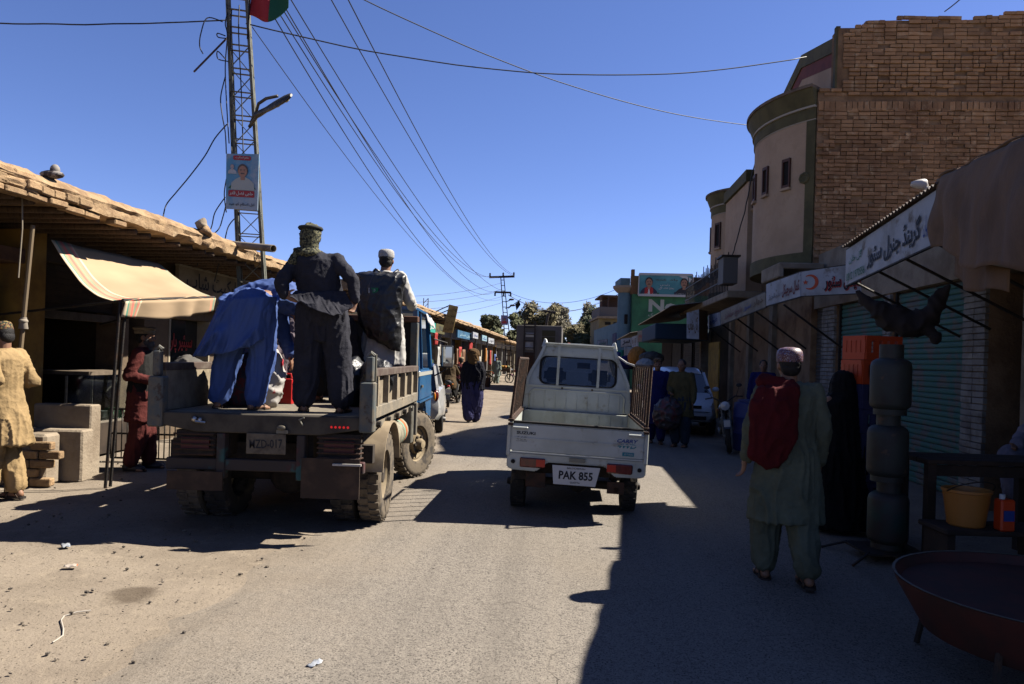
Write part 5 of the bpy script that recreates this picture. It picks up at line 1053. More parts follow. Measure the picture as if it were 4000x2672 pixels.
# fender, tank, step, mud guard
fr = []
for k in range(15):
    a = math.radians(10 + 160 * k / 14); R_ = .50; fr.append([V3((x, .9 - R_ * math.cos(a), .44 + R_ * math.sin(a))) for x in (.70, .98)] + [V3((x, .9 - (R_ + .018) * math.cos(a), .44 + (R_ + .018) * math.sin(a))) for x in (.98, .70)])
MB().loft(fr).build('rear_fender', mat('cream_fender', (.40, .31, .20), .8, (.29, .22, .14), 6), tk, .6)
TANK = mat('tank_cream', (.33, .30, .21), .7, (.2, .18, .13), 7)
MB().lathe((.78, 1.55, .72), [(.0001, 0), (.15, .01), (.16, .04), (.16, .72), (.15, .75), (.0001, .76)], 20, 'Y', False).build('fuel_tank', TANK, tk, .6)
MB().lathe((.78, 2.08, .72), [(.162, 0), (.162, .1)], 20, 'Y', False).build('tank_band', mat('orange_band', (.5, .13, .03), .7), tk, .6); MB().lathe((.78, 1.96, .72), [(.162, 0), (.162, .1)], 20, 'Y', False).build('tank_band', mat('pale_green_band', (.22, .32, .22), .7), tk, .6)
MB().box(.66, .95, 2.45, 2.62, .55, .99).build('tool_bracket', STEEL, tk, bevel=.01); MB().box(.70, .97, 2.75, 2.80, .62, 1.02).build('mud_guard', mat('guard_grey', (.25, .22, .17), .7), tk, bevel=.01)
# cab
MB().prism([(-.93, 3.0, .78), (-.93, 3.0, 1.42), (-.93, 4.62, 1.42), (-.93, 4.68, 1.0), (-.93, 4.62, .62), (-.93, 4.05, .62), (-.93, 4.0, .86), (-.93, 3.85, .98), (-.93, 3.2, .98), (-.93, 3.05, .78)], (1.86, 0, 0)).build('cab_body', TBLUE, tk, .5, .03, 2)
MB().box(-.90, .91, 3.02, 4.5, 2.13, 2.22).build('cab_roof', TBLUE, tk, .5, .04, 2)
for s in (-1, 1):
    x = .925 if s > 0 else -.925
    MB().bar((x - .01 * s, 3.04, 1.40), (x - .05 * s, 3.06, 2.17), .06, .09).build('cab_pillar', TBLUE, tk); MB().bar((x - .01 * s, 4.56, 1.40), (x - .05 * s, 4.34, 2.17), .05, .06).build('cab_pillar', TBLUE, tk); MB().bar((x - .01 * s, 3.5, 1.42), (x - .05 * s, 3.48, 2.15), .035, .04).build('cab_pillar', TBLUE, tk)
    xs_ = x + .022 * s
    dr = MB().box(min(xs_, xs_ - .02 * s), max(xs_, xs_ - .02 * s), 3.12, 4.42, 1.02, 1.40).build('door', TBLUE, tk, bevel=.008)
    MB().box(min(xs_ + .004 * s, xs_ - .01 * s), max(xs_ + .004 * s, xs_ - .01 * s), 3.0, 4.6, 1.335, 1.385).build('white_stripe', TWHITE, tk)
    MB().bar((xs_ + .015 * s, 3.2, 1.2), (xs_ + .015 * s, 3.32, 1.2), .02, .03).build('handle', STEEL, dr); MB().bar((xs_ + .004 * s, 3.06, 1.0), (xs_ + .004 * s, 4.6, 1.0), .02, .02).build('body_crease', TBLUE, tk)
MB().add([(-.9, 4.60, 1.44), (.92, 4.60, 1.44), (.88, 4.36, 2.12), (-.86, 4.36, 2.12)], [(0, 1, 2, 3)]).build('windscreen', mat('cab_glass', (.75, .85, .85), .03, trans=1.0), tk)
MB().box(-.8, .8, 3.02, 3.05, 1.42, 1.6).build('cab_rear_panel', TBLUE, tk); MB().box(-.7, -.1, 3.3, 3.8, 1.3, 1.5).box(-.7, -.1, 3.25, 3.35, 1.5, 1.95).box(.15, .7, 3.3, 3.8, 1.3, 1.5).box(.15, .7, 3.25, 3.35, 1.5, 1.95).build('seat', DARK, tk)
mi = MB().box(1.06, 1.24, 4.62, 4.67, 1.43, 1.76).build('wing_mirror', INKB, tk, bevel=.012); MB().box(1.075, 1.225, 4.61, 4.618, 1.45, 1.74).build('mirror_glass', mat('mirror', (.55, .6, .65), .02, metal=1.0), mi)
MB().tube([(.95, 4.6, 1.85), (1.14, 4.68, 1.8), (1.14, 4.68, 1.4), (.96, 4.62, 1.3)], .012, 6).build('mirror_arm', IRON, tk)
MB().sheet(lambda a, b: V3((.95 + .03 * b, 3.55 + a * .95, 2.16 - .12 * b - .05 * a + .01 * math.sin(a * 12))), 14, 4, .006).build('side_visor', mat('visor_white', (.5, .5, .5), .6), tk, True)
MB().ell((.98, 4.66, 1.0), .02, .03, .06).build('indicator', mat('amber', (.6, .2, .02), .3), tk); MB().box(.8, .9, 4.05, 4.12, .40, .85).build('front_mud_flap', RUBBER, tk)
# ---- white pickup
PW = mat('pickup_white', (.56, .585, .55), .42, (.44, .46, .41), 2.2, .35, .7, c3=(.26, .205, .14), ns3=7, lo3=.58, hi3=.80, spec=.45, bump=.06, bs=9); PW2 = mat('pickup_inner', (.50, .52, .46), .6, (.40, .40, .33), 6, .4, .68)
px0 = W(2243, 1780, 7.35); PM = Matrix.Translation((px0.x, 7.35, .0)) @ Matrix.Rotation(math.radians(-4.2), 4, 'Z') @ Matrix.Rotation(.033, 4, 'Y')
pk = thing('pickup_truck', 'small white pickup with rusty barred side gates seen from behind', 'pickup', M=PM); h = .70
def rrect(x0, x1, z0, z1, r, y, n=5):
    P = []
    for cx_, cz_, a0 in ((x1 - r, z1 - r, 0), (x0 + r, z1 - r, 90), (x0 + r, z0 + r, 180), (x1 - r, z0 + r, 270)):
        for k in range(n): a = math.radians(a0 + 90 * k / (n - 1)); P.append(V3((cx_ + r * math.cos(a), y, cz_ + r * math.sin(a))))
    return P
MB().prism([(-h, 0, .66), (-h, 0, .50), (-h + .06, 0, .48), (-.40, 0, .475), (-.33, 0, .53), (-.29, 0, .575), (.29, 0, .575), (.33, 0, .53), (.40, 0, .475), (h - .06, 0, .48), (h, 0, .50), (h, 0, .66)], (0, .10, 0)).build('rear_panel', PW, pk, .5, .012, 2)
tgp = MB().box(-h + .03, h - .03, -.015, .03, .668, .955).build('tailgate', PW, pk, .5, .012, 2)
MB().box(-h + .045, h - .045, -.02, .035, .956, .978).build('tailgate_seal', DARK, tgp, bevel=.005)
MB().box(-h + .05, h - .05, -.022, -.014, .80, .812).build('tailgate_crease', PW, tgp); MB().bar((-h + .04, -.012, .663), (h - .04, -.012, .663), .012, .008).build('bright_seam', mat('seam_bright', (.75, .75, .7), .4), tgp)
for s in (-1, 1):
    MB().box(min(s * h, s * (h - .035)), max(s * h, s * (h - .035)), .03, 1.88, .60, .965).build('bed_side', PW, pk, .5, .008)
    MB().box(min(s * (h + .012), s * (h - .045)), max(s * (h + .012), s * (h - .045)), .02, 1.9, .966, .99).build('bed_rail', RUST, pk)
    MB().box(min(s * (h + .01), s * (h - .03)), max(s * (h + .01), s * (h - .03)), -.012, .03, .62, .95).build('tailgate_post', PW, pk, bevel=.008)
    lp = MB().box(min(s * .31, s * .565) , max(s * .31, s * .565), -.022, .004, .515, .612).build('tail_lamp', mat('lamp_red', (.16, .012, .008), .25, (.10, .008, .006), 20, coat=.5), pk, bevel=.01)
    MB().box(min(s * .31, s * .40), max(s * .31, s * .40), -.027, -.0225, .53, .6).build('lamp_inner', mat('lamp_red2', (.55, .03, .01), .3), lp)
    MB().lathe((s * .635, -.012, .565), [(.022, 0), (.018, .01)], 12, 'Y').build('reflector', DARK, pk)
    MB().box(min(s * .5, s * .66), max(s * .5, s * .66), -.05, -.018, .90, .925).build('tailgate_hinge', PW, tgp, bevel=.008)
    MB().bar((s * (h - .02), -.02, .955), (s * (h - .02), -.02, .93), .05, .04).build('gate_latch', RUST, pk)
MB().box(-h + .04, h - .04, .035, 1.88, .60, .66).build('bed_floor', PW2, pk)
MB().box(-h + .04, h - .04, 1.86, 1.90, .661, .97).build('bed_front_panel', PW2, pk, bevel=.006)
for k in range(9): MB().box(-.58 + k * .145 - .006, -.58 + k * .145 + .006, 1.853, 1.86, .68, .94).build('pressed_rib', PW2, pk)
# cab: sections from the waist up, with a window hole at the back
def cabring(z, y): 
    t = ss(.95, 1.85, z); w = .685 - .02 * ss(.95, 1.3, z) - .20 * ss(1.28, 1.84, z); return w
zc = [.97, 1.10, 1.25, 1.34, 1.48, 1.62, 1.74, 1.80]
back = [(1.93 + .14 * ss(1.2, 1.8, z)) for z in zc]; front = [3.15 - .0 * z for z in zc]; front = [3.3, 3.28, 3.22, 3.1, 2.95, 2.8, 2.68, 2.6]
outer = [(-cabring(z, 0), b, z) for z, b in zip(zc, back)] ; win = rrect(-.49, .49, 1.30, 1.66, .09, 0, 6)
w2 = []
for i, p in enumerate(win):
    q = win[(i + 1) % len(win)]; n_ = max(1, int((q - p).length / .06)); w2 += [p.lerp(q, k / n_) for k in range(n_)]
win = w2
# rear face as a ring between the outline and the window
out = []
for p in win:
    a = math.atan2(p.z - 1.44, p.x * .62); 
    # shoot a ray from the window centre to the cab outline
    d = V3((math.cos(a) / .62, 0, math.sin(a))); lo, hi = 0.0, 3.0
    for _ in range(30):
        m_ = (lo + hi) / 2; x, z = d.x * m_, 1.44 + d.z * m_
        if .97 <= z <= 1.80 and abs(x) <= cabring(z, 0): lo = m_
        else: hi = m_
    out.append(V3((d.x * lo, 0, 1.44 + d.z * lo)))
yb = lambda z: 1.93 + .14 * ss(1.2, 1.8, z)
mb = MB(); mid = [o_.lerp(w_, .75) for o_, w_ in zip(out, win)]
mb.loft([[V3((p.x, yb(p.z), p.z)) for p in out], [V3((p.x, yb(p.z) - .012, p.z)) for p in mid], [V3((p.x, yb(p.z) + .0, p.z)) for p in win], [V3((p.x, yb(p.z) + .05, p.z)) for p in win]], True, False).build('cab_back', PW, pk, .6)
MB().loft([[V3((p.x * s_, yb(p.z) + dy, 1.48 + (p.z - 1.48) * s_)) for p in win] for s_, dy in ((1.012, -.004), (1.0, -.014), (.955, -.012), (.95, .01))], True, False).build('window_seal', DARK, pk, .6)
MB().add([V3((p.x * .96, yb(p.z) + .004, 1.48 + (p.z - 1.48) * .96)) for p in win], [tuple(range(len(win)))]).build('rear_window', mat('pickup_glass', (.8, .87, .86), .03, trans=1.0), pk)
for s in (-1, 1):   # cab sides: sill, pillars, roof rail
    Sd = lambda y, z: V3((s * cabring(z, y), y, z))
    MB().prism([Sd(1.93, .55), Sd(3.3, .55), Sd(3.28, 1.25), Sd(1.95, 1.25)], (-s * .03, 0, 0)).build('door', PW, pk)
    for y0, y1, w in ((1.97, 2.07, .10), (3.05, 2.62, .07)): MB().loft([[Sd(y0 + (y1 - y0) * ss(1.25, 1.8, z), z) + V3((dx, dy, 0)) for dx, dy in ((0, -w / 2), (0, w / 2), (-s * .04, w / 2), (-s * .04, -w / 2))] for z in (1.25, 1.35, 1.48, 1.62, 1.74, 1.80)]).build('cab_pillar', PW, pk, .5)
    MB().add([Sd(2.06, 1.26), Sd(3.0, 1.26), Sd(2.66, 1.75), Sd(2.1, 1.75)], [(0, 1, 2, 3)]).build('side_window', MATS['pickup_glass'], pk)
    MB().prism([(s * .49, 2.03, 1.77), (s * .405, 2.03, 1.80), (s * .43, 2.06, 1.88), (s * .46, 2.06, 1.885)], (0, .10, 0)).build('roof_fin', PW, pk, .5, .008)
    MB().box(s * .255 - .016, s * .255 + .016, 1.90, 1.93, 1.29, 1.795).build('window_guard_bar', PW, pk)
    gt_ = 'side_gate'; Gt = thing  # rusty side gates
    xg = s * (h - .01); tp = s * (h - .055 if s < 0 else h + .0)
    for z in (1.0, 1.61): x_ = xg + (tp - xg) * (z - 1.0) / .61; MB().tube([(x_, .06, z), (x_, 1.88, z)], .016, 6).build('gate_rail', RUST, pk)
    for k in range(9): y = .07 + k * 1.8 / 8; MB().tube([(xg, y, .985), (tp, y, 1.61)], .010 if k % 8 else .016, 6).build('gate_bar', RUST, pk)
    wheelparts(pk, (s * .60, .72, .265 + s * .02), .265, .16, .16, s, RUBBER, IRON, 24)
    wheelparts(pk, (s * .60, 2.75, .265 + s * .02), .265, .16, .16, s, RUBBER, IRON, 20)
MB().loft([[V3((x, y, z)) for x, z in ((-.49, 1.795), (-.42, 1.83), (0, 1.845), (.42, 1.83), (.49, 1.795), (.42, 1.79), (0, 1.80), (-.42, 1.79))] for y in (2.04, 2.3, 2.64)]).build('roof', PW, pk, .6)
MB().tube([(-.44, 2.03, 1.825), (.44, 2.03, 1.825)], .012, 6).build('roof_lip', PW, pk)
MB().add([(-.62, 3.08, 1.26), (.62, 3.08, 1.26), (.47, 2.62, 1.79), (-.47, 2.62, 1.79)], [(0, 1, 2, 3)]).build('windscreen', MATS['pickup_glass'], pk)
MB().prism([(-.68, 3.3, .45), (-.68, 3.3, 1.0), (-.64, 3.1, 1.25), (-.64, 2.9, 1.25), (-.68, 2.4, .45)], (1.36, 0, 0)).build('nose', PW, pk, .5, .03)
MB().box(-.6, .6, 2.7, 3.1, 1.0, 1.27).build('dashboard', DARK, pk)
for s in (-1, 1):
    MB().box(s * .30 - .2, s * .30 + .2, 2.35, 2.45, 1.0, 1.36).build('seat', DARK, pk, bevel=.03); MB().box(s * .30 - .15, s * .30 + .15, 2.30, 2.42, 1.37, 1.57).build('headrest', mat('headrest_grey', (.045, .05, .055), .8), pk, .5, .05, 3)
MB().box(.0, .18, 2.62, 2.66, 1.62, 1.70).build('rear_view_mirror', DARK, pk)
for k in range(9):   # pressed ribs of the back panel
    MB().box(-.54 + k * .135 - .007, -.54 + k * .135 + .007, 1.918, 1.935, 1.0, 1.225 - (.02 if k in (0, 8) else 0)).build('pressed_rib', PW, pk, bevel=.003)
MB().tube([(-.60, 1.925, 1.0), (-.60, 1.925, 1.19), (-.55, 1.925, 1.235), (.55, 1.925, 1.235), (.60, 1.925, 1.19), (.60, 1.925, 1.0)], .012, 6).build('pressed_rib', PW, pk, True)
MB().bar((-.66, 1.925, 1.275), (.66, 1.925, 1.275), .014, .02).build('waist_crease', PW, pk)
for x in (-.19, .19): MB().lathe((x, 1.915, 1.262), [(.014, 0), (.01, .012)], 8, 'Y').build('bolt', RUST, pk)
MB().box(-.62, -.36, .3, 1.9, .34, .52).box(.36, .62, 1.2, 1.9, .34, .52).box(-.36, .36, .3, 2.8, .42, .58).tube([(-.6, .72, .27), (.6, .72, .27)], .045, 8).ell((.05, .72, .27), .11, .11, .1).build('underbody', TDARK, pk)
MB().tube([(.42, .05, .34), (.42, .5, .34)], .03, 8).build('exhaust', RUST, pk); MB().box(.33, .5, .05, .09, .30, .42).build('spring_hanger', RUST, pk); MB().box(-.5, -.3, .1, .14, .3, .45).build('spring_hanger', RUST, pk)
MB().box(-.07, .09, -.03, .01, .60, .64).build('plate_lamp', STEEL, pk)
pp_ = MB().prism([(-.235, -.03, .56), (.245, -.03, .56), (.205, -.03, .37), (-.215, -.03, .37)], (0, .008, 0)).build('number_plate', mat('plate_white', (.60, .60, .60), .5), pk)
write(pp_, 'PAK 855', INKB, (-.165, -.03, .425), (1, 0, 0), (0, 0, 1), .34, .085, .03, lift=.004); write(pp_, 'BALOCHISTAN', INKB, (-.085, -.03, .53), (1, 0, 0), (0, 0, 1), .18, .018, .01, lift=.004); write(pp_, 'QUETTA', INKB, (-.05, -.03, .385), (1, 0, 0), (0, 0, 1), .1, .02, .01, lift=.004)
BLU = mat('decal_blue', (.02, .06, .28), .5); TEA = mat('decal_teal', (.02, .22, .28), .5); GRY = mat('decal_grey', (.16, .17, .17), .5)
for s_, x, z, w, hh, m, b_, shr in (('SUZUKI', -.615, .845, .19, .030, INKB, .03, 0), ('660', -.612, .79, .10, .034, GRY, .01, .1), ('12-VALVE', -.612, .772, .105, .012, INKB, .0, 0), ('CARRY', .395, .83, .21, .036, BLU, .03, .25), ('4WD', .40, .775, .19, .045, TEA, .03, .25), ('EPI TURBO', .475, .708, .085, .018, INKW, .0, 0)):
    if s_.startswith('EPI'): MB().box(.455, .57, -.0185, -.016, .698, .735).build('sticker', TEA, tgp)
    write(tgp, s_, m, (x, -.0165, z), (1, 0, 0), (0, 0, 1), w, hh, b_, shr, lift=.003 if s_[0] != 'E' else .005)
MB().box(.415, .454, -.0185, -.016, .698, .735).build('sticker', PW, tgp)
# rope tied at the cab corner
a, b = PM @ V3((.50, 2.0, 1.70)), PM @ V3((.70, 1.7, 1.60)); solo(MB().tube([a, a.lerp(b, .5) - dz * .02, b], .012, 6), 'tie_rope', mat('white_rope', (.55, .53, .5), .9), 'short white rope tying the right gate to the pickup cab', 'rope', a)
# ---- box lorry ahead
LG = mat('lorry_grey', (.15, .135, .12), .75, (.11, .095, .085), 1.5, .4, .66); lx = W(2103, 1400, 36).x
lo_ = thing('box_lorry', 'grey box lorry with ladder and olive vent panel ahead of the pickup', 'lorry', M=Matrix.Translation((lx, 36, 0)) @ Matrix.Rotation(math.radians(-4.5), 4, 'Z'))
zt2 = W(2100, 1271, 36).z
MB().box(-1.12, 1.12, 0, 5.5, .75, zt2).build('box_body', LG, lo_, bevel=.02); MB().box(-.95, .95, .2, 7.0, .5, .74).build('chassis', TDARK, lo_); MB().box(-1.05, 1.05, 5.6, 7.2, .6, 2.4).build('cab', mat('lorry_cab', (.3, .08, .05), .5), lo_, bevel=.08)
for s in (-1, 1): MB().box(s * .68 - .45, s * .68 + .45, -.03, -.001, .8, zt2 - .05) if 0 else None
for x in (-.72, -.20): MB().box(x - .035, x + .035, -.16, -.10, .6, zt2 + .18).build('ladder_rail', IRON, lo_)
for k in range(8): MB().box(-.72, -.20, -.15, -.11, .8 + k * .34, .85 + k * .34).build('ladder_rung', IRON, lo_)
MB().box(-.84, -.10, -.17, -.09, zt2 + .0, zt2 + .06).build('ladder_top', IRON, lo_)
MB().box(-.66, -.26, -.03, -.002, zt2 - .58, zt2 - .38).build('white_panel', INKW, lo_); MB().box(-.66, -.28, -.03, -.002, zt2 - 1.2, zt2 - .82).build('white_panel', SIGNW, lo_); MB().box(-.7, -.22, -.02, -.001, .8, zt2 - 1.35).build('rust_panel', RUST, lo_)
MB().box(.08, .88, -.04, -.002, zt2 - 1.55, zt2 - .1).build('panel_frame', LG, lo_)
for k in range(4): MB().box(.15, .80, -.055, -.041, zt2 - 1.5 + k * .325, zt2 - 1.21 + k * .325).build('vent_panel', mat('olive_panel', (.06, .05, .02), .8), lo_)
for s in (-1, 1):
    wheelparts(lo_, (s * .9, 1.2, .45), .45, .25, .27, s, RUBBER, RUST, 18); wheelparts(lo_, (s * .9, 5.9, .45), .45, .25, .27, s, RUBBER, RUST, 18)
    MB().box(s * .9 - .1, s * .9 + .1, -.03, .0, .62, .72).build('tail_lamp', MATS['lamp_red'], lo_)
# ---- cars
def car(lab, M_, body, glass, front=False):
    c = thing('parked_car', lab, 'car', M=M_)
    R_ = []
    for y, w, zb, zt_ in ((0, .60, .42, .70), (.06, .72, .32, .86), (.5, .80, .26, .94), (1.2, .82, .22, .95), (2.4, .82, .22, .94), (2.75, .80, .24, .90), (3.3, .77, .28, .80), (3.62, .68, .34, .68), (3.7, .55, .42, .60)):
        R_.append([V3((sx * w * k, y, z)) for sx, k, z in ((-1, .90, zb), (-1, 1.0, zb + .12), (-1, 1.0, (zb + zt_) / 2), (-1, .95, zt_ - .04), (-1, .80, zt_), (1, .80, zt_), (1, .95, zt_ - .04), (1, 1.0, (zb + zt_) / 2), (1, 1.0, zb + .12), (1, .90, zb))])
    MB().loft(R_).build('body', body, c, .7)
    gr = [[V3((sx * w, y, z)) for sx, z in ((-1, zb), (1, zb), (1, zb))] for y, w, zb in ()]
    cab = [(.12, .64, .90), (.45, .58, 1.38), (1.0, .57, 1.45), (1.75, .57, 1.43), (2.1, .59, 1.34), (2.75, .66, .90)]
    MB().loft([[V3((-w - .05, y, min(z, .90))), V3((-w, y, z - .02)), V3((w, y, z - .02)), V3((w + .05, y, min(z, .90)))] for y, w, z in cab]).build('window_glass', glass, c)
    MB().loft([[V3((-w - .012, y, z - .05)), V3((-w * .85, y, z + .012)), V3((w * .85, y, z + .012)), V3((w + .012, y, z - .05)), V3((w * .8, y, z - .012)), V3((-w * .8, y, z - .012))] for y, w, z in cab[1:5]]).build('roof', body, c, .7)
    for s in (-1, 1):
        for (y0, w0, z0), (y1, w1, z1) in (((.10, .69, .88), (.45, .60, 1.37)), ((2.78, .71, .88), (2.08, .60, 1.34)), ((1.35, .71, .9), (1.32, .60, 1.40))): MB().bar((s * w0, y0, z0), (s * w1, y1, z1), .05, .05).build('pillar', body, c)
        for y in (.72, 2.95): wheelparts(c, (s * .72, y, .27), .27, .17, .18, s, RUBBER, mat('steel_rim', (.3, .29, .27), .5, metal=.5), 0)
        MB().ell((s * .56, 3.58, .58), .14, .06, .075, None, 12, 7).build('headlamp', mat('headlamp', (.5, .52, .55), .1, spec=.8), c, True); MB().ell((s * .66, .06, .78), .06, .05, .12, None, 10, 6).build('tail_lamp', MATS['lamp_red'], c, True)
        MB().ell((s * .86, 2.35, .98), .08, .05, .055, None, 10, 6).build('wing_mirror', body if front else INKB, c, True); MB().bar((s * .825, 1.5, .74), (s * .825, 1.62, .74), .015, .02).build('door_handle', INKB, c)
    MB().box(-.45, .45, 3.63, 3.72, .60, .66).build('grille', DARK, c); MB().box(-.55, .55, 3.60, 3.74, .36, .44).build('bumper_slot', DARK, c); MB().box(-.17, .17, 3.74, 3.752, .46, .55).build('number_plate', mat('plate_yellow', (.45, .28, .02), .6), c); MB().box(-.17, .17, -.01, .0, .5, .6).build('number_plate', INKW, c)
    return c
CARW = mat('car_white', (.50, .50, .49), .3, (.42, .41, .38), 4, .4, .7, coat=.4)
xw = W(1768, 1600, 17.6).x
car('white car parked beyond the blue truck cab, partly hidden', Matrix.Translation((xw - .80, 14.75, .02)) @ Matrix.Rotation(math.radians(4), 4, 'Z') @ Matrix.Scale(1.02, 4), CARW, GLASS)
xr = W(2690, 1600, 17).x
car('silver-white car facing the camera in the right-hand shade', Matrix.Translation((xr + .28, 20.0, .02)) @ Matrix.Rotation(math.radians(170), 4, 'Z') @ Matrix.Scale(1.04, 4), mat('car_silver', (.75, .78, .82), .3, coat=.4), GLASS, True)
# ---- motorcycles
def bike(lab, M_, tankm, rear_plate=True):
    c = thing('motorcycle', lab, 'motorcycle', M=M_)
    for y, nm in ((0, 'rear'), (1.22, 'front')):
        t = MB().lathe((0, y, .30), [(.245, -.04), (.28, -.045), (.30, -.02), (.30, .02), (.28, .045), (.245, .04), (.245, -.04)], 28, 'X', False).build('tyre', RUBBER, c, .6); MB().lathe((0, y, .30), [(.06, -.06), (.06, .06), (.0001, .061)], 12, 'X', False).build('hub', STEEL, t)
        mb = MB()
        for k in range(14): a = k * 6.283 / 14; mb.tube([(.03 * (-1) ** k, y + .05 * math.cos(a), .30 + .05 * math.sin(a)), (0, y + .25 * math.cos(a + .2), .30 + .25 * math.sin(a + .2))], .004, 4)
        so_ = mb.build('spokes', STEEL, t, kind='stuff')
        MB().loft([[V3((x, y - .33 * math.cos(math.radians(a)) * (1 if nm == 'rear' else 1), .30 + .335 * math.sin(math.radians(a)))) for x in (-.06, 0, .06)] + [V3((x, y - .325 * math.cos(math.radians(a)), .30 + .325 * math.sin(math.radians(a)))) for x in (.06, 0, -.06)] for a in ((-10, 20, 50, 80, 110) if nm == 'rear' else (40, 70, 100, 130, 150))]).build('fender', STEEL if nm == 'rear' else tankm, c, .6)
    MB().tube([(0, .1, .3), (0, .5, .38), (0, .85, .40), (0, 1.0, .78)], .022, 7).tube([(0, 1.0, .80), (0, .5, .70), (0, -.1, .70)], .022, 7).build('frame', INKB, c)
    for s in (-1, 1): MB().tube([(s * .07, 1.22, .30), (s * .07, 1.0, .92)], .018, 7).build('fork', STEEL, c); MB().tube([(s * .09, 0, .30), (s * .09, .1, .66)], .022, 7).build('shock', IRON, c); MB().tube([(s * .05, .98, .93), (s * .2, .92, 1.02), (s * .34, .80, 1.0)], .013, 7).build('handlebar', IRON, c); MB().tube([(s * .22, .95, 1.02), (s * .28, .97, 1.18)], .006, 5).ell((s * .29, .97, 1.22), .055, .015, .035, None, 8, 5).build('mirror', INKB, c); MB().ell((s * .12, -.2, .72), .03, .03, .03, None, 8, 5).build('indicator', MATS['amber'], c)
    MB().ell((0, .70, .80), .12, .24, .11, None, 14, 8).build('fuel_tank', tankm, c, True); MB().loft([[V3((x, y, z)) for x, z in ((-w, zz), (-w, zz + .05), (0, zz + .07), (w, zz + .05), (w, zz))] for y, w, zz in ((-.25, .09, .76), (0, .12, .73), (.3, .12, .72), (.52, .09, .74))]).build('seat', DARK, c, .7)
    MB().box(-.1, .1, .42, .72, .32, .62).lathe((0, .68, .5), [(.07, -.12), (.07, .12)], 12, 'X').build('engine', STEEL, c, bevel=.02); MB().tube([(.1, .7, .42), (.12, .5, .30), (.14, -.2, .34)], .03, 8).build('exhaust', STEEL, c, True)
    MB().lathe((0, 1.06, .86), [(.02, -.06), (.08, .0), (.085, .05), (.0001, .07)], 16, 'Y', False).build('headlamp', mat('headlamp', (.5, .5, .5), .1), c, .6); MB().ell((0, -.30, .66), .05, .025, .03, None, 10, 6).build('tail_lamp', mat('bike_lamp', (.5, .02, .03), .3), c, True)
    MB().box(-.09, .09, -.36, -.35, .46, .58).build('number_plate', INKW, c); MB().box(-.055, .055, 1.47, 1.48, .5, .62).build('front_plate', INKW, c); MB().tube([(-.1, .35, .32), (-.2, .3, .02)], .012, 6).build('side_stand', IRON, c)
    return c
def gpt(px, Y, dx=0): return Matrix.Translation((W(px, 1500, Y).x + dx, Y, gz(W(px, 1500, Y).x, Y) + .012))
bike1 = bike('motorcycle with glowing tail lamp ridden just left of the shawled walker', gpt(1790, 24.6) @ Matrix.Rotation(math.radians(-8), 4, 'Z'), mat('tank_red', (.3, .02, .02), .3, coat=.5))
bike2 = bike('dark motorcycle parked ahead of the white car', gpt(1752, 22.2) @ Matrix.Rotation(math.radians(5), 4, 'Z'), mat('tank_black', (.02, .02, .025), .3, coat=.5))
bike3 = bike('red and white motorcycle standing sideways far down the left side', gpt(2060, 47) @ Matrix.Rotation(math.radians(75), 4, 'Z'), MATS['tank_red'])
bike4 = bike('motorcycle facing the camera in the right-hand shade, white plate on front fender', gpt(2850, 14.6) @ Matrix.Rotation(math.radians(165), 4, 'Z') @ Matrix.Rotation(.12, 4, 'Y'), MATS['tank_black'])
bike5 = bike('red motorcycle parked by the far left shops', gpt(1905, 43) @ Matrix.Rotation(math.radians(80), 4, 'Z'), MATS['tank_red'])
# ------------------------------------------------------------------ people
SKIN = mat('skin', (.30, .155, .09), .6, (.24, .12, .07), 12, spec=.3); HAIR = mat('black_hair', (.012, .010, .009), .7, bump=.5, bs=120); GREYH = mat('grey_beard', (.11, .10, .09), .9, bump=.5, bs=90)
def remesh(mb, voxel, name):
    me = bpy.data.meshes.new(name); me.from_pydata(mb.v, [], mb.f); bm = bmesh.new(); bm.from_mesh(me); bmesh.ops.recalc_face_normals(bm, faces=bm.faces); bm.to_mesh(me); bm.free()
    ob = bpy.data.objects.new(name, me); md = ob.modifiers.new('r', 'REMESH'); md.mode = 'VOXEL'; md.voxel_size = voxel
    sm = ob.modifiers.new('s', 'SMOOTH'); sm.factor = .5; sm.iterations = 3
    r = evalmesh(ob); bpy.data.objects.remove(ob); bpy.data.meshes.remove(me); r.name = name; r.shade_smooth(); return r
def fold(me, amp, fx, fz, seed, iso=.003, zr=None):
    n = len(me.vertices); co = [0.0] * (3 * n); no = [0.0] * (3 * n); me.vertices.foreach_get('co', co); me.vertex_normals.foreach_get('vector', no)
    for i in range(0, 3 * n, 3):
        x, y, z = co[i], co[i + 1], co[i + 2]; k = 1.0
        if zr: k = .35 + .65 * (1 - ss(zr[0], zr[1], z))
        w = .05 * N((x * 4 + seed, y * 4, z * 3))
        r1 = 1 - abs(N(((x + w) * fx, (y + w) * fx, z * fz + seed))) * 1.6; r2 = 1 - abs(N((x * fx * 2.1 + 7, y * fx * 2.1 + seed, (z + w * 3) * fz * 2.6))) * 1.6
        r3 = 1 - abs(N((x * 9 + seed, y * 9, (z + w) * 17))) * 2
        d = amp * k * (1.45 * r1 * r1 * r1 - .2) + amp * .25 * (r2 * r2 * r2 - .1) + iso * 1.2 * (r3 * r3 * r3 if r3 > 0 else 0)
        co[i] += no[i] * d; co[i + 1] += no[i + 1] * d; co[i + 2] += no[i + 2] * d
    me.vertices.foreach_set('co', co); me.update()
def pobj(name, me, m, parent):
    me.materials.append(m); o = bpy.data.objects.new(name, me); col.objects.link(o); o.parent = parent; return o
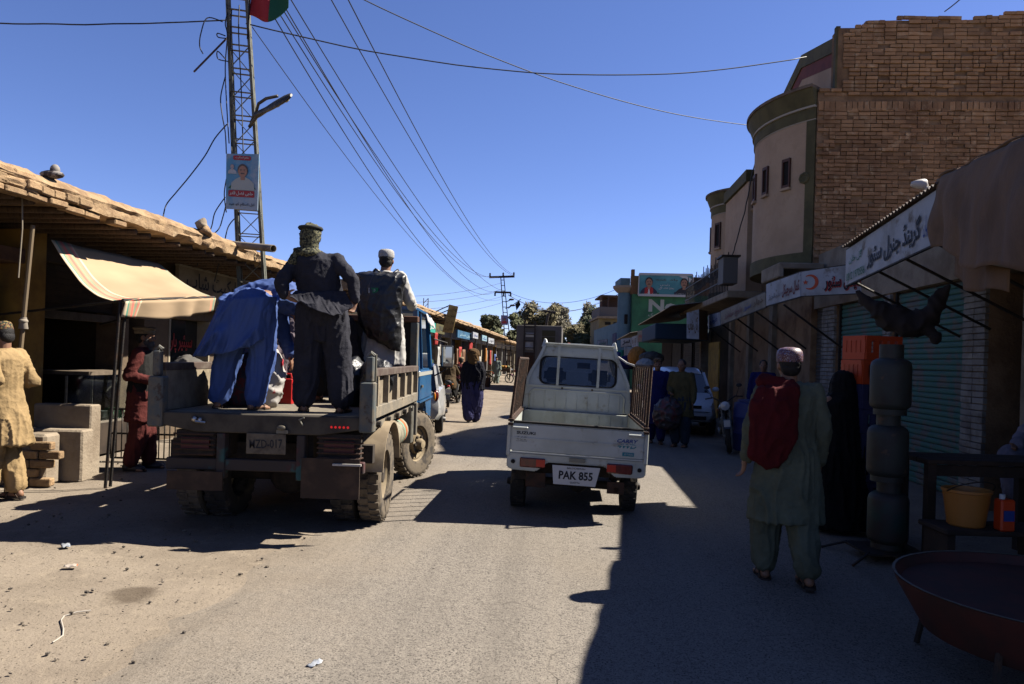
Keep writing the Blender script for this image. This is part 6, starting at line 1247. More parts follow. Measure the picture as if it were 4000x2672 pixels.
def ring(mb, rows):
    "rows: (centre, rx, ry[, yaw]) ellipses in the horizontal plane"
    n = 22; mb.loft([[V3(c) + Matrix.Rotation((r[3] if len(r) > 3 else 0), 3, 'Z') @ V3((r[1] * math.cos(6.2832 * k / n), r[2] * math.sin(6.2832 * k / n), 0)) for k in range(n)] for r in rows for c in (r[0],)])
BASE = dict(pelvis=(0, 0, .95), chest=(0, -.01, 1.30), neck=(0, .0, 1.46), head=(0, .02, 1.60))
for s, k in ((-1, 'L'), (1, 'R')): BASE.update({'sh' + k: (s * .185, 0, 1.41), 'el' + k: (s * .245, -.03, 1.13), 'wr' + k: (s * .255, .06, .88), 'hip' + k: (s * .09, 0, .93), 'kn' + k: (s * .10, .02, .50), 'an' + k: (s * .10, -.01, .09)})
def hand(mb, w, d, side, curl=.6, s=1.0, spread=.0):
    "palm and five fingers from wrist w along d; side = direction of the thumb"
    w, d = V3(w), V3(d).normalized(); t = V3(side); t = (t - d * t.dot(d)).normalized(); n = d.cross(t)
    for k in (-1.2, -.4, .4, 1.2): mb.cap(w + t * (.012 * k) * s, .015 * s, w + d * .085 * s + t * (.017 * k) * s, .013 * s, 8)
    for k, L in ((1.2, .075), (.4, .085), (-.4, .078), (-1.2, .06)):
        p = w + d * .088 * s + t * (.018 * k) * s; dd_ = d.copy(); r = .0098 * s
        for j in range(3):
            dd_ = (Matrix.Rotation(curl * (.5 + .35 * j), 3, t) @ dd_); q = p + dd_ * (L * (.45, .3, .25)[j]) * s; mb.cap(p, r, q, r * .92, 8); p = q; r *= .92
    p = w + t * .024 * s + d * .02 * s; dd_ = (d * .7 + t * .8).normalized()
    for j in range(2):
        q = p + dd_ * (.045, .033)[j] * s; mb.cap(p, (.014, .0115)[j] * s, q, (.0115, .010)[j] * s, 8); p = q; dd_ = (dd_ + d * .6 + n * curl * .3).normalized()
def headgeo(mb, c, R, s=1.0):
    E = lambda o, a, b, d: mb.ell(c + R @ (V3(o) * s), a * s, b * s, d * s, R)
    E((0, -.008, .025), .077, .096, .098); E((0, .02, -.03), .068, .078, .075); E((0, .045, -.082), .045, .05, .042); E((0, .082, .028), .05, .018, .014)
    mb.cap(c + R @ V3((0, .096, .015)) * s, .010 * s, c + R @ V3((0, .116, -.028)) * s, .016 * s, 8); E((0, .100, -.066), .025, .012, .007); E((0, .098, -.078), .022, .012, .008)
    for x in (-1, 1): E((x * .078, -.006, -.012), .010, .022, .032); E((x * .04, .065, -.025), .025, .03, .025)
def person(lab, loc, yaw, H=1.72, J=None, kam=None, sleeves=True, top=None, bottom=None, skin=SKIN, head=(0, 0), voxel=.012, cvox=.011, hem=.50, wide=1.0, seed=1.0, hands=True, curl=.5, shoes='sandal', hair=True, beard=None, hats=(), group=None, legs=True, foldamp=.011, sit=None, handdir=None, footyaw=(0, 0), extra=None, legr=(.125, .115, .085)):
    s = H / 1.72; P = dict(BASE); P.update(J or {}); P = {k: V3(v) for k, v in P.items()}
    M_ = Matrix.Translation(loc) @ Matrix.Rotation(yaw, 4, 'Z') @ Matrix.Scale(s, 4)
    t = thing('person', lab, 'person', M=M_, group=group)
    R = Matrix.Rotation(head[0], 3, 'Z') @ Matrix.Rotation(head[1], 3, 'X')
    b = MB()      # one continuous body
    b.cap(P['neck'] - V3((0, 0, .04)), .062, P['head'] + R @ V3((0, -.01, -.05)), .056); headgeo(b, P['head'], R)
    b.cap(P['pelvis'], .105, P['chest'].lerp(P['pelvis'], .5), .095); b.cap(P['chest'].lerp(P['pelvis'], .5), .095, P['chest'], .098); b.cap(P['chest'], .098, P['neck'] - V3((0, 0, .03)), .06)
    for k in 'LR':
        sg = -1 if k == 'L' else 1
        b.cap(P['chest'].lerp(P['neck'], .6), .055, P['sh' + k], .046); b.cap(P['sh' + k], .046, P['el' + k], .038); b.cap(P['el' + k], .038, P['wr' + k], .027)
        b.cap(P['pelvis'], .09, P['hip' + k], .085); b.cap(P['hip' + k], .09, P['kn' + k], .056); b.cap(P['kn' + k], .056, P['an' + k], .036)
        fy = footyaw[0 if k == 'L' else 1]; fR = Matrix.Rotation(fy, 3, 'Z'); a = P['an' + k]
        if legs:
            b.cap(a, .036, a + fR @ V3((0, -.035, -.055)), .034, 10); b.cap(a + fR @ V3((0, -.02, -.055)), .034, a + fR @ V3((0, .12, -.068)), .027, 10); b.cap(a + fR @ V3((.01 * sg, .1, -.066)), .028, a + fR @ V3((.02 * -sg, .165, -.072)), .020, 10); b.cap(a + fR @ V3((.03 * sg, .09, -.068)), .022, a + fR @ V3((.035 * sg, .14, -.074)), .015, 10)
        if hands:
            d = (handdir or {}).get(k, P['wr' + k] - P['el' + k]); hand(b, P['wr' + k], d, (handdir or {}).get(k + 't', (0, 1, .2)), curl)
    body = remesh(b, voxel, 'body'); bo = pobj('body', body, skin, t)
    if top:
        c = MB()
        kr = kam or [((0, 0, 1.475), .075, .07), ((0, -.005, 1.445), .15, .085), ((0, -.01, 1.38), .205, .112), ((0, -.01, 1.25), .20, .125), ((0, 0, 1.08), .19, .125), ((0, 0, .92), .215, .145), ((0, 0, .72), .235 * wide, .155 * wide), ((0, 0, hem), .255 * wide, .17 * wide)]
        ring(c, kr)
        if sleeves:
            for k in 'LR':
                c.cap(P['chest'].lerp(P['neck'], .5), .075, P['sh' + k], .062); c.cap(P['sh' + k], .066, P['el' + k], .058); c.cap(P['el' + k], .058, P['el' + k].lerp(P['wr' + k], .92), .046)
        if extra: extra(c)
        me = remesh(c, cvox, 'kameez'); fold(me, foldamp * 1.3, 10, 1.7, seed, .005, (.7, 1.4)); pobj('kameez', me, top, t)
    if bottom:
        c = MB(); c.ell(P['pelvis'] - V3((0, 0, .03)), .19, .15, .15)
        for k in 'LR':
            c.cap(P['hip' + k], legr[0], P['kn' + k], legr[1]); c.cap(P['kn' + k], legr[1], P['an' + k].lerp(P['kn' + k], .10), legr[2])
        me = remesh(c, cvox, 'shalwar'); fold(me, foldamp * .9, 15, 2.6, seed + 5, .003); pobj('shalwar', me, bottom, t)
    if hair:
        c = MB(); hc = P['head']; c.ell(hc + R @ V3((0, -.018, .03)), .083, .098, .098, R)
        c.ell(hc + R @ V3((0, -.045, -.02)), .074, .06, .07, R); o = c.build('hair', HAIR, t, True)
    if beard:
        c = MB(); hc = P['head']; c.ell(hc + R @ V3((0, .06, -.085)), .05, .05, .055, R); c.ell(hc + R @ V3((0, .055, -.13)), .035, .035, .06, R)
        for x in (-1, 1): c.ell(hc + R @ V3((x * .055, .03, -.055)), .018, .035, .045, R)
        c.build('beard', beard, t, True)
    c = MB()
    for x in (-1, 1): c.ell(P['head'] + R @ V3((x * .032, .088, .004)), .012, .008, .007, R, 10, 6).build('eye', INKB, t, True); c = MB()
    if shoes:
        for k in 'LR':
            fy = footyaw[0 if k == 'L' else 1]; fR = Matrix.Rotation(fy, 3, 'Z'); a = P['an' + k]; q = a + V3((0, 0, -.10)); so_ = MB()
            rg = []
            for y, w in ((-.085, .02), (-.07, .036), (0, .034), (.08, .044), (.14, .042), (.18, .022)): rg.append([q + fR @ V3((x, y, z)) for x, z in ((-w, 0), (w, 0), (w, .02), (-w, .02))])
            sh_ = so_.loft(rg).build('shoe', mat('sandal_black', (.03, .022, .018), .7), t, .7)
            if shoes == 'shoe': MB().ell(q + fR @ V3((0, .06, .045)), .048, .115, .045, fR).ell(q + fR @ V3((0, -.04, .06)), .04, .05, .055, fR).build('shoe_upper', mat('shoe_dark', (.03, .022, .02), .5), sh_, True)
            else: MB().tube([q + fR @ V3((-.046, .08, .015)), q + fR @ V3((-.03, .09, .055)), q + fR @ V3((.03, .09, .055)), q + fR @ V3((.046, .08, .015))], .011, 6).build('strap', mat('strap_brown', (.06, .035, .02), .7), sh_, True); MB().tube([q + fR @ V3((-.04, -.04, .015)), q + fR @ V3((-.035, .0, .06)), q + fR @ V3((.035, .0, .06)), q + fR @ V3((.04, -.04, .015))], .008, 6).build('strap', mat('strap_brown', (.06, .035, .02), .7), sh_, True)
    for f in hats: f(t, P['head'], R)
    return t
def skullcap(m, h=.055, r=.088, z=.055):
    def f(t, c, R):
        n = 24; MB().loft([[c + R @ V3((rr * math.cos(6.2832 * k / n), -.010 + rr * 1.16 * math.sin(6.2832 * k / n), zz)) for k in range(n)] for rr, zz in ((r * .96, z - .01), (r, z), (r * .99, z + h * .55), (r * .93, z + h * .85), (r * .72, z + h * 1.08), (r * .3, z + h * 1.18))]).build('cap', m, t, .9)
    return f
def pakol(m):
    def f(t, c, R):
        n = 28; MB().loft([[c + R @ V3((rr * math.cos(6.2832 * k / n), -.008 + rr * 1.1 * math.sin(6.2832 * k / n), zz)) for k in range(n)] for rr, zz in ((.085, .045), (.10, .04), (.108, .06), (.102, .08), (.118, .095), (.122, .11), (.10, .122), (.03, .125))]).build('cap', m, t, .9)
    return f
def cloth(name, c, hex=None): return mat('cloth_' + name, c, .9, tuple(x * .72 for x in c), 5, .38, .68, .35, 60, spec=.12, obj=True)
def shade(name): return MATS[name]
# --- man in yellow kameez at the left edge, side on, facing left
CY = cloth('straw', (.40, .275, .135)); CAPM = mat('cap_pattern', (.16, .04, .03), .9, (.30, .22, .08), 60, .48, .52, c3=(.02, .03, .02), ns3=45, lo3=.5, hi3=.53)
p = W(-2, 1955, 7.25); p.z = gz(p.x, p.y)
person('person in straw-yellow shalwar kameez and patterned cap cut by the left edge', p, math.radians(82), 1.74, dict(elL=(-.235, -.16, 1.17), wrL=(-.20, .10, 1.10), elR=(.24, -.12, 1.15), wrR=(.10, .18, 1.10), anL=(-.10, .05, .09), anR=(.1, -.10, .09)), top=CY, bottom=CY, hats=(skullcap(CAPM, .075, .09, .045),), head=(0, -.35), voxel=.009, hem=.56, wide=1.0, seed=3,
    kam=[((0, 0, 1.475), .075, .07), ((0, -.01, 1.445), .15, .085), ((0, -.02, 1.38), .195, .115), ((0, -.02, 1.25), .18, .12), ((0, -.01, 1.08), .17, .12), ((0, -.03, .92), .185, .145), ((0, -.06, .72), .195, .175), ((0, -.085, .54), .20, .20)], foldamp=.014)
# --- bearded man in maroon with dark vest, profile to the right
CM = cloth('maroon', (.125, .030, .026)); VEST = cloth('charcoal', (.022, .021, .020)); PK = mat('pakol_wool', (.34, .26, .16), .95, (.25, .18, .11), 14, bump=.5, bs=70)
p = W(545, 1838, 9.2); p.z = gz(p.x, p.y)
def vest(t, P, R, m=VEST):
    c = MB(); ring(c, [((0, 0, 1.44), .14, .10), ((0, -.01, 1.38), .20, .128), ((0, -.01, 1.25), .208, .142), ((0, 0, 1.08), .20, .142), ((0, 0, .93), .218, .158)]); me = remesh(c, .016, 'waistcoat'); fold(me, .006, 12, 3, 2.0, .002); pobj('waistcoat', me, m, t)
person('person in maroon clothes, dark waistcoat and flat wool cap beside the truck', p, math.radians(-80), 1.80, dict(elL=(-.24, -.02, 1.14), wrL=(-.14, .22, 1.08), elR=(.24, -.08, 1.14), wrR=(.19, .17, 1.08), anL=(-.12, .07, .09), anR=(.12, -.07, .09)), top=CM, bottom=CM, hats=(pakol(PK), vest), beard=GREYH, voxel=.009, hem=.60, seed=8, shoes='shoe')
# --- three standing on the truck bed
BZ = zf + .03
CB = cloth('blue', (.043, .064, .125)); CN = cloth('slate', (.040, .040, .052)); CW = cloth('white', (.56, .55, .62)); BLACKN = mat('black_nylon', (.010, .010, .011), .42, (.016, .016, .017), 5, bump=.5, bs=14, spec=.45)
KEF = mat('keffiyeh', (.17, .16, .085), .95, (.02, .022, .016), 55, .47, .53, bump=.4, bs=60)
# 1: bending over
p = W(985, 1592, 6.62); p.z = BZ
Jb = dict(pelvis=(-.03, -.02, .97), chest=(.10, .34, 1.03), neck=(.17, .52, .94), head=(.20, .62, .80), shL=(-.02, .46, 1.0), elL=(.0, .56, .74), wrL=(.06, .60, .50), shR=(.24, .40, 1.03), elR=(.30, .40, .78), wrR=(.27, .46, .55), hipL=(-.14, -.03, .92), hipR=(.08, -.03, .92), knL=(-.27, .05, .48), anL=(-.36, .06, .09), knR=(.06, .04, .48), anR=(.02, .0, .09))
def vring(mb, rows):
    "ellipses given by centre and two half-axis vectors"
    n = 22; mb.loft([[V3(c) + V3(a) * math.cos(6.2832 * k / n) + V3(b_) * math.sin(6.2832 * k / n) for k in range(n)] for c, a, b_ in rows])
def bentshirt(c):
    c.ell((.13, .42, 1.045), .20, .17, .125); c.ell((.21, .47, 1.02), .11, .11, .10)
    vring(c, [((.18, .55, .96), (.11, 0, .0), (0, .04, .10)), ((.13, .42, 1.04), (.20, 0, .0), (0, .05, .14)), ((.05, .22, 1.07), (.23, 0, -.01), (0, .06, .14)), ((-.03, .04, 1.04), (.25, 0, -.02), (0, .13, .10)), ((-.06, -.05, .96), (.26, 0, -.04), (0, .15, .03)), ((-.06, -.06, .88), (.24, 0, -.05), (.0, .13, .02)), ((-.06, -.05, .80), (.20, 0, -.03), (0, .10, .0))])
n1 = person('person in blue shalwar kameez bending over on the truck bed', p, math.radians(-8), 1.74, Jb, top=CB, bottom=CB, kam=[((.1, .3, 1.0), .1, .1), ((.1, .3, 1.02), .1, .1)], extra=bentshirt, head=(0, -1.0), voxel=.009, seed=11, foldamp=.014, footyaw=(.3, -.35), shoes='sandal', legr=(.125, .115, .095), cvox=.012)
def draped(t, name, topf, botf, m, nu=90, nv=24, th=.006, fa=.02, seed=1.0, fr=1.0):
    def f(a, b):
        p_, q_ = V3(topf(a)), V3(botf(a)); r = p_.lerp(q_, b); k = b ** .8
        g = 1 - abs(N(V3((a * 6.5 * fr + .6 * b, b * .9, seed)))) * 1.7; g2 = 1 - abs(N(V3((a * 15 * fr - b, b * 1.2, seed + 4)))) * 1.7; w = .35 + .65 * math.sin(math.pi * min(1, max(0, a)))
        return r + V3((.3, -1, .15)).normalized() * (fa * (.25 + k) * w * (1.6 * g ** 3 + .7 * g2 ** 3 - .8)) + V3((0, 0, -.02 * k * g2))
    return MB().sheet(f, nu, nv, th).build(name, m, t, True)
def lerpn(P, a):
    a = min(a, .9999) * (len(P) - 1); k = int(a); f = a - k; f = f * f * (3 - 2 * f) * .5 + f * .5; return V3(P[k]).lerp(V3(P[k + 1]), f)
draped(n1, 'shirt_tail', lambda a: (-.04 + .26 * math.cos(math.radians(160 + 195 * a)), -.02 + .19 * math.sin(math.radians(160 + 195 * a)), .985 - .03 * math.cos(a * 3)), lambda a: lerpn([(-.38, .10, .62), (-.50, -.06, .53), (-.47, -.20, .48), (-.32, -.27, .49), (-.14, -.26, .52), (.06, -.20, .58), (.17, -.06, .68)], a), CB, fa=.05, seed=2.0, fr=.9)
# 2: slate-clad man holding the shirt tail out
p = W(1258, 1606, 6.58); p.z = BZ
J2 = dict(pelvis=(-.03, 0, .95), chest=(-.085, -.01, 1.29), neck=(-.13, 0, 1.46), head=(-.155, .02, 1.60), shL=(-.265, 0, 1.385), shR=(.095, 0, 1.40), elL=(-.375, -.12, 1.17), wrL=(-.335, -.15, 1.06), elR=(.265, -.11, 1.21), wrR=(.29, -.12, 1.03), anL=(-.17, .02, .09), anR=(.175, .0, .09), knL=(-.15, .04, .5), knR=(.13, .04, .5), hipL=(-.13, 0, .93), hipR=(.07, 0, .93))
def tail(c):
    c.ell((-.03, -.05, 1.0), .19, .11, .12)
n2 = person('person in dark slate shalwar kameez with checked head scarf holding out the shirt tail', p, math.radians(3), 1.69, J2, top=CN, bottom=CN, kam=[((-.13, 0, 1.475), .075, .07), ((-.12, -.005, 1.445), .14, .085), ((-.095, -.01, 1.38), .195, .112), ((-.08, -.01, 1.25), .20, .125), ((-.05, 0, 1.10), .195, .125), ((-.03, 0, .98), .20, .13), ((-.03, .03, .86), .20, .13), ((-.03, .04, .66), .19, .12)], extra=tail, hair=False, voxel=.008, seed=17, foldamp=.013, cvox=.012, handdir=dict(L=(.6, -.2, -.25), Lt=(.2, .0, .9), R=(-.15, -.2, -.6), Rt=(-.8, -.1, .3)), curl=.75, footyaw=(.25, -.25), legr=(.13, .118, .10))
draped(n2, 'shirt_tail', lambda a: (-.24 + .44 * a, -.125 - .03 * math.sin(a * 3.14), 1.10 - .01 * math.sin(a * 5)), lambda a: lerpn([(-.275, -.21, 1.05), (-.18, -.25, 1.0), (-.04, -.30, .94), (.10, -.31, .885), (.20, -.26, .90), (.285, -.19, .985)], a), CN, fa=.022, seed=5.0, fr=.42)
c = MB(); hc = V3(J2['head']); c.ell(hc + V3((0, -.01, .03)), .093, .108, .102); c.cap(hc + V3((0, -.035, .0)), .086, hc + V3((0, -.04, -.09)), .075); c.ell(hc + V3((0, -.03, -.15)), .125, .11, .045); c.cap(hc + V3((-.10, -.06, -.14)), .04, hc + V3((-.135, -.10, -.24)), .03)
me = remesh(c, .011, 'scarf'); fold(me, .010, 16, 10, 4.0, .004); pobj('head_scarf', me, KEF, n2)
MB().tube([hc + V3((.098 * math.cos(a), -.01 + .112 * math.sin(a), .085)) for a in [k * 6.2832 / 20 for k in range(21)]], .016, 6).build('turban_band', mat('band_dark', (.03, .03, .025), .9), n2, True)
# 3: white-capped man with large black pack, farther forward
p = V3((W(1495, 1400, 8.35).x, 8.35, BZ))
def pack(t, c0, R):
    c = MB(); vring(c, [((.03, -.15, 1.44), (.27, 0, -.01), (0, .05, 0)), ((.03, -.20, 1.40), (.30, 0, -.02), (0, .11, 0)), ((.02, -.21, 1.2), (.27, 0, -.02), (0, .13, .0)), ((.03, -.21, .98), (.25, 0, -.04), (0, .13, .0)), ((.05, -.20, .80), (.24, 0, -.08), (0, .11, .0)), ((.07, -.18, .66), (.21, 0, -.10), (0, .07, .0))])
    me = remesh(c, .014, 'backpack'); fold(me, .011, 9, 5, 9.0, .004); b = pobj('backpack_body', me, BLACKN, t)
    MB().tube([(-.03, -.24, 1.44), (.0, -.27, 1.47), (.05, -.24, 1.44)], .012, 6).build('grab_loop', BLACKN, b, True)
    for s in (-1, 1): MB().tube([(s * .12, -.1, 1.42), (s * .14, .02, 1.49), (s * .15, .12, 1.36), (s * .17, .08, 1.1), (s * .18, -.1, 1.0)], .02, 6).build('shoulder_strap', BLACKN, b, True)
    fl_ = MB().box(-.015, .075, -.342, -.337, 1.20, 1.255).build('flag_patch', mat('patch_green', (.01, .20, .07), .7), b); MB().box(-.037, -.015, -.343, -.337, 1.20, 1.255).build('white_stripe', INKW, fl_)
    crescent((fl_, V3((-.037, -.343, 1.20)), V3((.112, 0, 0)), V3((0, 0, .055))), .62, .5, .014, INKW)
n3 = person('person in white shalwar kameez and white skullcap wearing a big black backpack', p, math.radians(-14), 1.74, dict(elR=(.27, .08, 1.16), wrR=(.22, .3, 1.1), elL=(-.26, .06, 1.16), wrL=(-.2, .28, 1.1)), top=CW, bottom=CW, hats=(skullcap(mat('white_crochet', (.52, .50, .47), .95, (.40, .39, .37), 60, bump=.6, bs=120), .075, .091, .04),), hem=.42, seed=23, foldamp=.012, head=(.25, 0))
pack(n3, None, None)
# 4: man sitting behind on the side board
CG = cloth('mauve', (.17, .135, .15)); p = V3((W(1080, 1400, 7.9).x, 7.95, BZ + .02))
sitJ = dict(pelvis=(0, -.10, .42), chest=(0, .0, .76), neck=(0, .04, .93), head=(0, .08, 1.07), shL=(-.185, .02, .88), shR=(.185, .02, .88), elL=(-.27, .12, .66), elR=(.27, .12, .66), wrL=(-.14, .32, .58), wrR=(.14, .32, .58), hipL=(-.1, -.06, .42), hipR=(.1, -.06, .42), knL=(-.17, .34, .46), knR=(.17, .34, .46), anL=(-.15, .32, .09), anR=(.15, .32, .09))
sitK = [((0, .04, .95), .08, .07), ((0, .02, .91), .16, .09), ((0, 0, .83), .21, .12), ((0, -.02, .66), .205, .14), ((0, -.04, .48), .215, .17), ((0, .06, .34), .24, .30), ((0, .08, .28), .23, .28)]
person('person in mauve-grey clothes sitting in the truck bed behind the others', p, math.radians(168), 1.75, sitJ, top=CG, bottom=CG, kam=sitK, seed=31, foldamp=.016, head=(.2, -.25), hats=(skullcap(PK, .06),))
p = V3((W(1345, 1400, 8.3).x, 8.25, BZ + .02))
person('person in dark clothes crouching in the truck bed near the backpack', p, math.radians(120), 1.72, sitJ, top=cloth('umber', (.05, .04, .035)), bottom=VEST, kam=sitK, seed=33, head=(.2, -.2))
# --- walker with dark shawl, seen from behind
CNV = cloth('indigo', (.045, .045, .13)); SH = cloth('night', (.012, .012, .020)); p = W(1842, 1648, 18.2); p.z = gz(p.x, p.y)
w1 = person('walker with brown head cloth, dark shawl and indigo clothes, seen from behind', p, math.radians(-4), 1.78, dict(anL=(-.06, -.12, .12), anR=(.06, .16, .09), knL=(-.08, .02, .5), knR=(.08, .1, .5)), top=SH, bottom=CNV, kam=[((0, 0, 1.50), .10, .09), ((0, 0, 1.43), .24, .14), ((0, 0, 1.25), .29, .18), ((0, 0, 1.0), .29, .18), ((0, 0, .80), .27, .17)], hair=False, seed=41, sleeves=False, foldamp=.02, legr=(.17, .165, .12))
c = MB(); hc = V3(BASE['head']); c.ell(hc + V3((0, -.02, .04)), .15, .15, .13); c.cap(hc + V3((.0, -.05, .0)), .13, hc + V3((0, -.06, -.14)), .13); me = remesh(c, .016, 'cloth'); fold(me, .014, 14, 12, 2.0); pobj('head_cloth', me, cloth('tobacco', (.13, .075, .03)), w1)
c = MB(); ring(c, [((0, 0, 1.0), .27, .17), ((0, 0, .7), .25, .17), ((0, .02, .4), .2, .16), ((0, .02, .24), .14, .13)]); me = remesh(c, .02, 'skirt'); fold(me, .02, 12, 2, 7.0); pobj('lower_cloth', me, CNV, w1)
# --- far man in pale green walking towards the camera
p = W(1937, 1501, 45); p.z = .01
CGN = cloth('pale_green', (.30, .36, .31)); person('distant person in pale green shalwar kameez walking towards the camera', p, math.radians(178), 1.72, dict(anL=(-.1, .14, .09), anR=(.1, -.12, .12), wrL=(-.27, .12, .9), wrR=(.27, -.1, .9)), top=CGN, bottom=CGN, voxel=.018, cvox=.02, seed=44, hats=(skullcap(VEST),))
# --- rider and passenger-less bikes
rideJ = dict(pelvis=(0, 0, .80), chest=(0, .10, 1.13), neck=(0, .16, 1.29), head=(0, .20, 1.43), shL=(-.185, .13, 1.24), shR=(.185, .13, 1.24), elL=(-.28, .34, 1.06), elR=(.28, .34, 1.06), wrL=(-.30, .56, 1.02), wrR=(.30, .56, 1.02), hipL=(-.1, .02, .79), hipR=(.1, .02, .79), knL=(-.19, .38, .66), knR=(.19, .38, .66), anL=(-.16, .26, .34), anR=(.16, .26, .34))
rideK = [((0, .16, 1.31), .08, .07), ((0, .13, 1.27), .15, .09), ((0, .10, 1.20), .205, .12), ((0, .07, 1.0), .205, .13), ((0, .02, .82), .23, .19), ((0, 0, .70), .24, .22), ((0, -.06, .58), .22, .16)]
def ridepos(b): m = b.matrix_world; return m @ V3((0, .18, 0)), m.to_euler('XYZ').z
q, a = ridepos(bike1); person('motorcycle rider in maroon seen from behind beside the walker', q, a, 1.72, rideJ, top=cloth('wine', (.10, .018, .022)), bottom=VEST, kam=rideK, voxel=.016, cvox=.018, seed=51, hats=(skullcap(PK),))
q, a = ridepos(bike2); person('motorcycle rider in olive brown with a yellow headwrap', q, a, 1.72, rideJ, top=cloth('olive_brown', (.09, .06, .03)), bottom=VEST, kam=rideK, voxel=.016, cvox=.018, seed=53, hats=(skullcap(mat('yellow_wrap', (.5, .32, .06), .9), .09, .095, .02),))
p = S(-4.3, 25.6); p.z = .08
person('person in pale grey standing by the left shops under the yellow sign', p, math.radians(-60), 1.72, None, top=cloth('dust', (.34, .31, .27)), bottom=cloth('dust', (1, 1, 1)), voxel=.018, cvox=.02, seed=55)
p = S(-4.2, 21.2); p.z = .08
person('person with red cap behind the truck wing mirror', p, math.radians(-120), 1.70, None, top=cloth('bottle_green', (.05, .09, .07)), bottom=VEST, voxel=.018, cvox=.02, seed=56, hats=(skullcap(MATS['cloth_red'], .07),))
# --- right-hand side, in shade
CBL = cloth('royal', (.02, .024, .13)); p = W(2560, 1730, 14.7); p.z = .01
person('person in royal blue walking by the silver car with a sack', p, math.radians(170), 1.70, dict(anL=(-.1, .1, .09), anR=(.1, -.08, .1)), top=CBL, bottom=CBL, seed=61, hem=.4, hats=(skullcap(CAPM, .07),))
COL = cloth('olive', (.12, .10, .045)); p = W(2655, 1745, 14.2); p.z = .01
person('person in olive clothes standing in front of the silver car', p, math.radians(150), 1.70, dict(elR=(.24, -.02, 1.14), wrR=(.14, .22, 1.06)), top=COL, bottom=cloth('teal_dark', (.03, .05, .08)), seed=63, hem=.6)
p = S(3.9, 15.2); p.z = .05
person('person standing behind the blue drum with only the head showing', p, math.radians(160), 1.70, None, top=CBL, bottom=VEST, seed=65, voxel=.016, cvox=.02)
CS = cloth('sage', (.135, .15, .105)); p = W(3060, 2270, 5.45); p.z = .01
CAPB = mat('beaded_cap', (.10, .02, .03), .5, (.45, .42, .45), 130, .56, .6, c3=(.05, .12, .40), ns3=110, lo3=.6, hi3=.63, spec=.5)
n9 = person('person in sage shalwar kameez and beaded cap walking away with a red shoulder cloth', p, math.radians(-4), 1.75, dict(elL=(-.27, -.04, 1.14), wrL=(-.29, .03, .90), anL=(-.11, .12, .09), anR=(.12, -.16, .12), knL=(-.11, .1, .5), knR=(.11, -.02, .5)), top=CS, bottom=CS, hats=(skullcap(CAPB, .085, .092, .03),), voxel=.009, seed=71, hem=.46, wide=1.02, foldamp=.012, skin=SKIN)
c = MB(); c.cap((-.19, -.03, 1.47), .06, (.0, -.10, 1.43), .05); vring(c, [((-.12, -.14, 1.44), (.15, 0, .01), (0, .04, 0)), ((-.15, -.17, 1.30), (.17, 0, .0), (0, .05, 0)), ((-.16, -.18, 1.10), (.17, 0, .0), (0, .05, .0)), ((-.17, -.17, .96), (.15, 0, .03), (0, .035, 0)), ((-.14, -.16, .86), (.05, 0, .02), (0, .02, 0))])
me = remesh(c, .013, 'cloth'); fold(me, .012, 12, 4, 3.0); pobj('shoulder_cloth', me, cloth('dark_red', (.10, .010, .012)), n9)
# woman in black burqa
p = W(3275, 2075, 7.25); p.z = .03; BK = cloth('jet', (.008, .008, .009))
person('person fully veiled in black standing beside the gas cylinders', p, math.radians(20), 1.56, None, top=BK, bottom=BK, hair=False, sleeves=False, kam=[((0, 0, 1.725), .04, .05), ((0, 0, 1.70), .085, .09), ((0, 0, 1.60), .115, .125), ((0, -.01, 1.48), .14, .135), ((0, -.01, 1.38), .235, .15), ((0, 0, 1.15), .27, .19), ((0, 0, .8), .29, .22), ((0, 0, .3), .33, .26), ((0, 0, .05), .35, .28)], seed=75, foldamp=.02)
# seated vendor at right edge
p = W(4130, 1780, 7.0); p.z = .35
CP = cloth('pale_violet', (.26, .24, .30)); v1 = person('vendor in pale clothes and dark waistcoat sitting at the far right edge', p, math.radians(100), 1.72, sitJ, top=CP, bottom=CP, kam=sitK, seed=81, head=(0, -.2))
c = MB(); ring(c, [((0, .02, .91), .14, .10), ((0, 0, .83), .215, .135), ((0, -.02, .66), .21, .155), ((0, -.04, .50), .22, .18)]); me = remesh(c, .018, 'waistcoat'); pobj('waistcoat', me, cloth('navy_vest', (.03, .035, .09)), v1)
# dark cloth slung like a hammock under the right-hand signs
mb = MB()
for (a, ra), (b, rb_) in zip(SLUNG, SLUNG[1:]): mb.cap(W(*a), ra, W(*b), rb_)
mb.cap(W(3600, 1262, 7.75), .09, W(3655, 1320, 7.7), .04)
me = remesh(mb, .02, 'slung_cloth'); fold(me, .03, 6, 6, 3.0, .004); me.materials.append(mat('dark_cloth', (.03, .022, .02), .95, (.02, .014, .013), 4))
o_ = bpy.data.objects.new('slung_cloth', me); col.objects.link(o_); setp(o_, 'dark cloth bundle slung like a hammock below the signs', 'cloth')
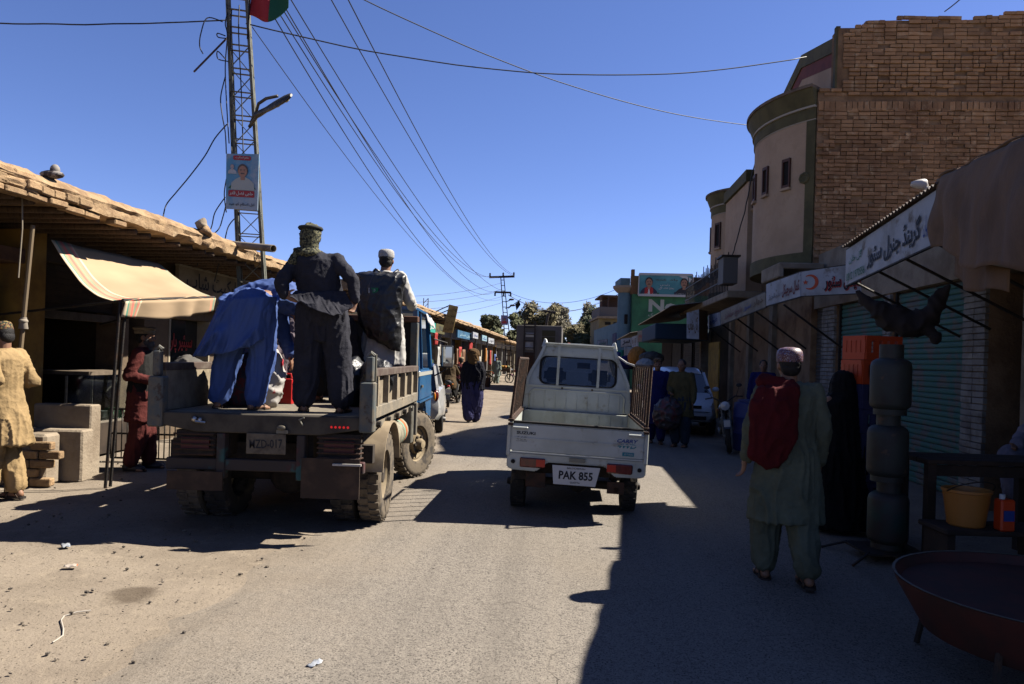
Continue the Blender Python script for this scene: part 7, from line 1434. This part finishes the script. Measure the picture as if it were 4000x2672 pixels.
# ------------------------------------------------------------------ loads, stalls and goods
# sacks and bags in the truck bed
def sack(lab, c, rx, ry, rz, m, seed, name='sack', cat='sack'):
    mb = MB(); mb.ell((0, 0, rz * .92), rx, ry, rz, None, 20, 14); me = remesh(mb, .02, name); fold(me, .02, 7, 7, seed, .006)
    for v in me.vertices: v.co.z = max(v.co.z, 0.0)
    me.materials.append(m); o = bpy.data.objects.new(name, me); col.objects.link(o); o.location = c; return setp(o, lab, cat)
SKW = mat('sack_white', (.52, .49, .46), .7, (.40, .37, .34), 5, c3=(.5, .03, .05), ns3=3.2, lo3=.56, hi3=.60)
sack('white and red plastic sack beside the bending person', V3((W(1040, 1500, 7.0).x, 7.0, BZ)), .16, .14, .30, SKW, 2)
sack('dark checked sack under the bending person', V3((W(930, 1500, 7.1).x, 7.1, BZ)), .24, .2, .30, mat('sack_dark', (.06, .06, .085), .8, (.16, .03, .05), 26, .5, .56), 3)
sack('dark grey sack at the left side of the truck bed', V3((W(720, 1500, 7.3).x, 7.4, BZ)), .2, .22, .24, mat('sack_grey', (.10, .09, .075), .8), 4)
sack('black travel bag behind the right corner post of the truck', V3((W(1475, 1400, 7.35).x, 7.35, BZ + .09)), .17, .16, .21, BLACKN, 5, 'travel_bag', 'bag')
sack('second black bag in the middle of the truck bed', V3((W(1385, 1400, 7.5).x, 7.5, BZ)), .16, .2, .26, BLACKN, 6, 'travel_bag', 'bag')
rc = V3((W(1125, 1500, 7.6).x, 7.6, BZ)); mb = MB(); mb.box(rc.x - .07, rc.x + .07, 7.5, 7.62, BZ, BZ + .26).tube([rc + V3((-.04, -.04, .26)), rc + V3((-.03, -.04, .31)), rc + V3((.04, -.04, .31)), rc + V3((.05, -.04, .26))], .012, 6)
solo(mb, 'jerrycan', mat('can_red', (.5, .02, .02), .4), 'red plastic jerrycan standing in the truck bed', 'jerrycan', rc, bevel=.01)
# ---- gas cylinders on a stand
CYL = mat('cylinder_paint', (.035, .042, .036), .6, (.03, .024, .02), 4, .4, .66, c3=(.10, .06, .035), ns3=8, lo3=.6, hi3=.72); gx = W(3467, 1900, 6.25).x
def cylinder(lab, x, y, z, m):
    t = thing('gas_cylinder', lab, 'gas cylinder', (x, y, z), 'gas cylinders stacked in the right-hand shade'); c = V3((x, y, z))
    MB().lathe(c, [(.13, 0), (.13, .05), (.12, .05), (.12, 0)], 24).build('foot_ring', m, t, .6)
    MB().lathe(c, [(.02, .03), (.12, .04), (.155, .07), (.162, .10), (.162, .41), (.152, .45), (.12, .475), (.04, .49)], 28).build('body', m, t, .7)
    mb = MB(); n = 24; mb.loft([[c + V3((r * math.cos(math.radians(30 + 300 * k / n)), r * math.sin(math.radians(30 + 300 * k / n)), zz)) for r, zz in ((.095, .465), (.095, .60), (.085, .60), (.085, .465))] for k in range(n + 1)]).build('collar', m, t, .6)
    MB().lathe(c + V3((0, 0, .48)), [(.03, 0), (.03, .05), (.018, .06), (.018, .09)], 10).build('valve', STEEL, t)
cylinder('uppermost gas cylinder of the dark green stack', gx, 6.25, 1.24, CYL); cylinder('middle gas cylinder of the dark green stack', gx - .01, 6.25, .67, CYL); cylinder('lowest gas cylinder of the dark green stack', gx + .01, 6.25, .10, mat('cylinder_green', (.02, .05, .038), .6, (.04, .03, .025), 4))
st_ = thing('iron_stand', 'thin legged iron stand beneath the gas cylinders', 'stand', (gx, 6.25, .02))
for sx in (-1, 1):
    for sy in (-1, 1): MB().tube([(gx + sx * .42, 6.25 + sy * .3, .02), (gx + sx * .24, 6.25 + sy * .2, .10)], .012, 6).build('leg', IRON, st_)
MB().box(gx - .26, gx + .26, 6.02, 6.48, .082, .098).build('top_plate', IRON, st_)
# ---- crates
def crate(lab, x, y, z, m, rot, grp='plastic bottle crates in the right-hand shade'):
    c = thing('bottle_crate', lab, 'crate', M=Matrix.Translation((x, y, z)) @ Matrix.Rotation(rot, 4, 'Z'), group=grp); w, d, h = .42, .32, .235
    for sx, (a, b) in ((1, (w, d)), (0, (d, w))):
        for s in (-1, 1):
            f = (lambda u0, u1, z0, z1: MB().box(u0, u1, s * b / 2 - .008, s * b / 2 + .008, z0, z1)) if sx else (lambda u0, u1, z0, z1: MB().box(s * b / 2 - .008, s * b / 2 + .008, u0, u1, z0, z1))
            k = 0 if sx else .009
            for z0, z1 in ((0, .07), (.19, h)): f(-a / 2 + k, a / 2 - k, z0, z1).build('side_band', m, c)
            n = 4
            for i in range(n + 1):
                u = -a / 2 + .03 + (a - .06) * i / n; f(u - .028, u + .028, .0705, .1895).build('side_slat', m, c)
    MB().box(-w / 2 + .01, w / 2 - .01, -d / 2 + .01, d / 2 - .01, .002, .014).build('bottom', m, c); return c
ORC = mat('crate_orange', (.52, .06, .012), .5); BLC = mat('crate_blue', (.03, .035, .10), .6); cxx = W(3400, 1450, 7.3).x
zz = W(3400, 1500, 7.3).z; n_lo = int(zz / .24)
for k in range(n_lo): crate('dark blue bottle crate in the stack, %s from the ground' % ORD[k], cxx, 7.3, zz - (n_lo - k) * .24, BLC, .22)
crate('lower of the two orange bottle crates', cxx, 7.3, zz, ORC, .20); crate('top orange bottle crate of the stack', cxx + .01, 7.3, zz + .24, ORC, .26)
# ---- table, bucket, bottle, round pan stand
tb = thing('rough_table', 'rough dark wooden table behind the bucket at right', 'table', (W(3760, 1800, 6.3).x, 6.3, .05)); tx0, tx1 = W(3560, 1800, 6.3).x, W(4080, 1800, 6.3).x; tz = W(3760, 1785, 6.3).z
for k in range(3): MB().box(tx0, tx1, 6.05 + k * .18, 6.22 + k * .18, tz - .04, tz).build('plank', DWOOD, tb, bevel=.006)
for x in (tx0 + .05, tx1 - .05):
    for y in (6.1, 6.52): MB().box(x - .035, x + .035, y - .035, y + .035, .05, tz - .041).build('leg', DWOOD, tb)
MB().box(tx0 + .09, tx1 - .09, 6.09, 6.12, tz - .14, tz - .05).build('apron', DWOOD, tb)
lb = thing('low_bench', 'low dark bench carrying the ochre bucket', 'bench', (W(3800, 2060, 5.7).x, 5.7, .03)); lx0, lx1 = W(3640, 2050, 5.7).x, W(4080, 2050, 5.7).x; lz = W(3780, 2052, 5.7).z
MB().box(lx0, lx1, 5.5, 5.9, lz - .04, lz).build('top', DWOOD, lb, bevel=.008)
for x in (lx0 + .06, lx1 - .06): MB().box(x - .03, x + .03, 5.54, 5.86, .03, lz - .041).build('leg', DWOOD, lb)
bk = W(3772, 2050, 5.7); bk.z = lz; bu = thing('plastic_bucket', 'ochre plastic bucket with dark rim on the low bench', 'bucket', bk); OCB = mat('bucket_ochre', (.45, .17, .03), .5)
MB().lathe(bk, [(.12, 0), (.13, .01), (.165, .26), (.175, .265), (.175, .285), (.155, .285), (.12, .02)], 26, 'Z', False).build('body', OCB, bu, .6)
MB().tube([bk + V3((.17 * math.cos(a), .17 * math.sin(a) - .03, .27 - .09 * math.sin(a * 1) if 0 else .27 - .10 * math.sin(a))) for a in [math.pi + k * math.pi / 12 for k in range(13)]], .005, 6).build('handle', IRON, bu, True)
bt = W(3921, 2088, 5.55); bt.z = lz; bo_ = thing('oil_can', 'orange-red oil can with blue label on the low bench', 'can', bt); RDC = mat('can_orange', (.65, .06, .01), .4)
MB().box(bt.x - .055, bt.x + .055, 5.50, 5.60, lz, lz + .24).build('body', RDC, bo_, bevel=.012); MB().box(bt.x - .04, bt.x + .04, 5.494, 5.499, lz + .08, lz + .16).build('label', INKBL, bo_); MB().lathe((bt.x - .02, 5.55, lz + .24), [(.02, 0), (.02, .035)], 10).build('cap', INKW, bo_)
pc = W(4120, 2290, 3.75); pn = thing('round_pan_stand', 'wide rust-red round pan on legs at the lower right corner', 'pan stand', (pc.x, 3.75, .02)); zr = W(4000, 2300, 3.75).z
MB().lathe((pc.x, 3.75, 0), [(.60, zr - .26), (.72, zr - .05), (.74, zr), (.725, zr), (.70, zr - .05), (.02, zr - .07)], 44, 'Z', False).build('pan', mat('pan_rust', (.085, .022, .014), .7, (.05, .02, .014), 5), pn, .5)
MB().lathe((pc.x, 3.75, 0), [(.735, zr + .001), (.742, zr + .006), (.728, zr + .006)], 44, 'Z', False).build('rim', STEEL, pn)
for k in range(4): a = .6 + k * 1.57; MB().tube([(pc.x + .62 * math.cos(a), 3.75 + .62 * math.sin(a), zr - .2), (pc.x + .68 * math.cos(a), 3.75 + .68 * math.sin(a), .02)], .018, 6).build('leg', IRON, pn)
# ---- blue drum, sacks of goods by the silver car, cloth stalls
dp = W(2925, 1650, 13.6); dp.z = .05; dr_ = thing('blue_drum', 'blue plastic drum in the shade behind the motorcycle', 'drum', dp); DB = mat('drum_blue', (.02, .035, .16), .5)
MB().lathe(dp, [(.26, 0), (.28, .03), (.285, .3), (.295, .32), (.285, .34), (.285, .6), (.295, .62), (.285, .64), (.27, .88), (.2, .9)], 28).build('body', DB, dr_, .6); MB().lathe(dp + V3((0, 0, .9)), [(.21, 0), (.21, .04), (.05, .05)], 24).build('lid', DB, dr_, .6)
sack('clear bag stuffed with coloured goods carried beside the silver car', V3((W(2605, 1690, 14.1).x, 14.1, .35)), .28, .22, .32, mat('goods_bag', (.07, .06, .06), .35, (.16, .04, .04), 7, .5, .62, c3=(.2, .2, .22), ns3=9, lo3=.6, hi3=.7), 9, 'goods_bag', 'bag')
for k, (px, py, Y, w, h, m, lab) in enumerate(((2450, 1430, 26, .9, .35, 'cloth_royal', 'heap of dark blue cloth on the far right stall'), (2490, 1420, 25, .8, .5, 'cloth_orange', 'orange cloth hanging over the far right stall'), (2545, 1410, 24, 1.0, .3, 'sack_grey', 'grey folded cloth bale on the far right stall'), (2520, 1440, 23, .7, .3, 'cloth_white', 'pale cloth bundle at the front of the far right stall'))):
    c = W(px, py, Y); c.z = W(px, py + 12, Y).z; sack(lab, c, w * .4, .35, max(.2, h * .7), MATS[m], 20 + k, 'cloth_heap', 'cloth')
stl = thing('cloth_stall', 'plank cloth stall on the right side beyond the silver car', 'stall', S(2.9, 24.5, .03)); zs_ = W(2500, 1440, 24.5).z
MB(STREET).box(2.2, 3.9, 23.6, 26.6, zs_ - .06, zs_).build('top', WOOD, stl)
for u in (2.25, 3.85):
    for v in (23.7, 26.5): MB(STREET).box(u - .04, u + .04, v - .04, v + .04, .02, zs_ - .061).build('leg', WOOD, stl)
p0, p1 = W(2458, 1380, 25), W(2500, 1389, 25); solo(MB().tube([p0, p1 + V3((.3, 0, 0))], .03, 7), 'stall_pole', mat('pole_pale', (.45, .40, .34), .8), 'pale pole laid across the cloth stall', 'pole', p0)
# goods hanging in the far right shops
for k, (px, py, Y, w, h, m) in enumerate(((2395, 1395, 38, .4, .8, 'cloth_red'), (2425, 1395, 36, .35, .7, 'teal_sign'), (2460, 1385, 33, .5, .7, 'cloth_white'), (2385, 1380, 42, .4, .5, 'yellow_wrap'), (2412, 1400, 34, .3, .6, 'cloth_blue'))):
    b = W(px, py, Y); mb = MB(); mb.sheet(lambda a, t: b + V3(((a - .5) * w, .05 * math.sin(a * 8), (t - .5) * h)), 6, 6, .03); solo(mb, 'hanging_garment', MATS[m], 'garment hanging in the far right shops, %s of five' % ORD[k], 'garment', b, 'garments hung along the right shops', smooth=True)
# red tent at the end of the road
tn = thing('red_tent', 'salmon-red tent roof at the end of the road above the pickup', 'tent', W(2255, 1400, 62)); RT = mat('tent_red', (.52, .17, .13), .8, (.42, .12, .09), 2)
A0, A1, A2, A3 = W(2196, 1364, 62), W(2290, 1366, 62), W(2278, 1348, 64), W(2212, 1343, 64)
MB().sheet(lambda a, b: A0.lerp(A1, a).lerp(A3.lerp(A2, a), b) + V3((0, 0, .08 * math.sin(a * 9))), 14, 5, .03).build('canopy', RT, tn, True)
for q in (A0, A1): MB().tube([q, V3((q.x, q.y, 0))], .04, 6).build('pole', IRON, tn)
# handcart stall near the far pole
hc_ = thing('handcart_stall', 'vendor handcart with grey sheet roof beside the far pole', 'handcart', V3((W(1962, 1450, 50).x, 50, 0))); xh = W(1962, 1450, 50).x
MB().box(xh - .55, xh + .55, 49.5, 50.6, .75, .95).build('tray', WOOD, hc_); MB().sheet(lambda a, b: V3((xh + (a - .5) * 1.7, 49.3 + 1.5 * b, W(1962, 1352, 50).z + .12 * (1 - a))), 6, 3, .04).build('sheet_roof', mat('sheet_grey', (.36, .34, .33), .7), hc_)
for sx in (-1, 1):
    for y in (49.5, 50.6): MB().tube([(xh + sx * .52, y, .2), (xh + sx * .52, y, W(1962, 1356, 50).z)], .03, 6).build('post', IRON, hc_)
    MB().lathe((xh + sx * .5, 50, .3), [(.27, -.03), (.3, 0), (.27, .03)], 18, 'X').build('wheel', RUBBER, hc_)
for k in range(5): sack('pile of produce on the vendor handcart, %s of five' % ORD[k], V3((xh - .4 + .2 * k, 50, .95)), .13, .2, .1, MATS[('cloth_orange', 'cloth_red', 'yellow_wrap', 'cloth_orange', 'leaf_olive')[k]], 30 + k, 'produce_pile', 'produce')
# a few crates and boxes outside the far left shops
for k, (v, u, w, h, m) in enumerate(((19.5, -4.9, .5, .4, WOOD), (20.4, -5.0, .45, .55, CONC), (23.5, -4.9, .5, .35, 'cloth_blue'), (30.5, -4.7, .6, .5, WOOD), (35, -4.6, .6, .4, 'cloth_red'), (39, -4.6, .6, .5, WOOD))):
    m = MATS[m] if isinstance(m, str) else m; solo(MB(STREET).box(u - w / 2, u + w / 2, v - w / 2, v + w / 2, .08, .08 + h), 'goods_box', m, 'goods box on the ground before the left shops, %s from the near end' % ORD[k], 'box', S(u, v, .08), 'goods boxes along the left shops', bevel=.02)
